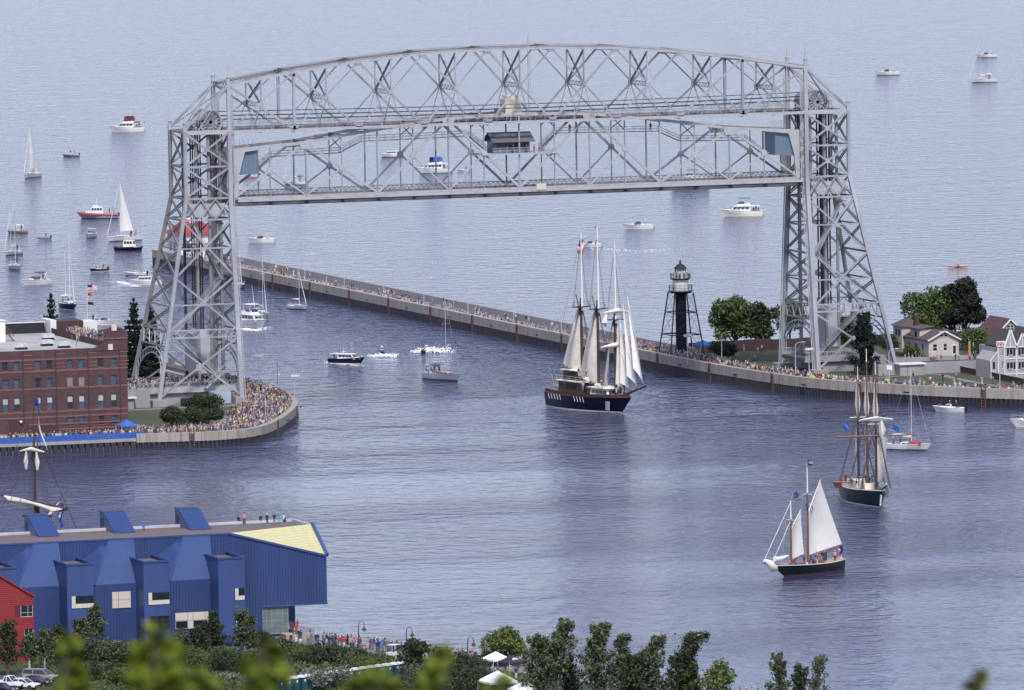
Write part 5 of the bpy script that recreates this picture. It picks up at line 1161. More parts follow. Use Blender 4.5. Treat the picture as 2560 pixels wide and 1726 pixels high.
nt_(1616, 1596, 1755, 'column', 'birch', 'wind bent poplar in the shore tree row', 42, 3200, .15, clear=.1, lean=.6)
nt_(1590, 1640, 1755, 'column', 'dark', 'dark low tree filling the shore tree row', 46, 2600, .15, clear=.05)
nt_(1690, 1590, 1760, 'column', 'dark', 'dark poplar with a tip bent over the water', 50, 4200, .15, clear=.06, lean=.9)
nt_(1728, 1652, 1758, 'column', 'light', 'yellow green young tree at the end of the tree row', 34, 2200, .14, clear=.05)
nt_(1800, 1646, 1765, 'broad', 'light', 'bushy light green tree standing apart by the water', 40, 2200, .15, clear=.1)
nt_(1948, 1636, 1790, 'column', 'birch', 'first of two ragged saplings at the water edge', 36, 2200, .14, clear=.1)
nt_(2000, 1664, 1790, 'column', 'dark', 'low dark bushy sapling between the two ragged ones', 34, 1600, .14, clear=.05)
nt_(2040, 1640, 1795, 'column', 'birch', 'thin whippy sapling farthest along the shore', 30, 1300, .14, clear=.1, lean=.4)
# rough grass tufts over the near slope
n = 9000; U_ = rng.random(n) * 1150 + 60; V_ = 1640 + rng.random(n) * 100
pts = []
for a, c in zip(U_, V_):
    if c < 1625 + (a - 560) * .05: continue
    p = G(float(a), float(c), Zf); pts.append((p.x, p.y, Zf + .12 + .25 * random.random()))
o = linkobj('rough_grass', leaves_mesh('grass_tufts', np.array(pts), .09 + .12 * rng.random(len(pts)), LM['green'], -1.0, 2.2)); tag(o, 'tall rough grass tufts covering the near slope', 'grass', kind='stuff')
# young trees on the photographer's hill: their tips rise into the bottom of the view
def hillz(p):
    d = Vector((p.x - CAM_POS.x, p.y - CAM_POS.y, 0)); tt = max(0, d.dot(fw)); s_ = d.dot(rt); return 1.9 + 137 * max(0, 1 - tt / 930) ** 1.5 + 1.2 * math.sin(s_ * .03 + tt * .021) - .4
def sprig(label, u_, vtop, dist, tips):
    p = CAM_POS + ray(u_, vtop) * dist; zb = hillz(p); t = thing('sapling', label, 'tree', (p.x, p.y, zb), 0); H = p.z - zb; b = MB()
    k = dist / FPX
    def trunk_p(z): return Vector((.04 * math.sin(z * 1.3), .04 * math.cos(z * 1.7), z))
    for i in range(8): b.tube(trunk_p(H * i / 8), trunk_p(H * (i + 1) / 8), .07 * (1 - i / 9), .07 * (1 - (i + 1) / 9), 6)
    C_ = []; S = []
    for du, dv, w_, h_ in tips:
        c = CR * (du * k) - CU * (dv * k); c = Vector((c.x, c.y, H + c.z)); base = trunk_p(max(.5, H - abs(dv) * k - .7)); b.tube(base, c, .018, .006, 5)
        w_ *= .52; h_ *= .72; m_ = int(14 + w_ * h_ * .012)
        for j in range(m_):
            f = rng.normal(size=3) * np.array([w_ * k * .36, w_ * k * .36, h_ * k * .42]); C_.append((c.x + f[0], c.y + f[1], c.z + f[2] - h_ * k * .1)); S.append(.03 + .022 * random.random())
    for j in range(1200):           # the crown below the frame
        z = H * (.25 + .55 * random.random()); a = random.random() * 2 * PI; r = .8 * math.sqrt(random.random()) * (1 - .6 * z / H); C_.append((r * math.cos(a), r * math.sin(a), z)); S.append(.05)
    for j in range(10): a = j * 2.4; z = H * (.3 + .05 * j); b.tube(trunk_p(z), (.7 * math.cos(a), .7 * math.sin(a), z + .4), .02, .006, 4)
    b.build('trunk', bark, t, False, True); C_ = [q for q in C_]
    o = linkobj('crown', leaves_mesh('leaves', np.array(C_), np.array(S), LM['bright'], .2, 1.3), t); tag(o, kind='stuff')
sprig('blurred sapling with the widest yellow green tip before the blue building', 395, 1600, 46, [(0, 0, 90, 70), (35, 40, 80, 60), (-50, 45, 60, 60), (10, 90, 130, 70), (60, 110, 110, 50), (-40, 120, 90, 60)])
sprig('blurred sapling with narrow tip below the red building', 170, 1625, 47, [(0, 0, 50, 60), (10, 50, 70, 60), (-20, 90, 80, 50), (30, 95, 60, 50)])
sprig('blurred sapling with forked tip beside the portable toilets', 665, 1610, 48, [(0, 0, 50, 46), (20, 20, 50, 40), (-30, 70, 80, 50), (10, 75, 110, 50), (-10, 110, 130, 40)])
sprig('blurred sapling whose slanting tip reaches the harbour walk trees', 1110, 1645, 47, [(0, 0, 46, 60), (-25, 45, 60, 60), (-45, 75, 60, 50), (-30, 100, 90, 40)])
sprig('blurred sapling with rounded low tip between toilets and canopies', 935, 1685, 48, [(0, 0, 90, 40), (-40, 30, 80, 40), (40, 35, 70, 40)])
sprig('blurred sapling with low flat tip between the two tallest ones', 490, 1698, 47, [(0, 0, 70, 36), (40, 14, 60, 30), (-40, 20, 60, 30)])
sprig('blurred sapling with one leaf tip below the white canopies', 1260, 1705, 47, [(0, 0, 40, 26), (-30, 18, 40, 20)])
sprig('blurred sapling with a single leaf tip over open water', 2452, 1700, 48, [(0, 0, 34, 22), (-20, 14, 30, 16)])
# ------------------------------------------------------------------ people
SKIN = [mat('skin light', (.36, .22, .17), .6, var=.05), mat('skin tan', (.25, .145, .105), .6, var=.05)]
HAIR = [mat('brown hair', (.05, .03, .02), .7), mat('dark hair', (.015, .012, .012), .7), mat('fair hair', (.28, .2, .1), .7), mat('white cap', (.5, .5, .48), .7), mat('grey hair', (.16, .15, .145), .7), mat('brown hair', (.05, .03, .02), .7), mat('dark hair', (.015, .012, .012), .7)]
SHIRT = {k: mat(k + ' cloth', c, .85, var=.1, scale=3) for k, c in {'red': (.42, .03, .03), 'white': (.46, .455, .44), 'navy': (.02, .03, .09), 'black': (.02, .02, .024), 'blue': (.05, .14, .42), 'grey': (.24, .24, .26), 'green': (.05, .18, .08), 'yellow': (.6, .5, .06), 'pink': (.55, .2, .25), 'orange': (.45, .12, .04), 'maroon': (.13, .02, .035), 'turquoise': (.05, .35, .42), 'purple': (.13, .06, .2), 'tan': (.30, .25, .2), 'lime': (.4, .62, .08)}.items()}
PANT = {k: mat(k + ' trousers', c, .85, var=.1, scale=3) for k, c in {'dark': (.03, .03, .04), 'denim': (.06, .09, .17), 'khaki': (.22, .19, .15), 'white': (.55, .54, .52), 'grey': (.14, .14, .15)}.items()}
def ringz(c, rx, ry, n=7, rot=0): return [(c[0] + rx * math.cos(2 * PI * k / n + rot), c[1] + ry * math.sin(2 * PI * k / n + rot), c[2]) for k in range(n)]
def limb(b, pts, rs, mi, n=6):
    rings = []
    for i, p in enumerate(pts):
        p = Vector(p); d = (Vector(pts[min(i + 1, len(pts) - 1)]) - Vector(pts[max(i - 1, 0)])).normalized(); up = Vector((0, 0, 1)) if abs(d.z) < .9 else Vector((1, 0, 0)); a = d.cross(up).normalized(); c = a.cross(d)
        rings.append([p + (a * math.cos(2 * PI * k / n) + c * math.sin(2 * PI * k / n)) * rs[i] for k in range(n)])
    b.loft(rings, mi)
def person_mesh(pose):
    # slots: shirt, trousers, skin, hair; faces +x
    b = MB(); dz = 0
    if pose == 'sit':
        dz = -.46
        for s in (-1, 1): limb(b, [(-.02, s * .1, .46), (.40, s * .11, .47), (.44, s * .11, .44), (.42, s * .11, .1), (.44, s * .11, .04)], [.09, .075, .07, .05, .045], 1, 5); limb(b, [(.38, s * .11, .04), (.62, s * .12, .03)], [.05, .035], 3, 5)
    else:
        st = .16 if pose == 'walk' else .03
        for s in (-1, 1): limb(b, [(0, s * .095, .90), (s * st * .4, s * .10, .5), (s * st * .9, s * .105, .26), (s * st, s * .11, .07)], [.095, .072, .058, .042], 1, 6); limb(b, [(s * st - .07, s * .11, .05), (s * st + .17, s * .125, .035)], [.05, .035], 3, 5)
    R = []
    for z, rx, ry, x in ((.86, .115, .165, 0), (1.0, .105, .155, .005), (1.15, .115, .175, .01), (1.33, .12, .205, .01), (1.42, .095, .19, 0), (1.47, .06, .085, 0)): R.append(ringz((x, 0, z + dz), rx, ry, 8))
    b.loft(R, 0)
    b.loft([ringz((0, 0, 1.45 + dz), .05, .055, 6), ringz((.01, 0, 1.55 + dz), .05, .05, 6)], 2)
    hp = []
    for z, r, x in ((1.50, .045, .03), (1.54, .075, .025), (1.60, .088, .015), (1.66, .09, .01)): hp.append(ringz((x, 0, z + dz), r * 1.08, r * .86, 8))
    b.loft(hp, 2); hh = []
    for z, r, x in ((1.60, .092, -.012), (1.66, .1, .0), (1.72, .085, 0), (1.765, .045, 0)): hh.append(ringz((x, 0, z + dz), r * 1.05, r * .9, 8))
    b.loft(hh, 3); b.box((.105, 0, 1.595 + dz), (.035, .025, .04), 2)
    for s in (-1, 1):
        if pose == 'camera': P = [(0, s * .2, 1.39), (.12, s * .25, 1.2), (.2, s * .16, 1.45), (.22, s * .08, 1.56)]
        elif pose == 'sit': P = [(0, s * .2, 1.39), (.04, s * .24, 1.15), (.22, s * .18, .99), (.34, s * .14, .97)]
        elif pose == 'walk': P = [(0, s * .2, 1.39), (-s * .08, s * .25, 1.12), (-s * .1 + .06, s * .25, .9), (-s * .1 + .1, s * .24, .78)]
        elif pose == 'lean': P = [(0, s * .2, 1.39), (.1, s * .26, 1.13), (.3, s * .2, 1.07), (.4, s * .16, 1.05)]
        else: P = [(0, s * .2, 1.39), (-.01, s * .255, 1.12), (.03, s * .25, .88), (.05, s * .24, .76)]
        P = [(x, y, z + dz) for x, y, z in P]; limb(b, P[:2], [.06, .05], 0, 5); limb(b, P[1:], [.045, .036, .036], 2, 5)
    return b
POSES = {k: person_mesh(k) for k in ('stand', 'walk', 'camera', 'lean', 'sit')}
PM = {}
NPEOPLE = [0]
def person(p, face, where, group, pose=None, shirt=None, pants=None, hs=None, posew=None):
    pose = pose or random.choice(['stand', 'stand', 'walk', 'camera', 'lean']); shirt = shirt or random.choice(['red', 'white', 'white', 'navy', 'navy', 'black', 'black', 'blue', 'grey', 'maroon', 'tan', 'pink', 'green', 'orange', 'turquoise', 'purple', 'yellow']); pants = pants or random.choice(list(PANT))
    if pose not in PM: PM[pose] = POSES[pose].mesh('person_' + pose, [SHIRT['white'], PANT['dark'], SKIN[0], HAIR[0]], True)
    o = linkobj('person', PM[pose]); o.location = p; o.rotation_euler = (0, 0, face); s = hs or random.uniform(.93, 1.05); o.scale = (s, s, s)
    for sl, m_ in zip(o.material_slots, (SHIRT[shirt], PANT[pants], random.choice(SKIN), random.choice(HAIR))): sl.link = 'OBJECT'; sl.material = m_
    pw = {'stand': 'standing', 'walk': 'striding', 'camera': 'hands raised', 'lean': 'leaning forward', 'sit': 'sitting'}[pose]
    tag(o, f'person in {shirt} top {pw} {where}', 'person', group); NPEOPLE[0] += 1; return o
CROWD = MB(); CROWD_M = list(SHIRT.values()) + list(PANT.values()) + SKIN + HAIR
SN = list(SHIRT); CW = [SN.index(k) for k in ('red', 'white', 'white', 'navy', 'navy', 'black', 'black', 'blue', 'blue', 'grey', 'grey', 'maroon', 'maroon', 'tan', 'purple', 'purple', 'pink', 'green', 'black', 'navy', 'grey')] + [SN.index(random.choice(('yellow', 'lime', 'turquoise')))]
def crowd(p, face, pose=None):
    pose = pose or random.choice(['stand', 'stand', 'walk', 'camera', 'lean']); src = POSES[pose]; s = random.uniform(.9, 1.06); ca, sa = math.cos(face) * s, math.sin(face) * s
    mi = [random.choice(CW), len(SHIRT) + random.randrange(len(PANT)), len(SHIRT) + len(PANT) + random.randrange(2), len(SHIRT) + len(PANT) + 2 + random.randrange(len(HAIR))]
    if random.random() < .16: mi[0] = 1
    if random.random() < .35: mi[1] = mi[2]
    n = len(CROWD.v); CROWD.v.extend([(p[0] + x * ca - y * sa, p[1] + x * sa + y * ca, p[2] + z * s) for x, y, z in src.v]); CROWD.f.extend([tuple(i + n for i in q) for q in src.f]); CROWD.m.extend([mi[k] for k in src.m])

# ------------------------------------------------------------------ boats
CRh = Vector((CR.x, CR.y, 0)).normalized(); CFh = Vector((CF.x, CF.y, 0)).normalized()
def heading(deg): d = CRh * math.cos(math.radians(deg)) + CFh * math.sin(math.radians(deg)); return math.atan2(d.y, d.x)
def hull_mb(L, B, fb, rise=.35, tr=.8, rake=.5, draft=.35, fine=2.2, srise=.0, stripe=.12, n=13, tumble=.86):
    # slots: topsides, boot stripe, deck, rub rail
    b = MB(); rings = []; deck = []; S = [i / (n - 1) for i in range(n)]
    for s in S:
        w = (tr + (1 - tr) * math.sin(min(1, s / .4) * PI / 2)) if s < .4 else (1 - ((s - .4) / .6) ** fine)
        w = max(w, .012); bd = B / 2 * w; bw = bd * (tumble - .42 * max(0, s - .45) / .55); zd = fb * (1 + rise * s ** 2 + srise * (1 - s) ** 2)
        xk = -L / 2 + s * L * (1 - rake * .12)
        X = lambda z: xk + rake * .12 * L * s ** 3 * (z / (fb * (1 + rise)))
        pts = []
        for sg in (1, -1):
            row = [(X(zd), sg * bd, zd), (X(zd * .55), sg * (bd * .55 + bw * .45) * 1.02, zd * .55), (X(stripe), sg * bw * 1.01, stripe), (X(0), sg * bw, 0), (X(0) - .02 * L * s, sg * bw * .55, -draft)]
            pts.append(row)
        rings.append(pts[0] + pts[1][::-1]); deck.append((pts[0][0], pts[1][0]))
    N = 10
    for i in range(n - 1):
        for k in range(N - 1):
            q = [rings[i][k], rings[i][k + 1], rings[i + 1][k + 1], rings[i + 1][k]]; mi = 1 if k in (2, 6) else 0
            b.add(q, [(0, 1, 2, 3)], mi)
        d0, d1 = deck[i], deck[i + 1]; lo = lambda p: (p[0], p[1] * .96, p[2] - .06 * fb)
        b.add([lo(d0[0]), lo(d0[1]), lo(d1[1]), lo(d1[0])], [(0, 1, 2, 3)], 2)
        for a in (0, 1): b.bar(d0[a], d1[a], .05 + L * .004, .05 + L * .003, 3)
    b.add(rings[0], [tuple(range(N))], 0); b.bar(deck[0][0], deck[0][1], .06, .06, 3)
    return b
def cabin_mb(x0, x1, w0, z0, h, rf=.5, rb=.1, taper=.82, wf=None):
    wf = w0 if wf is None else wf; b = MB()
    b.add([(x0, -w0 / 2, z0), (x1, -wf / 2, z0), (x1, wf / 2, z0), (x0, w0 / 2, z0), (x0 + rb, -w0 * taper / 2, z0 + h), (x1 - rf, -wf * taper / 2, z0 + h), (x1 - rf, wf * taper / 2, z0 + h), (x0 + rb, w0 * taper / 2, z0 + h)], [(0, 3, 2, 1), (4, 5, 6, 7), (0, 1, 5, 4), (1, 2, 6, 5), (2, 3, 7, 6), (3, 0, 4, 7)]); return b
def band_mb(x0, x1, w0, z0, h, rf, rb, taper, wf, t0=.35, t1=.8, e=.02, posts=3, front=True):
    # window panes set just proud of a cabin's sides and front, divided by posts
    wf = w0 if wf is None else wf; b = MB()
    def P(t, fx, sy): xa = x0 + rb * t; xb = x1 - rf * t; x = xa + (xb - xa) * fx; w = (w0 + (wf - w0) * fx) * (1 - (1 - taper) * t) / 2 + e; return (x, sy * w, z0 + h * t)
    for sy in (-1, 1):
        for k in range(posts):
            f0, f1 = .06 + .9 * k / posts + .02, .06 + .9 * (k + 1) / posts - .02; b.prism([P(t0, f0, sy), P(t0, f1, sy), P(t1, f1, sy), P(t1, f0, sy)], (0, -sy * .03, 0))
    if front:
        for k in range(2):
            q = []
            for t, s_ in ((t0, 0), (t0, 1), (t1, 1), (t1, 0)): y = (-1 + 2 * (.06 + .44 * (k + s_) + (.02 if s_ == 0 else -.02) + .03)); p = P(t, 1, 1); q.append((p[0] + .03, p[1] * y * .95, p[2]))
            b.prism(q, (-.03, 0, 0))
    return b
def start(name, label, cat, u_, v_, head, group=None, roll=0):
    p = G(u_, v_, 0); t = thing(name, label, cat, (p.x, p.y, 0), heading(head), group); return t
def put(t, name, mb, mats, smooth=False, par=None):
    o = linkobj(name, mb.mesh(name, mats, smooth), par or t); return o
def hull(t, L, B, fb, top=white, stripe=navy, deck=whitep, rail=None, **k): return put(t, 'hull', hull_mb(L, B, fb, **k), [top, stripe, deck, rail or top], True)
def cabin(t, x0, x1, w, z0, h, m=white, rf=.5, rb=.1, taper=.85, wf=None, band=(.35, .82), posts=3, name='cabin', front=True, glassm=glass):
    c = put(t, name, cabin_mb(x0, x1, w, z0, h, rf, rb, taper, wf), m)
    if band: put(t, 'windows', band_mb(x0, x1, w, z0, h, rf, rb, taper, wf, band[0], band[1], posts=posts, front=front), glassm, par=c)
    return c
def rails(t, pts, h=.75, m=chrome):
    b = MB()
    for a, c in zip(pts[:-1], pts[1:]): b.tube((a[0], a[1], a[2] + h), (c[0], c[1], c[2] + h), .022, .022, 4); b.tube((a[0], a[1], a[2] + h * .5), (c[0], c[1], c[2] + h * .5), .015, .015, 4)
    for a in pts: b.tube(a, (a[0], a[1], a[2] + h), .022, .022, 4)
    return put(t, 'guard_rail', b, m)
def bowrail(t, L, B, z0, z1): return rails(t, [(L * f, s * w * B, z0 + (z1 - z0) * g) for f, s, w, g in ((.05, -1, .44, 0), (.25, -1, .36, .4), (.4, -1, .19, .8), (.475, 0, 0, 1), (.4, 1, .19, .8), (.25, 1, .36, .4), (.05, 1, .44, 0))])
def bimini(t, x0, x1, w, z0, h, m):
    b = MB(); n = 6; ring = []
    for i in range(n + 1):
        a = PI * i / n; ring.append((-w / 2 * math.cos(a), h + .14 * math.sin(a)))
    b.loft([[(x, y, z0 + z - (.06 if x in (x0, x1) else 0)) for y, z in ring] + [(x, y * .98, z0 + z - .05) for y, z in ring[::-1]] for x in (x0, (x0 + x1) / 2, x1)])
    c = put(t, 'bimini_top', b, m); p = MB()
    for x in (x0 + .1, x1 - .1):
        for s in (-1, 1): p.tube(((x0 + x1) / 2, s * w / 2, z0), (x, s * w / 2, z0 + h), .02, .02, 4)
    put(t, 'bimini_frame', p, chrome, par=c)
def mastm(t, x, z0, H, r=.075, m=alum, spread=(.55,), sw=.9): 
    b = MB(); b.tube((x, 0, z0), (x, 0, z0 + H), r, r * .6, 7)
    for f in spread: b.tube((x, -sw, z0 + H * f), (x, sw, z0 + H * f), .025, .025, 4)
    return put(t, 'mast', b, m)
def sail_mesh(P, nu=7, nv=8, belly=.5, side=1, three=False):
    # P: tack, clew, head (or tack, clew, peak, throat); a curved sheet with a little thickness
    b = MB(); G_ = []
    P = [Vector(p) for p in P]
    for j in range(nv + 1):
        v = j / nv; row = []
        for i in range(nu + 1):
            u_ = i / nu; lo = P[0].lerp(P[1], u_); hi = P[2] if len(P) == 3 else P[3].lerp(P[2], u_); p = lo.lerp(hi, v)
            wdt = (1 - v) if len(P) == 3 else 1; p.y += side * belly * math.sin(PI * min(1, u_ * .9 + .05)) * math.sin(PI * (.12 + .8 * v)) * (wdt * .7 + .3); p.x -= 0; row.append(p)
        G_.append(row)
    idx = lambda j, i: j * (nu + 1) + i; vs = [p for r in G_ for p in r]; fs = [(idx(j, i), idx(j, i + 1), idx(j + 1, i + 1), idx(j + 1, i)) for j in range(nv) for i in range(nu)]
    b.add(vs, fs); b.add([p + Vector((0, .015, 0)) for p in vs], [q[::-1] for q in fs]); return b
def flag_mesh(w, h, kind='plain', mats=None):
    # hangs from the origin towards -x, waving; columns of quads
    b = MB(); n = 8; R_ = 13 if kind == 'us' else 3 if kind == 'tri' else 4
    for i in range(n):
        for j in range(R_):
            def P(a, c): x = -w * a; return (x, .08 * w * math.sin(a * 7 + c), -h * c - .12 * w * a * a)
            a0, a1, c0, c1 = i / n, (i + 1) / n, j / R_, (j + 1) / R_; mi = 0
            if kind == 'us': mi = 2 if (i < n * .42 and j < 7) else (0 if j % 2 == 0 else 1)
            elif kind == 'tri': mi = 0 if i < 3 else (1 if i < 5 else 2)
            elif kind == 'emblem': mi = 1 if (3 <= i <= 4 and j in (1, 2)) else 0
            b.add([P(a0, c0), P(a1, c0), P(a1, c1), P(a0, c1)], [(0, 1, 2, 3)], mi)
    return b
flagred, flagwhite, flagblue = mat('flag red', (.45, .02, .03), .8), mat('flag white', (.7, .7, .7), .8), mat('flag blue', (.015, .03, .16), .8)
def flag(t, p, w, h, kind='plain', mats=None, rz=0.0, name='flag', hang=0):
    o = put(t, name, flag_mesh(w, h, kind), mats or [flagred, flagwhite, flagblue]); o.location = p; o.rotation_euler = (0, hang, rz); return o
def outboard(t, x, y=0, m=black):
    b = MB(); b.box((x - .25, y, .75), (.38, .34, .5)); b.box((x - .22, y, .95), (.3, .28, .25)); b.box((x - .2, y, .2), (.18, .14, .9)); put(t, 'outboard_motor', b, m)
def crew(t, spots, where, group='people aboard the boats'):
    rz = t.rotation_euler.z; ca, sa = math.cos(rz), math.sin(rz)
    for s in spots:
        x, y, z = s[:3]; person((t.location.x + x * ca - y * sa, t.location.y + x * sa + y * ca, z + (.0 if (len(s) < 4 or s[3] != 'sit') else .05)), rz + random.uniform(-2, 2), where, group, *(s[3:] if len(s) > 3 else ('stand',)))

def sailboat(label, u_, v_, head, L, B, H, top=white, stripe=navy, sail=None, dodger=None, boomcover=whitep, deckm=whitep, mastmat=alum, group='sailing yachts on the lake and canal', jib=True, where=None, ncrew=2, mizzen=0):
    t = start('sailing_yacht', label, 'sailboat', u_, v_, head, group); fb = L * .095
    hull(t, L, B, fb, top, stripe, deckm, tr=.62, rise=.28, rake=.9, fine=2.0, srise=.08)
    cabin(t, -L * .12, L * .22, B * .56, fb * .98, fb * .52, deckm, .5, .1, .85, B * .36, (.3, .75), 3)
    b = MB(); b.bb(-L * .38, -L * .13, -B * .24, B * .24, fb * .95, fb * .99); put(t, 'cockpit', b, wooddk)
    mx = L * .08; mastm(t, mx, fb, H, L * .0085, mastmat, (.5,) if H < 12 else (.36, .66), B * .3)
    bo = MB(); bl = L * .38; bz = fb + 1.35; bo.tube((mx, 0, bz), (mx - bl, 0, bz + .1), .055, .05, 6); bm_ = put(t, 'boom', bo, mastmat)
    if not sail:
        c = MB(); rings = []
        for f, r in ((0, .2), (.15, .24), (.6, .17), (1, .07)): rings.append([(mx - .05 - bl * .97 * f, r * .75 * math.cos(a), bz + .16 + r * math.sin(a)) for a in [2 * PI * k / 7 for k in range(7)]])
        c.loft(rings); put(t, 'furled_mainsail', c, boomcover, True)
    else: put(t, 'mainsail', sail_mesh([(mx - .12, 0, bz + .15), (mx - bl, .0, bz + .2), (mx - .12, 0, fb + H * .98)], belly=.55, side=sail), sailm, True)
    r_ = MB(); tip = (L * .475, 0, fb * 1.25); r_.tube(tip, (mx, 0, fb + H * .97), .02, .02, 4); r_.tube((-L * .48, 0, fb), (mx, 0, fb + H), .016, .016, 4)
    for s in (-1, 1): r_.tube((mx, s * B * .42, fb), (mx, s * B * .3, fb + H * .5), .014, .014, 4); r_.tube((mx, s * B * .3, fb + H * .5), (mx, 0, fb + H * .95), .014, .014, 4)
    put(t, 'rigging', r_, chrome)
    if jib:
        j = MB(); a, c = Vector(tip), Vector((mx, 0, fb + H * .93)); j.tube(a.lerp(c, .04), a.lerp(c, .5), .085, .06, 6); j.tube(a.lerp(c, .5), a.lerp(c, .96), .06, .03, 6); put(t, 'furled_jib', j, boomcover)
    if dodger: bimini(t, -L * .30, -L * .08, B * .62, fb + .05, 1.75, dodger)
    bowrail(t, L * .97, B, fb * 1.0, fb * 1.25); rails(t, [(-L * .1, -B * .44, fb), (-L * .44, -B * .32, fb), (-L * .47, 0, fb), (-L * .44, B * .32, fb), (-L * .1, B * .44, fb)], .6)
    if mizzen: mastm(t, -L * .3, fb, H * .72, L * .007, mastmat)
    if ncrew: crew(t, [(-L * (.2 + .07 * k), (-1) ** k * B * .2, fb * .97, 'sit' if k % 2 else 'stand') for k in range(ncrew)], 'in the cockpit of the ' + where if where else 'in the cockpit of a sailing yacht')
    return t
def cruiser(label, u_, v_, head, L, B, top=white, stripe=navy, fly=True, canvas=None, cab=white, group='motor cruisers on the lake and canal', low=False, where='motor cruiser', ncrew=2, mast=True, posts=4, hullfb=None, curtains=False):
    t = start('motor_cruiser', label, 'motorboat', u_, v_, head, group); fb = hullfb or L * .115
    hull(t, L, B, fb, top, stripe, whitep, tr=.86, rise=.42, rake=1.1, fine=2.3, tumble=.88)
    h1 = L * .11
    if low:            # express: long foredeck with swept screen
        cabin(t, -L * .02, L * .33, B * .7, fb * 1.02, fb * .42, cab, L * .2, .05, .8, B * .36, (.3, .7), 2)
        ws = put(t, 'windscreen', band_mb(-L * .12, L * .14, B * .74, fb * 1.2, L * .085, L * .10, .1, .8, B * .55, .05, .95, posts=3), glass)
        b = MB(); b.bb(-L * .46, -L * .08, -B * .36, B * .36, fb * .72, fb * .80); put(t, 'cockpit_sole', b, deckwood)
        b = MB(); b.bb(-L * .44, -L * .38, -B * .33, B * .33, fb * .8, fb * 1.15); b.bb(-L * .2, -L * .14, -B * .3, -B * .08, fb * .8, fb * 1.25); b.bb(-L * .2, -L * .14, B * .08, B * .3, fb * .8, fb * 1.25); put(t, 'seats', b, cream)
        b = MB()
        for s in (-1, 1): b.bar((-L * .34, s * B * .43, fb), (-L * .26, s * B * .38, fb + L * .18), .09); 
        b.bar((-L * .26, -B * .38, fb + L * .18), (-L * .26, B * .38, fb + L * .18), .12); put(t, 'radar_arch', b, white)
        if canvas: bimini(t, -L * .34, -L * .06, B * .74, fb + .1, L * .2, canvas)
        dk = fb * .8
    else:
        cabin(t, -L * .22, L * .28, B * .8, fb, h1, cab, L * .13, .05, .88, B * .6, (.38, .86), posts)
        b = cabin_mb(L * .10, L * .40, B * .62, fb * 1.05, fb * .35, L * .1, 0, .8, B * .25); put(t, 'trunk_cabin', b, white)
        b = MB(); b.bb(-L * .45, L * .17, -B * .42, B * .42, fb + h1, fb + h1 + .1); put(t, 'cabin_top', b, white)
        if fly:
            z = fb + h1 + .1; cabin(t, -L * .22, L * .10, B * .66, z, L * .06, white, L * .05, .02, .94, B * .5, None, name='flybridge')
            ws = put(t, 'fly_windscreen', band_mb(-L * .1, L * .08, B * .6, z + L * .055, L * .035, L * .03, .02, .9, B * .48, .02, .98, posts=2), glass)
            if canvas: bimini(t, -L * .24, L * .04, B * .64, z + .1, L * .17, canvas)
            if curtains:
                [put(t, 'side_curtain', MB().bb(-L * .24, L * .04, s_ * B * .30 - .03, s_ * B * .30 + .03, z + L * .06, z + L * .165), canvas) for s_ in (-1, 1)]
        for s in (-1, 1):
            b = MB(); b.bar((-L * .43, s * B * .4, fb * .9), (-L * .43, s * B * .4, fb + h1), .06); put(t, 'awning_post', b, chrome)
        dk = fb * .85
    if mast:
        b = MB(); zt_ = fb + h1 * (2.0 if fly else 1.1); b.tube((-L * .12, 0, zt_), (-L * .14, 0, zt_ + L * .16), .03, .015, 5); b.box((-L * .12, 0, zt_ + .35), (.5, .5, .12)); b.tube((-L * .1, B * .3, zt_ - .2), (-L * .16, B * .3, zt_ + L * .25), .015, .01, 4); put(t, 'antenna_mast', b, white)
    bowrail(t, L * .97, B, fb * 1.05, fb * 1.42)
    b = MB(); b.bb(-L * .55, -L * .49, -B * .36, B * .36, .12, .2); put(t, 'swim_platform', b, deckwood)
    if ncrew: crew(t, [(-L * (.3 + .06 * k), (-1) ** k * B * .18, dk, 'stand' if k % 2 else 'sit') for k in range(ncrew)], 'aboard the ' + where)
    return t
def openboat(label, u_, v_, head, L, B, top=white, stripe=navy, where='small open boat', ncrew=2, console=False, group='small open boats', tt=None, motors=1):
    t = start('open_boat', label, 'boat', u_, v_, head, group); fb = L * .1
    b = hull_mb(L, B, fb, .5, .85, .9, .25, 2.2, 0, .08); put(t, 'hull', b, [top, stripe, cream, top], True)
    q = MB(); q.bb(-L * .3, -L * .2, -B * .38, B * .38, fb * .9, fb * 1.15); q.bb(L * .0, L * .08, -B * .38, B * .38, fb * .9, fb * 1.15); put(t, 'thwart', q, deckwood)
    if console: cabin(t, -L * .08, L * .1, B * .38, fb * .9, L * .11, white, .2, .05, .9, None, (.55, .95), 2, 'console'); 
    if tt: bimini(t, -L * .2, L * .14, B * .6, fb, 1.75, tt)
    for k in range(motors): outboard(t, -L / 2 + .05, (k - (motors - 1) / 2) * .5)
    crew(t, [(-L * .25 + k * L * .24, (-1) ** k * B * .16, fb * 1.1, 'sit') for k in range(ncrew)], 'in the ' + where)
    return t
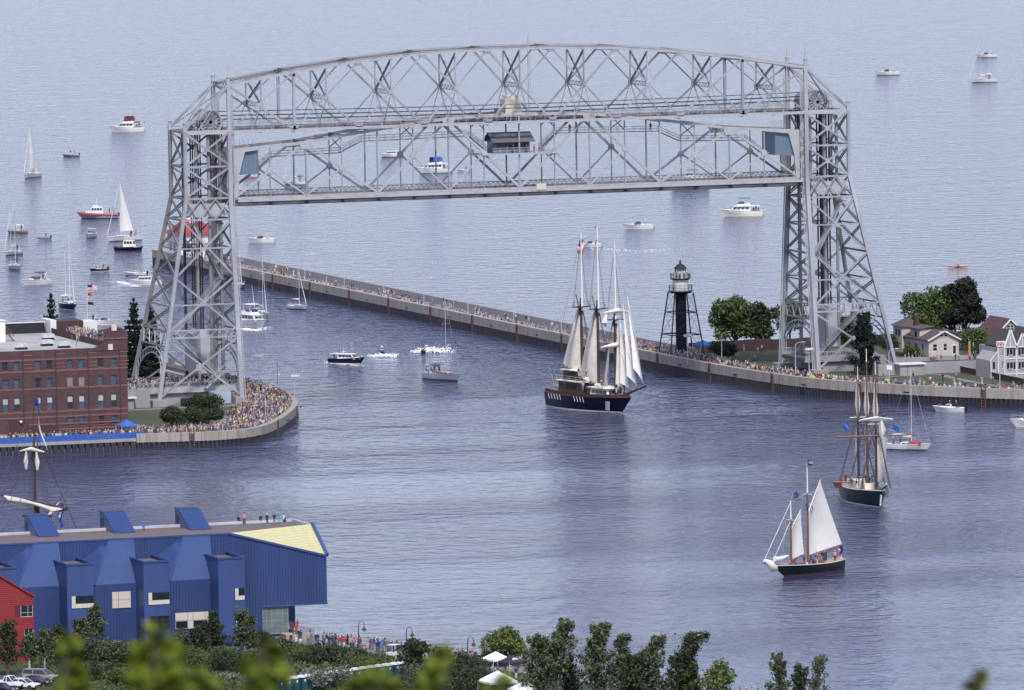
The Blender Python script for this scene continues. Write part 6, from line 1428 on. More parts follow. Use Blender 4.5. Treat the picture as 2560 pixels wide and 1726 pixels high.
def foam(label, pts, seed=0, cat='wake', n=60, spread=.6, size=.5, hgt=.12):
    # ragged specks of churned water along a line
    r_ = random.Random(seed); b = MB(); P = [G(u_, v_, 0) for u_, v_ in pts]
    for k in range(n * 7):
        t_ = r_.random() ** 1.3 * (len(P) - 1); i = int(t_); p = P[i].lerp(P[min(i + 1, len(P) - 1)], t_ - i); f = 1 - .6 * t_ / max(1, len(P) - 1)
        dz = abs(r_.gauss(0, hgt * .5)) if hgt > .3 else 0
        c = (p.x + r_.gauss(0, spread), p.y + r_.gauss(0, spread * 1.6), .02 + dz); s = size * r_.uniform(.12, .42) * f; m_ = r_.randrange(5, 7)
        lo = [(c[0] + s * r_.uniform(.5, 1.3) * math.cos(2 * PI * j / m_) * 1.7, c[1] + s * r_.uniform(.5, 1.3) * math.sin(2 * PI * j / m_) * 1.7, c[2] - .06) for j in range(m_)]
        b.add(lo + [(c[0], c[1], c[2] + .06 + .1 * s)], [(j, (j + 1) % m_, m_) for j in range(m_)])
    return tag(b.build('wake_foam', foamm), label, cat, kind='stuff')
# far lake and canal approach
t = cruiser('white trawler yacht with maroon flybridge canopy', 315, 329, 180, 11.5, 3.9, white, white, True, maroon, curtains=True, where='maroon topped trawler yacht')
b = MB(); b.bb(-4.6, -2.4, -.6, .6, 2.55, 3.05); put(t, 'covered_dinghy', b, maroon); flag(t, (-5.6, 0, 2.9), .9, .55, 'us')
sailboat('white sloop with tall narrow white sail out on the lake', 78, 444, 248, 10.5, 3.2, 13.6, sail=1, where='sloop with the narrow sail')
openboat('low grey fishing boat with two people cruising far out', 176, 392, 180, 5.0, 1.9, mat('grey aluminium', (.16, .17, .19), .4), navy, 'grey fishing boat', 2)
# rescue boat
t = start('rescue_boat', 'white rescue boat with orange red collar and dark windows', 'rescue boat', 244, 546, 181)
hull(t, 11.2, 3.6, 1.25, mat('grey boat metal', (.25, .26, .28), .4), black, whitep, redp, tr=.9, rise=.35, rake=1.0)
b = MB(); HB = hull_mb(11.3, 3.72, 1.28, .35, .9, 1.0)
for s in (-1, 1): b.path([(-5.4 + 10.4 * f, s * (1.72 if f < .55 else 1.72 * (1 - ((f - .55) / .45) ** 2.3)), .98 + .42 * f * f) for f in [i / 10 for i in range(11)]], .2, 6)
put(t, 'fender_collar', b, mat('rescue orange', (.5, .06, .03), .6))
cabin(t, -1.6, 2.4, 2.9, 1.25, 1.75, whitep, .9, .2, .82, 2.3, (.5, .88), 4); cabin(t, 1.6, 3.6, 2.2, 1.25, .8, whitep, .7, 0, .8, 1.5, None, name='forward_cabin')
b = MB(); b.box((.4, 0, 3.25), (1.5, 1.2, .5)); b.tube((.2, 0, 3.4), (.2, 0, 5.4), .07, .04, 6); b.box((.2, 0, 4.2), (.3, 1.6, .12)); put(t, 'sensor_mast', b, white)
b = MB()
for s in (-1, 1): b.box((-5.6, s * .6, .95), (.6, .5, .9))
put(t, 'outboard_motors', b, black); bowrail(t, 10.5, 3.6, 1.3, 1.75); b = MB(); b.bb(-.9, .3, -1.49, -1.44, 1.45, 1.95); put(t, 'name_board', b, orange)
crew(t, [(-3.2, .4, 1.2, 'stand', 'navy', 'dark'), (-4.2, -.4, 1.2, 'stand', 'red', 'dark')], 'on the aft deck of the orange collared rescue boat')
sailboat('white sloop with broad white mainsail near the dark patrol boat', 308, 602, 212, 10.0, 3.2, 14.4, sail=-1, where='sloop with broad mainsail', ncrew=4)
sailboat('tan hulled little yacht with bare mast', 43, 583, 182, 5.6, 2.0, 8.4, mat('tan hull', (.28, .2, .15), .5), wooddk, where='tan hulled yacht')
sailboat('white yacht with bare mast ahead of the tan hulled one', 31, 637, 240, 7.5, 2.6, 11.8, where='bare masted white yacht')
sailboat('white yacht seen bow on with dark sail cover', 38, 673, 282, 9.0, 3.0, 15.0, boomcover=navy, mastmat=whitep, where='dark covered yacht')
t = start('inflatable_dinghy', 'small grey inflatable dinghy crossing the open water', 'dinghy', 109, 599, 170)
b = MB()
for s in (-1, 1): b.path([(-1.6, s * .6, .25), (.6, s * .6, .28), (1.3, s * .35, .36), (1.65, 0, .42)], .21, 7)
put(t, 'tubes', b, mat('grey rubber', (.1, .11, .15), .6), True); b = MB(); b.bb(-1.6, 1, -.5, .5, .1, .16); put(t, 'floor', b, wooddk); outboard(t, -1.7); crew(t, [(-.6, 0, .4, 'sit')], 'in the grey inflatable dinghy')
cruiser('small white motorboat with red canvas seen from its bow', 226, 594, 262, 7.4, 2.7, white, carblue, False, None, where='small motorboat with red canvas', low=True, mast=False)
t = start('patrol_boat', 'dark blue patrol boat with boxy white wheelhouse', 'patrol boat', 324, 627, 335)
hull(t, 7.6, 2.6, .85, navy, black, cream, navy, tr=.9, rise=.3); b = MB()
for s in (-1, 1): b.path([(-3.7 + 7 * f, s * (1.25 if f < .55 else 1.25 * (1 - ((f - .55) / .45) ** 2.2)), .7 + .3 * f * f) for f in [i / 9 for i in range(10)]], .24, 7)
put(t, 'rubber_collar', b, navy, True); cabin(t, -1.4, 1.5, 1.9, .85, 1.75, cream, .4, .1, .85, 1.7, (.5, .88), 3, 'wheelhouse'); b = MB(); b.bar((-1, -.8, 2.6), (-1, -.8, 3.6), .06); b.bar((-1, .8, 2.6), (-1, .8, 3.6), .06); b.bar((-1, -.8, 3.6), (-1, .8, 3.6), .1); put(t, 'roll_bar', b, cream); outboard(t, -3.8, -.35); outboard(t, -3.8, .35)
openboat('small dark motorboat with a standing helmsman', 246, 679, 215, 5.2, 2.0, mat('dark hull', (.03, .03, .045), .4), white, 'small dark motorboat', 2, True)
cruiser('white day cruiser with red seats and canvas arch', 87, 711, 222, 8.4, 3.0, white, white, False, maroon, low=True, where='day cruiser with canvas arch', mast=False)
t = sailboat('navy ketch with two masts motoring beyond the brick building', 173, 773, 285, 12.5, 3.8, 16.2, navy, whitep, dodger=cream, mizzen=1, mastmat=whitep, where='navy ketch', ncrew=4)
openboat('white runabout with spray passing the canal mouth', 337, 689, 165, 6.0, 2.2, white, carblue, 'white runabout', 2, True)
cruiser('white cabin cruiser close behind the tower legs', 361, 712, 188, 8.0, 2.9, white, white, False, low=False, where='cabin cruiser behind the tower', ncrew=1, mast=False)
cruiser('white cruiser moored in the canal behind the brick roof', 262, 812, 350, 7.0, 2.6, white, white, False, low=True, where='cruiser behind the brick roof', ncrew=2, mast=False)
cruiser('white bowrider with outboard idling off the long pier', 650, 606, 178, 7.2, 2.5, white, white, False, low=True, where='idling bowrider', ncrew=1, mast=False)
t = cruiser('large white sportfishing cruiser entering the canal by the tower', 632, 817, 302, 11.8, 4.0, white, white, True, None, where='sportfishing cruiser', ncrew=3, mast=True)
b = MB()
for s in (-1, 1): b.tube((-1.5, s * 1.6, 2.4), (-4.5, s * 2.6, 9), .05, .02, 5)
put(t, 'outriggers', b, white); b = MB(); b.bb(-2.2, 1.0, -1.3, 1.3, 4.9, 5.0)
for x in (-2, .8):
    for s in (-1.2, 1.2): b.tube((x, s, 3), (x, s, 4.9), .04, .04, 5)
put(t, 'hard_top', b, white)
sailboat('white yacht following the sportfishing cruiser', 656, 792, 284, 9.4, 3.0, 13.4, where='yacht behind the sportfishing cruiser')
sailboat('white yacht partly hidden behind the tower edge by the pier', 598, 720, 280, 8.6, 2.9, 11.5, where='yacht beside the tower edge', ncrew=1)
sailboat('little white sloop close to the long pier wall', 745, 773, 305, 7.4, 2.5, 8.6, stripe=navy, where='little sloop by the pier wall', ncrew=1)
t = cruiser('navy hulled cabin cruiser with white wheelhouse in the canal', 870, 909, 326, 8.6, 3.0, navy, whitep, False, None, where='navy cabin cruiser', ncrew=2, posts=4)
b = MB(); [b.tube((x, y, 2.0), (x - .1, y, 4.6), .018, .01, 4) for x, y in ((-1.8, .9), (-1.2, -.9), (.6, .8), (1.4, -.7))]; put(t, 'whip_antennas', b, white)
t = sailboat('white yacht with teal bimini and red dodger in mid canal', 1109, 949, 308, 11.6, 3.6, 15.6, dodger=teal, where='yacht with the teal bimini', ncrew=4, jib=False)
b = MB(); b.bb(-.6, .9, -1.5, -1.42, 1.15, 1.75); b.bb(-.6, .9, 1.42, 1.5, 1.15, 1.75); put(t, 'weather_cloth', b, orange)
for k, (u_, v_, hd) in enumerate(((955, 886, 270), (1058, 883, 268))):
    t = start('jet_ski', ('jet ski throwing a small bow spray' if k == 0 else 'jet ski jumping with tall white spray behind'), 'jet ski', u_, v_, hd, 'jet skis in the canal')
    put(t, 'hull', hull_mb(2.9, 1.1, .42, .5, .8, .9, .2, 2.0), [black, black, black, black], True); b = MB(); b.bb(-.9, .2, -.2, .2, .4, .75); put(t, 'saddle', b, black); b = MB(); b.bar((.2, 0, .5), (.55, 0, 1.05), .22, .2); b.bar((.45, -.38, 1.05), (.45, .38, 1.05), .05); put(t, 'handlebar', b, white)
    crew(t, [(-.3, 0, .72, 'sit', 'white' if k == 0 else 'black', 'dark')], 'riding the ' + ('slower jet ski' if k == 0 else 'fast jet ski'))
foam('white spray and wake around the slower jet ski', [(955, 889), (975, 892), (990, 888)], 1, n=22, spread=.7, size=.5, hgt=.35); foam('left arm of the bow spray of the slower jet ski', [(953, 889), (938, 891), (926, 888)], 11, n=16, spread=.5, size=.45, hgt=.2); foam('tall white rooster tail behind the fast jet ski', [(1062, 881), (1080, 879), (1105, 882), (1125, 874)], 2, n=52, spread=.8, size=.6, hgt=1.0); foam('spray arm thrown sideways by the fast jet ski', [(1056, 882), (1042, 879), (1028, 877)], 12, n=18, spread=.5, size=.45, hgt=.3)
# seen between and under the trusses
cruiser('white cuddy boat seen through the lift span', 978, 393, 180, 7.4, 2.6, white, navy, False, low=False, where='cuddy boat behind the span', ncrew=0, mast=False)
cruiser('white flybridge cruiser with blue canvas seen through the lift span', 1082, 433, 208, 11.0, 3.9, white, carblue, True, bluecanvas, where='blue canvas cruiser', curtains=True)
openboat('tiny white skiff drifting near the blue canvas cruiser', 1157, 428, 185, 3.6, 1.5, white, white, 'tiny skiff', 1)
sailboat('white yacht with blue bimini seen under the truss end', 738, 462, 170, 7.5, 2.6, 11.0, dodger=bluecanvas, where='yacht under the truss end', ncrew=1)
openboat('white launch crowded with people in orange life vests', 627, 444, 200, 5.0, 2.2, white, redp, 'launch with life vests', 3)
cruiser('black hulled cruiser half hidden behind the raised roadway', 1722, 467, 180, 11.2, 3.6, black, black, True, black, where='black hulled cruiser', ncrew=0)
t = cruiser('white aft cabin motor yacht with teal bimini on the open lake', 1852, 540, 181, 11.2, 4.0, cream, cream, True, teal, where='motor yacht with teal bimini', ncrew=3)
cruiser('white express cruiser under way toward the lighthouse side', 1594, 572, 178, 8.0, 2.9, white, white, False, low=True, where='express cruiser', ncrew=1, mast=False)
cruiser('white runabout with long straight wake behind the tall ship masts', 1474, 617, 172, 6.0, 2.3, white, white, False, low=True, where='runabout with the long wake', ncrew=1, mast=False)
foam('long thin wake line trailing the white runabout', [(1495, 622), (1560, 627), (1640, 626), (1740, 622)], 3, n=16, spread=1.4, size=.4, hgt=.1)
t = start('kayak', 'long orange kayak with a paddler far from shore', 'kayak', 2394, 668, 181)
b = MB(); rings = []
for f in [i / 10 for i in range(11)]: w_ = max(.02, .3 * math.sin(PI * f) ** .7); rings.append([(-2.4 + 4.8 * f, w_ * math.cos(a), .16 + .16 * math.sin(a) + .12 * abs(f - .5) ** 2 * 4) for a in [2 * PI * k / 8 for k in range(8)]])
b.loft(rings); put(t, 'hull', b, orange, True); b = MB(); b.tube((.3, -1.1, .5), (.3, 1.1, 1.0), .025, .025, 4); put(t, 'paddle', b, black); crew(t, [(-.2, 0, .1, 'sit', 'white', 'dark')], 'paddling the orange kayak')
cruiser('white sport cruiser far out near the lone yachts', 2216, 188, 181, 9.0, 3.0, white, black, False, low=True, where='far sport cruiser', ncrew=1, mast=False)
sailboat('far white yacht with bare mast on the horizon side', 2457, 206, 195, 10.0, 3.1, 15.2, dodger=cream, where='far bare masted yacht')
cruiser('far white cruiser with maroon trim beyond the bare masted yacht', 2464, 144, 181, 8.0, 2.8, white, maroon, False, low=True, where='far maroon trimmed cruiser', ncrew=1, mast=False)
openboat('white centre console boat with twin black outboards below the promenade', 2372, 1028, 158, 6.6, 2.4, white, white, 'twin outboard console boat', 3, True, motors=2)
t = sailboat('white yacht with red sail bag and tall bare mast near the green schooner', 2270, 1124, 330, 9.6, 3.1, 14.2, dodger=cream, where='yacht with the red sail bag', ncrew=4, jib=False)
b = MB(); b.bb(.6, 3.0, -.9, -.2, 1.0, 1.55); put(t, 'sail_bag', b, redp)
cruiser('white flybridge cruiser with blue curtains leaving under the promenade wall', 2585, 1066, 195, 9.6, 3.4, white, white, True, carblue and bluecanvas, curtains=True, where='blue curtained cruiser', ncrew=1)
foam('wake of the navy cabin cruiser', [(822, 906), (850, 909), (905, 915)], 5, n=50, spread=.5, size=.3); foam('bow wave of the sportfishing cruiser', [(605, 822), (640, 826), (668, 818)], 6, n=60, spread=.6, size=.35); foam('churned water behind the white runabout near the tower', [(300, 705), (330, 713), (345, 716)], 7, n=40, spread=.6, size=.35)
# gulls
for u_, v_, z_, a in ((1083, 660, 14, .5), (695, 938, 12, 2.0), (760, 930, 9, 1.1)):
    p = G(u_, v_, z_); b = MB(); b.loft([[(x, r * math.cos(k * 1.05), r * math.sin(k * 1.05)) for k in range(6)] for x, r in ((-.28, .02), (-.1, .07), (.15, .08), (.3, .03))])
    for s in (-1, 1): b.add([(.1, s * .05, .03), (-.1, s * .05, .03), (-.12, s * .45, .22), (.06, s * .45, .24), (-.16, s * .85, .12)], [(0, 1, 2, 3), (3, 2, 4)])
    o = linkobj('gull', b.mesh('gull', whitep)); o.location = p; o.rotation_euler = (0, 0, a); tag(o, {1083: 'gull gliding over the water beyond the long pier', 695: 'gull hovering just above the rounded pier crowd', 760: 'gull flying low off the rounded pier wall'}[u_], 'gull', 'gulls in flight')
# ------------------------------------------------------------------ tall ships
def shrouds(t, x, w, z0, z1, n=4, back=.5, ratl=True, top=.35):
    b = MB()
    for s in (-1, 1):
        for k in range(n): b.tube((x - back * k, s * w, z0), (x - .05 * k, s * top, z1), .03, .025, 4)
        if ratl:
            m_ = max(4, int((z1 - z0) / .9))
            for j in range(1, m_): f = j / m_; y = s * (w + (top - w) * f); b.tube((x, y, z0 + (z1 - z0) * f), (x - back * (n - 1) * (1 - f), y, z0 + (z1 - z0) * f), .015, .015, 3)
    return put(t, 'shrouds', b, rope)
def stay(t, *ab, m=rope, r=.022, name='stay'):
    for a, c in ab: b = MB(); b.tube(a, c, r, r, 4); put(t, name, b, m)
def spar(t, name, a, c, r0, r1=None, m=wood): b = MB(); b.tube(a, c, r0, r1 if r1 is not None else r0 * .7, 8); return put(t, name, b, m, True)
def bundle(t, name, pts, rs, m=sailm):
    b = MB(); rings = []
    for i, (p, r) in enumerate(zip(pts, rs)):
        d = (Vector(pts[min(i + 1, len(pts) - 1)]) - Vector(pts[max(i - 1, 0)])).normalized(); up = Vector((0, 0, 1)) if abs(d.z) < .9 else Vector((1, 0, 0)); a = d.cross(up).normalized(); c = a.cross(d); n = 9
        rings.append([Vector(p) + (a * math.cos(2 * PI * k / n) + c * math.sin(2 * PI * k / n)) * r * (1 + .25 * math.sin(k * 2.3 + i * 1.9)) for k in range(n)])
    b.loft(rings); return put(t, name, b, m, True)

# A: navy three-master in the canal mouth
t = start('tall_ship', 'big navy three masted ship with brown deckhouses and slim cream sails', 'tall ship', 1475, 1023, 301, 'tall ships under way'); SA = t
put(t, 'hull', hull_mb(31, 8.6, 3.4, .28, .78, 1.1, .8, 2.6, .18, .28, 17, .9), [navy, cream, deckwood, mat('red brown rail', (.16, .05, .04), .5)], True)
b = MB(); b.bb(-13.5, 12.5, -3.9, -3.6, 3.5, 4.3) if False else None
bul = MB()
for s in (-1, 1):
    P = [(-15.2 + 29.8 * f, s * (3.2 + .9 * min(1, f / .35) if f < .4 else 4.15 * (1 - ((f - .4) / .6) ** 2.6) + .02), 3.4 * (1 + .28 * f * f + .18 * (1 - f) ** 2) + .4) for f in [i / 14 for i in range(15)]]
    for a, c in zip(P[:-1], P[1:]): bul.bar(a, c, .12, .85)
put(t, 'bulwark', bul, wooddk)
dh = cabin(t, -9.5, 1.0, 5.4, 3.8, 2.5, wooddk, .5, .2, .95, 5.0, (.35, .75), 7, 'main_deckhouse', glassm=glass)
b = MB(); b.bb(-10, 1.4, -3.0, 3.0, 6.3, 6.5); put(t, 'deckhouse_roof', b, cream)
cabin(t, -8.5, -2.0, 4.0, 6.5, 2.0, wooddk, .4, .2, .95, 3.8, (.3, .8), 5, 'pilot_house'); b = MB(); b.bb(-9, -1.4, -2.4, 2.4, 8.5, 8.66); put(t, 'pilot_house_roof', b, cream)
cabin(t, 3.6, 9.6, 4.4, 3.9, 1.5, cream, .5, .2, .92, 3.8, (.3, .75), 4, 'forward_deckhouse'); b = MB(); b.bb(3.2, 9.8, -2.5, 2.5, 5.4, 5.52); put(t, 'forward_roof', b, cream)
for k, (x, y) in enumerate(((2.4, -2.2), (2.4, 2.2), (5.5, -1.5))): bundle(t, 'liferaft_canister', [(x - .6, y, 6.9 if x < 3 else 5.9), (x + .6, y, 6.9 if x < 3 else 5.9)], [.38, .38], white)
for s in (-1, 1): rails(t, [(x, s * 2.9, 6.5) for x in (-9.8, -7, -4, -1, 1.2)], .9, whitep)
b = MB(); put(t, 'tender', hull_mb(3.6, 1.4, .6, .3, .8, .6, .2), [cream, cream, deckwood, wood], True).location = (-15.8, .5, 4.6)
dv = MB()
for y in (-1.6, 2.4): dv.path([(-14, y, 4.2), (-14.4, y, 6.6), (-15.4, y, 7.2), (-16.2, y, 7.0)], .08, 5)
put(t, 'davits', dv, chrome)
for i in range(9):
    x = -8.5 + i * 1.05 if i < 5 else 1.0 + (i - 5) * 1.1; b = MB(); b.bar((x, -4.32, 3.7), (x + .4, -4.3, 2.7), .06, .07); put(t, 'fender_board', b, whitep)
b = MB(); b.bb(10.2, 11.4, -2.75, -2.55, 1.5, 3.2); put(t, 'anchor_plate', b, mat('grey metal', (.3, .31, .33), .5))
MZ = [(-2.7, 6.4, 35.0), (3.4, 4.5, 36.5), (9.7, 4.2, 33.5)]
for k, (x, z0, zt_) in enumerate(MZ):
    zl = z0 + (zt_ - z0) * .53
    spar(t, 'lower_mast', (x, 0, 3.2), (x, 0, zl), .30, .24, wooddk); spar(t, 'masthead', (x, 0, zl - 2.2), (x, 0, zl - .3), .42, .34, black)
    spar(t, 'topmast', (x + .35, 0, zl - 1.6), (x + .35, 0, zt_), .19, .09, cream)
    b = MB(); b.bb(x - .6, x + .9, -1.7, 1.7, zl - 1.0, zl - .85)
    for yy in (-1.7, 1.7): b.bar((x, yy, zl - .9), (x, yy, zl), .06)
    b.bar((x, -1.7, zl), (x, 1.7, zl), .05); put(t, 'crosstrees', b, black)
    shrouds(t, x, 4.1 if k < 2 else 3.4, 4.0, zl - 1.2, 5, .55); shrouds(t, x, 1.65, zl - .9, zt_ - 2.5, 2, .4, False, .15)
# gaff sails on the two after masts
for k in (0, 1):
    x, z0, zt_ = MZ[k]; put(t, 'gaff_sail', sail_mesh([(x - .35, 0, z0 + 1.2), (x - 5.0, -1.3, z0 + 2.6), (x - .9, -.2, 20.6), (x - .35, 0, 19.8)], belly=.8, side=-1), sailold, True)
    spar(t, 'gaff', (x - .3, 0, 19.0), (x - 1.4, -.3, 23.0), .13, .09, wooddk); b = MB()
    for j in range(5): b.box((x - .9 - j * .9, -.35 - .25 * j, z0 + 1.35 + j * .3), (.5, .4, .55))
    put(t, 'reefed_foot', b, mat('brown canvas', (.2, .15, .11), .9))
x, z0, zt_ = MZ[2]
put(t, 'staysail', sail_mesh([(6.6, 0, 5.0), (4.2, .5, 6.0), (7.6, .1, 15.5)], belly=.4, side=1), sailold, True)
for k, (ta, cl, hd, m_) in enumerate(((( 12.2, 0, 5.4), (10.3, -.5, 6.2), (10.5, .1, 19.0), sailold), ((14.5, 0, 5.6), (12.2, -.6, 6.6), (11.4, .1, 19.5), sailm), ((17.3, 0, 6.2), (14.8, -.7, 8.2), (12.6, .1, 22.0), sailm), ((19.8, 0, 6.8), (17.2, -.7, 9.8), (14.2, .1, 23.6), sailm))): put(t, 'jib', sail_mesh([ta, cl, hd], belly=.9, side=1), m_, True)
for z, w_, furled in ((13.6, 7.2, True), (20.2, 5.6, True)):
    spar(t, 'yard', (x + .5, -w_ / 2, z), (x + .5, w_ / 2, z), .14, .14, whitep); bundle(t, 'furled_square_sail', [(x + .6, -w_ * .44, z + .1), (x + .7, -w_ * .2, z + .28), (x + .75, 0, z + .4), (x + .7, w_ * .2, z + .3), (x + .6, w_ * .44, z + .1)], [.15, .3, .42, .3, .15], sailold)
bundle(t, 'hanging_sail', [(x + .8, -2.4, 20.0), (x + .9, -2.9, 18.4), (x + .7, -2.5, 17.6)], [.2, .5, .12], sailold)
spar(t, 'bowsprit', (12.5, 0, 4.3), (21.0, 0, 6.6), .3, .14, wooddk)
stay(t, ((21, 0, 6.6), (x, 0, zt_)), ((18.5, 0, 6), (x, 0, 20)), ((15.5, 0, 5.2), (x, 0, 17)), ((x, 0, zt_ - 1), (3.4, 0, 34)), ((3.4, 0, 35), (-2.7, 0, 33.5)), ((-2.7, 0, 34), (-15, 0, 4.5)), ((21, 0, 6.5), (14.3, 0, 1.0)), ((14, 2.2, 4.2), (20.8, 0, 6.4)), ((14, -2.2, 4.2), (20.8, 0, 6.4)))
flag(t, (-2.8, 0, 33.8), 2.8, 1.3, 'us', rz=.6, hang=-1.2, name='ensign'); flag(t, (3.3, 0, 36.6), .5, .35, name='masthead_flag')
crew(t, [(x_, y_, 4.0) for x_, y_ in ((-11.5, 1), (-12.4, -.8), (2.4, -3), (10.6, .6), (11.2, -.8), (12.0, .5))] + [(1.4, -1.6, 6.5), (-1, 2.2, 6.5), (-.4, -2.2, 6.5), (6, .5, 5.55), (7.2, -1.2, 5.55)], 'on the big navy three master', 'crews of the tall ships')

for o in SA.children:          # sits low in the water
    if o.name.startswith('hull'): o.scale = (.87, 1, .74); o.location = (1.9, 0, 0)
    elif o.name.startswith('bulwark'): o.scale = (.87, 1, .74); o.location = (1.9, 0, 0)
    elif o.name.startswith(('tender', 'davits')): o.location.x += 3.2; o.location.z -= .9
    elif o.name.startswith(('main_deckhouse', 'deckhouse_roof', 'pilot_house', 'guard_rail')): o.scale = (.82, .92, .95); o.location.z -= .7
    elif not o.name.startswith(('lower_mast', 'fender_board', 'anchor_plate')): o.location.z -= .8
    elif o.name.startswith(('fender_board', 'anchor_plate')): o.location.z -= .9
# B: two-masted schooner with white sails
t = start('tall_ship', 'small black two masted schooner with two bright white gaff sails', 'tall ship', 2016, 1434, 226, 'tall ships under way'); SB = t
put(t, 'hull', hull_mb(16.0, 4.3, 1.35, .42, .55, 1.4, .7, 2.2, .25, .14, 15, .84), [black, mat('dark red antifouling', (.05, .015, .012), .6), deckwood, whitep], True)
b = MB(); b.bb(-3.4, -1.2, -.9, .9, 1.35, 1.95); put(t, 'aft_house', b, wood); b = MB(); b.bb(1.0, 2.6, -.8, .8, 1.4, 1.9); put(t, 'fore_house', b, wood); b = MB(); b.bb(-1.0, .2, -.5, .5, 1.4, 1.75); put(t, 'skylight_box', b, whitep)
spar(t, 'mainmast', (-.5, 0, 1.2), (-.5, 0, 12.8), .19, .15, wood); spar(t, 'main_topmast', (-.5, 0, 12.6), (-.5, 0, 16.8), .13, .07, cream)
spar(t, 'foremast', (3.5, 0, 1.2), (3.5, 0, 8.9), .17, .14, wood); spar(t, 'fore_topmast', (3.5, 0, 8.7), (3.5, 0, 11.9), .12, .07, cream)
spar(t, 'main_boom', (-.6, 0, 2.6), (-9.3, -.5, 3.7), .13, .1, wood); spar(t, 'main_gaff', (-.6, 0, 9.6), (-4.0, -.35, 14.6), .1, .06, cream)
put(t, 'mainsail', sail_mesh([(-.75, 0, 2.85), (-9.1, -.5, 3.9), (-3.95, -.35, 14.4), (-.75, 0, 9.6)], belly=.7, side=-1, nu=9, nv=10), sailm, True)
spar(t, 'fore_boom', (3.4, 0, 2.3), (-.1, -.5, 2.9), .1, .08, wood); spar(t, 'fore_gaff', (3.4, 0, 7.4), (.8, -.3, 10.2), .08, .05, cream)
put(t, 'foresail', sail_mesh([(3.3, 0, 2.5), (-.05, -.5, 3.1), (.85, -.3, 10.0), (3.3, 0, 7.4)], belly=.45, side=-1), sailm, True)
b = MB(); b.bar((3.5, -1.0, 8.8), (3.5, 1.0, 8.8), .1); put(t, 'fore_crosstrees', b, whitep); b = MB(); b.bar((-.5, -1.0, 12.6), (-.5, 1.0, 12.6), .1); put(t, 'main_crosstrees', b, whitep)
spar(t, 'bowsprit', (6.4, 0, 1.9), (10.2, 0, 2.5), .14, .08, wood)
bundle(t, 'furled_jib', [(9.9, 0, 2.9), (9.4, 0, 2.7), (8.6, .2, 2.1), (7.8, .2, 1.5), (7.0, .1, 1.3)], [.15, .38, .62, .6, .2]); bundle(t, 'furled_staysail', [(7.4, 0, 2.9), (6.6, 0, 2.9), (5.2, 0, 3.0), (4.2, 0, 3.2)], [.42, .34, .26, .12])
stay(t, ((10.2, 0, 2.5), (3.5, 0, 11.6)), ((8.0, 0, 2.3), (3.5, 0, 8.8)), ((3.5, 0, 11.7), (-.5, 0, 12.8)), ((3.5, -1.0, 8.8), (3.8, -1.8, 1.8)), ((3.5, 1.0, 8.8), (3.8, 1.8, 1.8)), ((-.5, -1, 12.6), (-.2, -2.0, 1.8)), ((-.5, 1, 12.6), (-.2, 2.0, 1.8)), ((-.5, 0, 12.4), (-3.2, -.3, 13.2)), m=alum)
flag(t, (-.5, 0, 18.0), 2.0, .85, 'plain', [black], rz=.35, name='black_pennant'); b = MB(); b.tube((-.5, 0, 16.6), (-.5, 0, 18.1), .03, .03, 4); put(t, 'pennant_staff', b, alum)
b = MB()
for k in range(5): b.bar((-.85 - k * .24, -.09 + .02 * k, 17.45 - k * .045), (-.85 - k * .24 + .02, -.09 + .02 * k, 17.85 - k * .045), .05, .07); b.bar((-.85 - k * .24, -.09, 17.62 - k * .045), (-1.0 - k * .24, -.09, (17.8 if k % 2 else 17.5) - k * .045), .05, .06)
put(t, 'pennant_lettering', b, whitep)
flag(t, (3.1, .3, 13.2), 1.5, 1.05, 'emblem', [flagblue, flagwhite], rz=.3, name='blue_signal_flag'); stay(t, ((3.5, 0, 11.8), (3.1, .3, 13.3)), m=alum); flag(t, (.6, .5, 11.2), .9, .95, 'emblem', [flagblue, flagwhite], rz=.3, name='blue_signal_flag'); flag(t, (-2.2, -.9, 11.3), .9, 1.9, 'tri', [flagblue, flagwhite, flagred], rz=1.0, hang=-.9, name='tricolour_flag')
flag(t, (-9.2, -.9, 3.9), 3.2, 1.5, 'us', rz=.2, hang=-1.1, name='ensign')
for k in range(17): 
    x_ = -6.4 + k * .62; crew(t, [(x_, random.uniform(-1, 1) * (1.1 if x_ < 3 else .6), 1.42, random.choice(['stand', 'sit', 'stand']))], 'on the black schooner deck', 'crews of the tall ships')
rails(t, [(-7.2, -1.0, 1.7), (-5, -1.6, 1.5), (-2, -1.9, 1.4), (1, -1.95, 1.45)], .8)

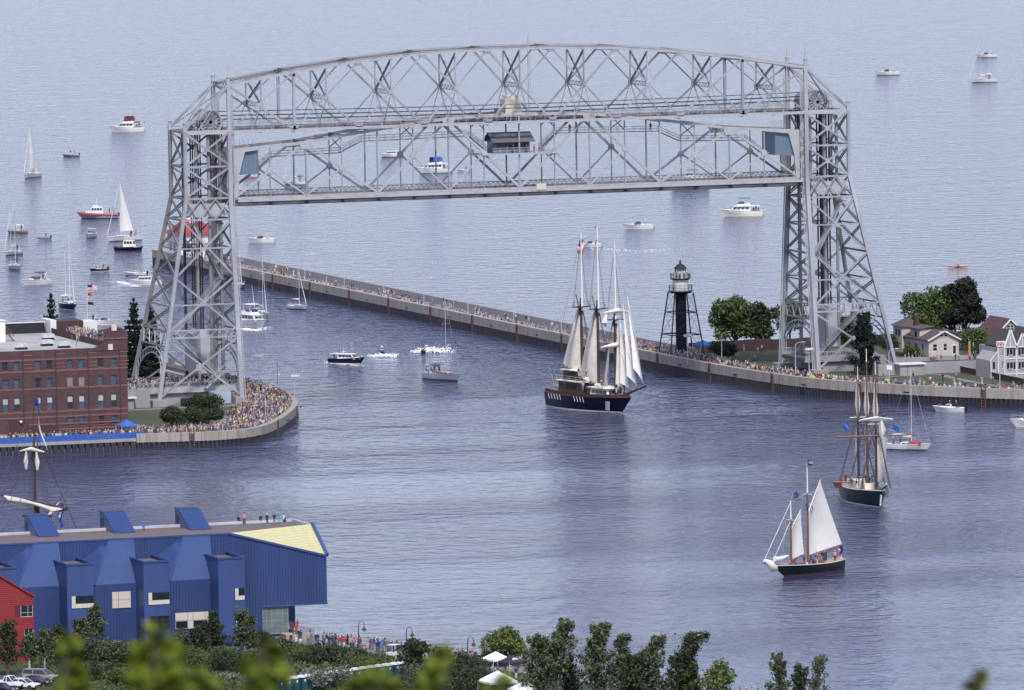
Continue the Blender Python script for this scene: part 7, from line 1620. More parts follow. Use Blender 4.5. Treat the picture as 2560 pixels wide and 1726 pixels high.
# C: green three-masted schooner seen bow on
t = start('tall_ship', 'dark green three masted schooner seen bow on with crowded deck', 'tall ship', 2168, 1257, 280, 'tall ships under way'); SCn = t
put(t, 'hull', hull_mb(25, 6.9, 2.3, .38, .7, 1.0, .8, 2.6, .1, .14, 16, .86), [darkgreen, cream, deckwood, cream], True)
b = MB(); b.bb(-6.5, -2.5, -1.4, 1.4, 2.4, 3.6); put(t, 'aft_deckhouse', b, cream); b = MB(); b.bb(1.2, 4.2, -1.3, 1.3, 2.5, 3.5); put(t, 'fore_deckhouse', b, cream)
for nm, x, zt_, m_ in (('mizzenmast', -6.6, 23.0, wooddk), ('mainmast', .6, 26.6, wood), ('foremast', 7.6, 25.0, wooddk)):
    spar(t, nm, (x, 0, 2.2), (x, 0, 14.4), .25, .2, m_); spar(t, nm.replace('mast', '_topmast'), (x + .3, 0, 13.4), (x + .3, 0, zt_ - 2.3), .15, .1, wood); spar(t, 'pole', (x + .3, 0, zt_ - 2.4), (x + .3, 0, zt_), .09, .05, cream)
    b = MB(); b.bar((x, -1.4, 14.2), (x, 1.4, 14.2), .14); put(t, 'crosstrees', b, whitep); shrouds(t, x, 3.15 if x < 5 else 2.6, 3.0, 13.8, 4, .5); shrouds(t, x, 1.35, 14.2, zt_ - 2, 2, .3, False, .1)
    bundle(t, 'furled_topsail', [(x - .1, 0, 14.6), (x - .3, .05, 16.5), (x - .15, 0, 20.5)], [.2, .42, .16], sailold)
spar(t, 'course_yard', (8.0, -7.1, 12.2), (8.0, 7.1, 12.2), .17, .12, wood); spar(t, 'topsail_yard', (8.0, -2.9, 14.9), (8.0, 2.9, 14.9), .12, .1, cream); bundle(t, 'furled_square_topsail', [(8.1, -2.7, 15.0), (8.2, -1.3, 15.2), (8.2, 0, 15.35), (8.2, 1.3, 15.2), (8.1, 2.7, 15.0)], [.1, .15, .17, .15, .1], sailm)
bundle(t, 'square_sail_in_its_gear', [(8.1, .9, 12.0), (8.2, 1.0, 13.2), (8.1, .9, 14.7)], [.3, .55, .25], sailold)
put(t, 'foresail', sail_mesh([(7.3, 0, 4.0), (2.6, 2.3, 4.6), (4.2, 2.6, 11.8), (7.3, .1, 11.6)], belly=.8, side=1), sailold, True); put(t, 'mainsail', sail_mesh([(.3, 0, 3.9), (-4.4, .6, 4.4), (-3.4, .6, 13.0), (.3, 0, 12.4)], belly=.4, side=1), sailold, True); put(t, 'mizzen', sail_mesh([(-6.9, 0, 3.9), (-11.3, .5, 4.4), (-10, .5, 12.4), (-6.9, 0, 11.8)], belly=.4, side=-1), sailold, True)
spar(t, 'bowsprit', (10.6, 0, 3.1), (16.2, 0, 4.4), .2, .1, wooddk); bundle(t, 'furled_jib', [(15.2, .1, 4.6), (13.5, .4, 3.9), (12.3, .9, 3.0), (11.8, .9, 2.0)], [.15, .36, .42, .2], sailold); b = MB(); b.bar((12.0, -.35, .6), (12.25, -.25, 2.4), .22, .3); put(t, 'anchor', b, whitep)
stay(t, ((16.2, 0, 4.4), (7.6, 0, 22)), ((14, 0, 4), (7.6, 0, 14.5)), ((7.6, 0, 24), (.6, 0, 24.5)), ((.6, 0, 25), (-6.6, 0, 22)), ((8, -7, 12.2), (.6, 0, 15)), ((8, 7, 12.2), (.6, 0, 15)))
td = put(t, 'ship_tender', hull_mb(4.2, 1.5, .65, .35, .8, .8, .3), [mat('orange brown varnish', (.36, .12, .05), .5)] * 4, True); td.location = (-4.0, -4.1, 2.6); 
flag(t, (1.2, -3.6, 14.0), 1.1, 1.0, 'plain', [bluecanvas], rz=.8, name='blue_flag', hang=-.6); flag(t, (2.5, 4.2, 13.6), 1.6, .8, 'plain', [bluecanvas], rz=4.0, name='blue_flag', hang=-.4); flag(t, (7.9, 2.0, 24.2), .9, .7, 'plain', [flagwhite], rz=4.7, name='white_flag')
for k in range(26):
    x_ = -10.5 + k * .82; w_ = 2.5 if x_ < 4 else 2.5 * (1 - (x_ - 4) / 9); crew(t, [(x_, random.uniform(-1, 1) * w_, 2.75, random.choice(['stand', 'stand', 'camera', 'sit']))], 'on the green schooner deck', 'crews of the tall ships')

# D: square rigger moored behind the blue building
p = FY(93, 1290, -376)
t = thing('tall_ship', 'moored square rigged brig with furled sails behind the blue building', 'tall ship', (p.x, -376, 0), heading(235), 'moored ships'); kz = FY(96, 1015, -376).z
put(t, 'hull', hull_mb(33, 9.5, 3.6, .2, .7, 1.0, .8, 2.6, .15, .3, 15, .92), [black, mat('ochre band', (.4, .25, .08), .6), deckwood, black], True)
zl = kz * .58
spar(t, 'lower_mast', (0, 0, 3), (0, 0, zl), .5, .4, wooddk); spar(t, 'topmast', (.4, 0, zl - 2), (.4, 0, kz * .86), .24, .15, wooddk); spar(t, 'topgallant_mast', (.4, 0, kz * .84), (.4, 0, kz), .12, .06, wooddk)
b = MB(); b.bb(-1.2, 1.2, -1.9, 1.9, zl - 2.2, zl - 1.9); put(t, 'fighting_top', b, black)
shrouds(t, 0, 4.4, 4, zl - 2, 8, .5); shrouds(t, .2, 1.8, zl - 1.9, kz * .85, 5, .4); shrouds(t, .3, 1.0, 4, zl - 2, 5, .3)
zc, zt2 = FY(75, 1252, -376).z, FY(95, 1128, -376).z
spar(t, 'course_yard', (.7, 6.2, zc - 1.0), (.7, -6.2, zc + .6), .26, .16, wooddk); spar(t, 'topsail_yard', (.8, -2.4, zt2), (.8, 2.4, zt2), .16, .1, wooddk)
bundle(t, 'furled_course', [(.8, 5.6, zc - 1.0), (.9, 4, zc - 1.2), (.9, 2, zc - .8), (.9, 0, zc - .4), (.9, -2.0, zc - .1), (.9, -4.5, zc + .1), (.8, -5.6, zc + .5)], [.12, .4, .3, .25, .36, .33, .12], sailold)
bundle(t, 'furled_topsail', [(.9, -2.3, zt2), (1.0, -1, zt2 + .25), (1, 0, zt2 + .4), (1, 1, zt2 + .25), (.9, 2.3, zt2)], [.1, .22, .28, .22, .1], sailold)
for s in (-.95, .95): bundle(t, 'hanging_sail', [(1.1, s, zt2), (1.15, s * 1.15, zt2 - 1.5), (1.1, s * 1.1, zt2 - 2.7)], [.12, .34, .15], sailold)
gp = Vector((-5.5, 0, 8.5)); spar(t, 'gaff', (-1, 0, FY(128, 1300, -376).z), (-6.0, 0, FY(186, 1250, -376).z), .16, .08, wooddk); bundle(t, 'furled_spanker', [(-1, 0, FY(128, 1303, -376).z), (-3, 0, FY(152, 1285, -376).z), (-5.4, 0, FY(180, 1258, -376).z)], [.15, .3, .1], sailold)
fl = flag(t, (-6.2, 0, FY(186, 1260, -376).z), 3.7, 1.1, 'emblem', [flagblue, flagwhite], rz=.1, hang=-1.45, name='ensign')
stay(t, *[((x0, y0, z0_), (x1, y1, z1_)) for x0, y0, z0_, x1, y1, z1_ in ((.4, 0, kz, 22, 0, 6), (.2, 0, kz * .85, 18, 0, 5), (0, 0, zl, 14, 0, 5), (.7, 6, zc + .6, .4, 0, kz * .8), (.7, -6, zc - 1, .4, 0, kz * .8), (0, 0, zl - 1, 10, 3, 5), (.4, 0, kz * .7, 16, -3, 5), (.4, 0, kz * .9, -16, 0, 5))], r=.055)
flag(t, (.2, 0, kz + 1.2), 1.6, 1.2, 'plain', [flagblue], rz=.3, name='commission_flag'); spar(t, 'flag_staff', (.4, 0, kz - .3), (.4, 0, kz + 1.3), .04, .03, wooddk)
b = MB(); P = [Vector((0, 0, kz + 1)).lerp(Vector((-4.5, -1.5, kz - 7.5)), f) + Vector((0, .3 * math.sin(f * 9), .3 * math.sin(f * 6))) for f in [i / 12 for i in range(13)]]
for i in range(12): b.bar(P[i], P[i + 1], .06, .42 * (1 - i / 16), 0 if i > 3 else 1)
put(t, 'long_pennant', b, [flagwhite, flagblue])
# ------------------------------------------------------------------ street furniture, tents, vehicles
def lamp_post(label, p, H, style, rz=0, group=None, m=None):
    t = thing('street_lamp', label, 'street lamp', p, rz, group); m = m or mat('grey lamp post', (.4, .4, .41), .5); b = MB(); b.tube((0, 0, 0), (0, 0, H), .09, .06, 7)
    if style == 'arm':
        b.path([(0, 0, H), (.25, 0, H + .5), (.8, 0, H + .75), (1.7, 0, H + .8)], .05, 5); put(t, 'post', b, m); q = MB(); q.loft([[(x, w * math.cos(a), H + .78 + .09 * math.sin(a)) for a in [2 * PI * k / 6 for k in range(6)]] for x, w in ((1.6, .08), (1.9, .17), (2.35, .12))]); put(t, 'lamp_head', q, mat('lamp head', (.5, .5, .5), .5))
    elif style == 'flood':
        b.bar((-.9, 0, H), (.9, 0, H), .1); put(t, 'post', b, m)
        for k in range(4): q = MB(); q.loft([[(-.75 + .5 * k + r * math.cos(a) * .9, y, H + .3 + r * math.sin(a)) for a in [2 * PI * j / 8 for j in range(8)]] for y, r in ((-.3, .27), (0, .22), (.25, .1))]); put(t, 'floodlight', q, whitep)
    else:                                             # shepherd's crook
        b.lathe((0, 0, 0), [(.16, 0), (.14, .5), (.09, .7), (.06, H)], 8); b.path([(0, 0, H)] + [(.42 - .42 * math.cos(PI * k / 6), 0, H + .45 * math.sin(PI * k / 6)) for k in range(1, 7)] + [(.84, 0, H - .35)], .05, 6); put(t, 'post', b, black, True)
        q = MB(); q.lathe((.84, 0, 0), [(.08, H - .3), (.16, H - .5), (.36, H - .75), (.36, H - .8)], 10); put(t, 'lamp_shade', q, black, True); q = MB(); q.sphere((.84, 0, H - .88), .2, 0, 8); put(t, 'globe', q, whitep, True)
    return t
for k, (u_, v_) in enumerate(((688, 709), (800, 729), (905, 749), (1003, 770), (1107, 793), (1215, 817), (1325, 842))):
    p = G(u_, v_, ZS); lamp_post('curved arm lamp post standing along the long pier walkway', (47.9, p.y, ZS), 5.6, 'arm', 0.0, 'lamp posts along the long pier')
for lab, u_, v_, st in (('curved lamp post on the promenade beside the dark round bush', 1805, 915, 'arm'), ('tall floodlight mast between lighthouse and promenade wall', 1719, 910, 'flood'), ('curved lamp post beside the tower leg on the promenade', 1989, 942, 'arm'), ('floodlight mast among the crowd before the tower leg', 2023, 946, 'flood'), ('curved lamp post by the concrete shed on the promenade', 2223, 960, 'arm'), ('curved lamp post on the promenade wall before the inn', 2500, 982, 'arm'), ('floodlight mast beside the cream house', 2242, 886, 'flood')):
    p = G(u_, v_, ZS); lamp_post(lab, (p.x, p.y, ZS), 6.0 if st == 'arm' else 5.5, st, .3)
for lab, u_, v_, st, H_ in (('floodlight mast behind the packed crowd on the rounded pier', 647, 945, 'flood', 4.2), ('lamp post on the outer curve of the rounded pier', 694, 960, 'arm', 4.6), ('floodlight mast at the tip of the rounded pier', 737, 1000, 'flood', 4.4), ('pale curved lamp post amid the crowd on the rounded pier', 664, 1056, 'arm', 4.6)):
    p = G(u_, v_, ZN); lamp_post(lab, (p.x, p.y, ZN), H_, st, 2.8 if u_ > 600 and st == 'arm' and u_ < 700 else .3)
for lab, u_, v_, H_ in (('black crook lamp post nearest the glass hall of the blue building', 897, 1622, 3.5), ('black crook lamp post half hidden by the rounded dark tree', 1017, 1632, 3.2), ('black crook lamp post beside the white canopy tent', 1170, 1654, 3.1)):
    p = G(u_, v_, 2.36); lamp_post(lab, (p.x, p.y, 2.36), H_, 'crook', -.25)
def canopy(label, p, W, H, m, rz=0, group=None, logo=False):
    t = thing('canopy_tent', label, 'tent', p, rz, group); b = MB(); w = W / 2
    b.add([(-w, -w, H), (w, -w, H), (w, w, H), (-w, w, H), (0, 0, H + W * .34), (-w, -w, H - .28), (w, -w, H - .28), (w, w, H - .28), (-w, w, H - .28)], [(0, 1, 4), (1, 2, 4), (2, 3, 4), (3, 0, 4), (0, 1, 6, 5), (1, 2, 7, 6), (2, 3, 8, 7), (3, 0, 5, 8)]); put(t, 'canopy', b, m)
    for x in (-w, w):
        for y in (-w, w): q = MB(); q.tube((x, y, 0), (x, y, H), .04, .04, 5); put(t, 'pole', q, whitep)
    if logo: q = MB(); q.loft([[(.55 * math.cos(a), -w * .62 - .04, H + W * .12 + .2 * math.sin(a)) for a in [2 * PI * j / 12 for j in range(12)]], [(.55 * math.cos(a), -w * .62 + .3, H + W * .12 + .2 * math.sin(a) + .05) for a in [2 * PI * j / 12 for j in range(12)]]]); put(t, 'oval_logo', q, whitep)
    return t
whitetent = mat('white tent cloth', (.78, .78, .76), .8, var=.03)
p = G(1240, 1684, 2.3); canopy('white peaked canopy tent by the shore trees', (p.x, p.y, 2.3), 2.9, 2.15, whitetent, .3)
p = G(1280, 1690, 2.3); canopy('black canopy tent with white oval logo beside the white one', (p.x, p.y, 2.3), 2.9, 2.0, mat('black tent cloth', (.02, .02, .03), .8), .3, logo=True)
p = G(1245, 1738, 2.3); canopy('white marquee roof showing through the trees below the canopies', (p.x, p.y, 2.3), 4.2, 2.0, whitetent, .1)
p = G(1310, 1745, 2.3); canopy('wide white marquee roof half hidden by poplar trunks', (p.x, p.y, 2.3), 3.2, 1.3, whitetent, .5)
p = G(1757, 890, ZS); canopy('bright blue canopy tent beside the lighthouse', (p.x, p.y, ZS), 3.0, 2.3, bluecanvas, .2)
p = G(302, 1080, ZN); canopy('bright blue canopy tent at the corner of the brick building', (-100.8, -71.5, ZN), 3.1, 2.2, bluecanvas, .1)
# flagpole behind the brick building
t = thing('flagpole', 'white flagpole with three flags behind the brick building', 'flagpole', (-68, 72, ZN)); zt_ = FY(218, 712, 72).z; fpx = FY(218, 760, 72).x; t.location.x = fpx
b = MB(); b.tube((0, 0, 0), (0, 0, zt_ - ZN), .09, .05, 7); put(t, 'pole', b, whitep); hh = zt_ - ZN
flag(t, (0.1, 0, hh), 2.0, 1.1, 'us', rz=2.9); flag(t, (.1, 0, hh - 1.7), .9, .6, 'plain', [flagred], rz=2.9); flag(t, (.1, 0, hh - 3.5), 1.2, .6, 'plain', [black], rz=2.9)
# traffic signal by the house
p = G(2424, 902, 3.0); t = thing('traffic_signal', 'yellow traffic signal post beside the cream house', 'traffic light', (p.x, p.y, 3.0)); b = MB(); b.tube((0, 0, 0), (0, 0, 3.9), .26, .24, 8); put(t, 'post', b, mat('ochre post', (.42, .22, .05), .6)); b = MB(); b.bb(.3, .75, -.2, .2, 2.4, 3.8); put(t, 'signal_box', b, black)
for k in range(3): b = MB(); b.lathe((.8, -.1, 0), [(.14, 2.6 + k * .42), (.14, 2.8 + k * .42)], 8); put(t, 'lens_hood', b, whitep)
# portable toilets
tp0, tp1 = G(697, 1737, 2.3), G(1006, 1694, 2.3); dr = (tp1 - tp0).normalized(); nT = 17; ang = math.atan2(dr.y, dr.x)
for k in range(nT):
    p = tp0.lerp(tp1, k / (nT - 1)); t = thing('portable_toilet', 'dark green portable toilet with white roof in the long row on the grass', 'toilet', (p.x, p.y, 2.3), ang, 'row of portable toilets')
    if k == 0: TP = []; b = MB(); b.bb(-.52, .52, -.55, .55, 0, 2.02); TP.append(('cabin', b.mesh('cabin', toilet))); b = MB(); b.add([(-.56, -.6, 2.02), (.56, -.6, 2.02), (.56, .6, 2.02), (-.56, .6, 2.02), (-.4, -.45, 2.24), (.4, -.45, 2.24), (.4, .45, 2.28), (-.4, .45, 2.28), (0, -.6, 2.2)], [(0, 1, 5, 8, 4), (1, 2, 6, 5), (2, 3, 7, 6), (3, 0, 4, 7), (4, 8, 5, 6, 7)]); TP.append(('roof', b.mesh('roof', whitep))); b = MB(); b.bb(-.36, .36, -.59, -.55, .1, 1.9); TP.append(('door', b.mesh('door', mat('teal door', (.018, .07, .08), .5)))); b = MB(); b.bb(-.14, .14, -.61, -.59, 1.45, 1.75); TP.append(('door_sign', b.mesh('door_sign', whitep)))
    for n_, me in TP: linkobj(n_, me, t)
# cars
def car(name, label, u_, v_, head, L, W, H, m, kind='sedan', z=2.36, group='parked cars'):
    p = G(u_, v_, z); t = thing(name, label, 'car', (p.x, p.y, z), heading(head), group); w = W / 2; b = MB()
    pr = {'sedan': [(-.5, .28), (-.5, .52), (-.47, .60), (-.30, .64), (.20, .62), (.46, .54), (.5, .44), (.5, .26)], 'van': [(-.5, .26), (-.5, .60), (-.49, .66), (.26, .62), (.46, .52), (.5, .42), (.5, .24)], 'pickup': [(-.5, .34), (-.5, .62), (-.06, .62), (.24, .62), (.48, .58), (.5, .5), (.5, .32)]}[kind]
    rg = []
    for f, k_ in ((-1, .94), (-.8, 1), (.8, 1), (1, .94)): rg.append([(x * L * (k_ if abs(x) > .4 else 1), f * w, z_ * H * (1.0 if abs(f) < .9 else .985)) for x, z_ in pr])
    b.loft(rg); body = put(t, 'body', b, m, True)
    gx = {'sedan': (-.36, -.22, .07, .24), 'van': (-.49, -.46, .13, .30), 'pickup': (-.06, -.02, .10, .24)}[kind]; z0 = .61 * H
    c = MB(); c.add([(gx[0] * L, -w * .93, z0), (gx[3] * L, -w * .93, z0), (gx[3] * L, w * .93, z0), (gx[0] * L, w * .93, z0), (gx[1] * L, -w * .76, H), (gx[2] * L, -w * .76, H), (gx[2] * L, w * .76, H), (gx[1] * L, w * .76, H)], [(4, 5, 6, 7), (0, 1, 5, 4), (1, 2, 6, 5), (2, 3, 7, 6), (3, 0, 4, 7)]); put(t, 'glasshouse', c, glass)
    c = MB(); c.prism([(gx[1] * L - .03, -w * .77, H - .02), (gx[2] * L + .03, -w * .77, H - .02), (gx[2] * L + .03, w * .77, H - .02), (gx[1] * L - .03, w * .77, H - .02)], (0, 0, .05))
    for s in (-1, 1):
        for f0, f1 in ((0, 1), (3, 2)): c.bar((gx[f0] * L, s * w * .93, z0), (gx[f1] * L, s * w * .77, H), .07)
        xm = (gx[1] + gx[2]) / 2 * L; c.bar((xm, s * w * .935, z0), (xm, s * w * .775, H), .08)
    put(t, 'roof', c, m)
    for x in (-.31, .31):
        for s in (-1, 1):
            q = MB(); q.loft([[(x * L + .33 * math.cos(a), s * w * .98 + d, .33 + .33 * math.sin(a)) for a in [2 * PI * j / 14 for j in range(14)]] for d in (-.11, .05)]); wh = put(t, 'wheel', q, tyre); q = MB(); q.loft([[(x * L + .2 * math.cos(a), s * w * .98 + s * .06, .33 + .2 * math.sin(a)) for a in [2 * PI * j / 10 for j in range(10)]], [(x * L + .16 * math.cos(a), s * w * .98 + s * .075, .33 + .16 * math.sin(a)) for a in [2 * PI * j / 10 for j in range(10)]]]); put(t, 'rim', q, chrome, par=wh)
    for s in (-1, 1):
        q = MB(); q.box((L * .485, s * w * .68, .5 * H), (.1, .34, .14)); put(t, 'headlight', q, whitep); q = MB(); q.box((-L * .495, s * w * .76, .53 * H), (.06, .22, .2)); put(t, 'tail_light', q, redp)
    q = MB(); q.box((L * .49, 0, .36 * H), (.12, W * .9, .2)); q.box((-L * .49, 0, .36 * H), (.12, W * .9, .2)); put(t, 'bumper', q, black)
    return t
car('minivan', 'champagne silver minivan parked before the pale trunked trees', 101, 1704, 338, 4.9, 1.95, 1.75, silverpaint, 'van')
car('pickup_truck', 'white pickup truck parked at the edge of the lot', 20, 1722, 335, 5.2, 1.95, 1.8, carwhite, 'pickup')
car('sedan', 'white sedan parked between the pickup and the maroon car', 58, 1722, 336, 4.7, 1.8, 1.42, carwhite); car('sedan', 'dark maroon sedan parked behind the minivan', 88, 1716, 336, 4.6, 1.8, 1.42, cardark); car('sedan', 'dark sedan at the corner of the parking lot', 3, 1734, 335, 4.6, 1.8, 1.42, carblack)
car('sedan', 'black car parked below the glass hall', 655, 1606, 322, 4.7, 1.85, 1.45, carblack); car('sedan', 'silver car parked next to the black one below the glass hall', 642, 1614, 322, 4.5, 1.8, 1.42, silverpaint); car('sedan', 'blue car half hidden behind the aspens of the blue building', 566, 1614, 325, 4.4, 1.8, 1.42, carblue); car('sedan', 'black car seen between shrubs at the blue building wall', 455, 1612, 185, 4.5, 1.8, 1.42, carblack)
p = G(985, 1642, 2.36); t = thing('golf_cart', 'small white golf cart on the harbour walk', 'cart', (p.x, p.y, 2.36), .6); b = MB(); b.bb(-1.1, 1.1, -.6, .6, .3, .7); put(t, 'body', b, whitep); b = MB(); b.bb(-.9, .8, -.62, .62, 1.7, 1.78); put(t, 'roof', b, whitep)
for x in (-.8, .7):
    for y in (-.55, .55): b = MB(); b.bar((x, y, .6), (x, y, 1.7), .05); put(t, 'post', b, black); b = MB(); b.loft([[(x + .22 * math.cos(a), y + d, .22 + .22 * math.sin(a)) for a in [2 * PI * j / 10 for j in range(10)]] for d in (-.07, .07)]); put(t, 'wheel', b, tyre)
# mesh fence and barrier boards at the hall corner
t = thing('wire_fence', 'grey wire fence at the water edge by the glass hall', 'fence', (-174, -414, 2.3)); A, B_ = G(750, 1594, 2.3), G(787, 1602, 2.3); n = 8
for k in range(n + 1): p = A.lerp(B_, k / n); b = MB(); b.tube((p.x, p.y, 2.3), (p.x, p.y, 4.1), .04, .04, 5); b.build('post', chrome, t)
b = MB()
for z in np.arange(2.4, 4.1, .2): b.bar((A.x, A.y, float(z)), (B_.x, B_.y, float(z)), .02)
for k in range(40): p = A.lerp(B_, k / 40); b.bar((p.x, p.y, 2.35), (p.x, p.y, 4.05), .018)
b.build('wire_mesh', chrome, t)

# ------------------------------------------------------------------ the crowds
def scatter(poly, n, z, mind=.55):
    P = [Vector((p[0], p[1])) for p in poly]; x0, x1 = min(p.x for p in P), max(p.x for p in P); y0, y1 = min(p.y for p in P), max(p.y for p in P); res = []; tries = 0
    def ins(x, y):
        c = False; j = len(P) - 1
        for i in range(len(P)):
            if (P[i].y > y) != (P[j].y > y) and x < (P[j].x - P[i].x) * (y - P[i].y) / (P[j].y - P[i].y) + P[i].x: c = not c
            j = i
        return c
    while len(res) < n and tries < n * 40:
        tries += 1; x, y = random.uniform(x0, x1), random.uniform(y0, y1)
        if ins(x, y) and all((x - a) ** 2 + (y - b_) ** 2 > mind ** 2 for a, b_, _ in res[-220:]): res.append((x, y, z))
    return res
face = lambda dx, dy: math.atan2(dy, dx) + random.uniform(-.6, .6)
# near shore: every one an individual
GR = 'spectators on the near harbour walk'
for u_, v_, n_, sp in ((800, 1606, 26, 60), (860, 1612, 18, 40), (945, 1622, 26, 34), (1000, 1630, 16, 26), (1085, 1640, 30, 40), (1150, 1648, 28, 34), (1195, 1655, 10, 20)):
    for k in range(n_):
        uu = u_ + random.uniform(-sp, sp); vv = v_ + (uu - u_) * .115 + random.uniform(0, 9); p = G(uu, vv, 2.36); person((p.x, p.y, 2.36), face(.6, .8), 'on the near harbour walk', GR, None, random.choice(['navy', 'black', 'black', 'maroon', 'blue', 'grey', 'white', 'red', 'tan', 'purple', 'pink', 'green', 'navy']))
for u_, v_, sh_, ps in ((727, 1576, 'maroon', 'stand'), (736, 1574, 'black', 'stand'), (744, 1572, 'red', 'camera'), (741, 1584, 'red', 'stand'), (733, 1580, 'navy', 'stand'), (740, 1598, 'white', 'lean'), (751, 1600, 'white', 'lean'), (728, 1590, 'black', 'stand')):
    p = G(u_, v_ + 22, 2.36); person((p.x, p.y, 2.36 if v_ > 1585 else 3.3), face(.5, .8), 'by the wire fence at the glass hall', 'spectators at the glass hall', ps, sh_)
tb = thing('viewing_platform', 'low wooden platform under people beside the glass hall', 'platform', (G(735, 1600, 2.36).x, G(735, 1600, 2.36).y, 2.36)); b = MB(); q = tb.location; b.bb(q.x - 1.6, q.x + 1.6, q.y - 1.3, q.y + 1.9, 2.36, 3.29); b.build('deck', deckwood, tb)
for u_, v_, sh_, pa, ps in ((596, 1310, 'black', 'dark', 'sit'), (611, 1311, 'pink', 'dark', 'stand'), (652, 1308, 'navy', 'dark', 'sit'), (668, 1312, 'black', 'dark', 'stand'), (686, 1312, 'black', 'khaki', 'camera'), (696, 1309, 'turquoise', 'white', 'sit'), (709, 1306, 'white', 'dark', 'sit'), (359, 1328, 'blue', 'denim', 'camera')):
    p = G(u_, v_, zr - .3); person((p.x, p.y, zr - .3 + (.05 if ps == 'sit' else 0)), face(.4, 1), 'on the roof of the blue building', 'people on the blue roof', ps, sh_, pa)
for u_, v_, ps in ((1231, 1690, 'stand'), (1245, 1694, 'stand'), (1238, 1696, 'lean'), (1262, 1690, 'stand'), (1278, 1694, 'stand'), (1295, 1688, 'lean'), (1290, 1698, 'stand'), (1850, 1748, 'stand'), (1866, 1749, 'stand'), (1880, 1750, 'camera'), (1895, 1752, 'stand'), (1910, 1754, 'stand'), (985, 1650, 'sit'), (1000, 1652, 'stand'), (910, 1635, 'sit')):
    p = G(u_, v_, 2.36); person((p.x, p.y, 2.36), face(.4, -.6), 'near the canopy tents' if u_ < 1400 and u_ > 1200 else 'by the shore saplings' if u_ > 1400 else 'behind the harbour walk crowd', 'people on the near shore', ps)
# operators and walkers on the bridge
for x_, z_, y_, sh_ in ((3.1, 48.56, -4.1, 'red'), (-1.2, 48.56, -3.9, 'black'), (1.6, 48.56, -3.9, 'navy'), (12.5, 51.95, 1.5, 'black'), (14.0, 51.95, 1.5, 'black'), (29.5, 51.75, 1.5, 'black')):
    person((x_, y_, z_), -1.5, 'on the raised lift span', 'people on the bridge', 'stand', sh_, 'dark')
# lighthouse visitors
for a, z_ in ((3.9, Z(16.04)), (4.3, Z(16.04)), (4.9, Z(16.04)), (5.8, Z(16.04)), (3.6, Z(13.47))): r_ = 1.68 if z_ > Z(15) else 2.05; person((lx + r_ * math.cos(a), ly + r_ * math.sin(a), z_), a, 'on the lighthouse gallery', 'visitors on the lighthouse', 'stand', 'white' if a > 4 else 'tan')
# Park Point promenade: the larger ones single, the rest in the mass
prom = [q for q in offset(PS, 1.6) if q.y < 75]; cnt = 0
def along(line, t): i = min(int(t * (len(line) - 1)), len(line) - 2); f = t * (len(line) - 1) - i; return line[i].lerp(line[i + 1], f)
fine = resample(prom, 1.0); fine = [q for q in fine if q.x < 100]
for q_ in fine:
    dens = 4.2 if q_.y > -30 else 2.0
    for k in range(int(dens + random.random())):
        o_ = abs(random.gauss(0, 1.9 if q_.y > -30 else .8)); d = Vector((1, .25, 0)).normalized() if q_.y > -20 else Vector((.6, .8, 0)); p = (q_.x + d.x * o_, q_.y + d.y * o_ + random.uniform(-.5, .5), ZS + .03); fc = face(-1, -.2) if q_.y > -20 else face(-.6, -.8); ps = 'sit' if random.random() < .55 else None
        if NPEOPLE[0] < 288 and q_.y < -22 and random.random() < .5: person(p, fc, 'on the Park Point promenade'.replace('Park Point ', 'lawn '), 'spectators on the lawn promenade', ps)
        else: crowd(p, fc, ps)
for u_, v_ in ((2357, 955), (2300, 962), (2326, 960), (2386, 968), (2391, 950), (2455, 962), (2483, 960), (2535, 974), (2548, 976), (2283, 952), (2208, 943), (2395, 922), (1887, 905), (1895, 885), (1905, 882), (1978, 912), (1860, 880), (2532, 975)):
    p = G(u_, v_, ZS); crowd((p.x, p.y, ZS), face(-1, -.6))
for u_ in range(2200, 2480, 9):
    if random.random() < .6: p = G(u_, 897 + (u_ - 2200) * .02, 3.2); crowd((p.x, p.y, 3.1), random.random() * 6, 'sit' if random.random() < .5 else None)
# long pier
yy = 60.0
while yy < 400:
    for k in range(1 if random.random() < .75 else 2):
        if random.random() < .8: crowd((47.3 + abs(random.gauss(0, .35)), yy, ZS), face(-1, 0), 'sit')
    if random.random() < .22: crowd((random.uniform(48.5, 53), yy, ZS), random.random() * 6.28)
    if random.random() < .03:
        for k in range(5): crowd((random.uniform(48, 52.5), yy + random.uniform(-1, 1), ZS), random.random() * 6.28)
    yy += .95 if yy < 250 else 1.35
for q_ in scatter([(47.5, 45), (53, 45), (53, 75), (47.5, 75)], 40, ZS): crowd(q_, face(-1, 0))
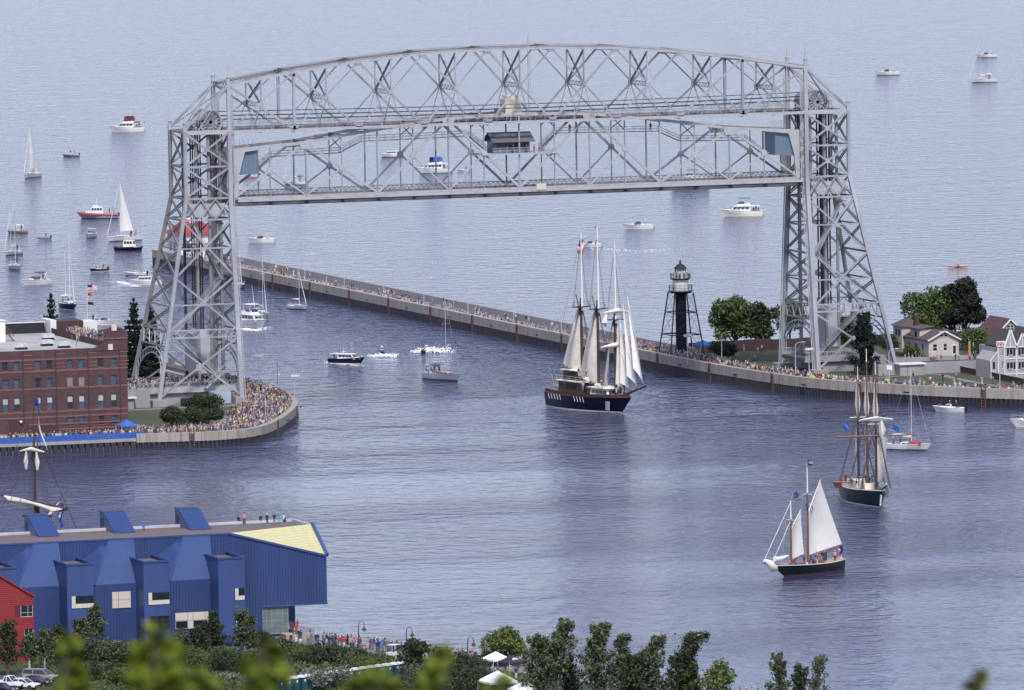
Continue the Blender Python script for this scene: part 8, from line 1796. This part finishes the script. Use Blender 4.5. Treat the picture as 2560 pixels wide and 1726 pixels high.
# rounded pier
PNf = [q for q in PN if -80 < q.y < 62]; o_a, o_b = offset(PNf, 1.4), offset(PNf, 9.5)
ringpoly = [(q.x, q.y) for q in o_a] + [(q.x, q.y) for q in o_b[::-1]]
for q_ in o_a and resample(o_a, .55):
    for k in range(2): crowd((q_.x + random.uniform(-.3, .3) - k * .7, q_.y + random.uniform(-.3, .3) + (k * .5 if q_.y < -60 else 0), ZN), face(1, -.5), 'sit' if k == 0 and random.random() < .5 else None)
for q_ in scatter(ringpoly, 420, ZN, .6): crowd(q_, face(1, -.4))
for q_ in scatter([(-75, -45), (-62, -18), (-58, -8), (-52, -8), (-55, -22), (-66, -50)], 130, ZN, .6): crowd(q_, face(1, -.4))
for q_ in scatter([(-98, -74.5), (-86, -75.5), (-80, -72), (-74, -60), (-80, -64), (-98, -70)], 110, ZN, .6): crowd(q_, face(.3, -1))
for q_ in scatter([(-62, 8), (-47, 8), (-47, 45), (-56, 45)], 150, ZN, .6): crowd(q_, face(1, -.2))
# boardwalk, brick roof, ramp
for q_ in scatter([(-140, -74.3), (-100.5, -74.3), (-100.5, -71.8), (-140, -71.8)], 170, ZN, .5): crowd(q_, face(0, -1))
for q_ in scatter([tuple(onroof(u_, v_)[:2]) for u_, v_ in ((160, 842), (185, 833), (262, 850), (250, 858), (200, 855))], 95, ZR, .55): crowd(q_, face(1, -.3))
p = onroof(192, 868); crowd((p.x, p.y, ZR), 0)
for q_ in scatter([(-80, -6), (-62.5, -6), (-62.5, 6), (-80, 6)], 150, 5.0, .55): crowd(q_, face(1, 0))
for q_ in scatter([(-103, -10.8), (-81, -10.8), (-81, -7.2), (-103, -7.2)], 60, 4.6, .55): crowd(q_, face(1, -.6))
for q_ in scatter([(-103, -6), (-80, -6), (-80, 6), (-103, 6)], 120, 5.0, .6): crowd(q_, face(1, 0))
for q_ in scatter([(-84, 10), (-62, 10), (-56, 38), (-76, 44)], 260, ZN, .6): crowd(q_, face(1, 0))
me = CROWD.mesh('crowd', CROWD_M); o = linkobj('crowd', me); tag(o, 'dense mass of spectators packed along the piers, ramp and brick roof', 'crowd', kind='stuff')
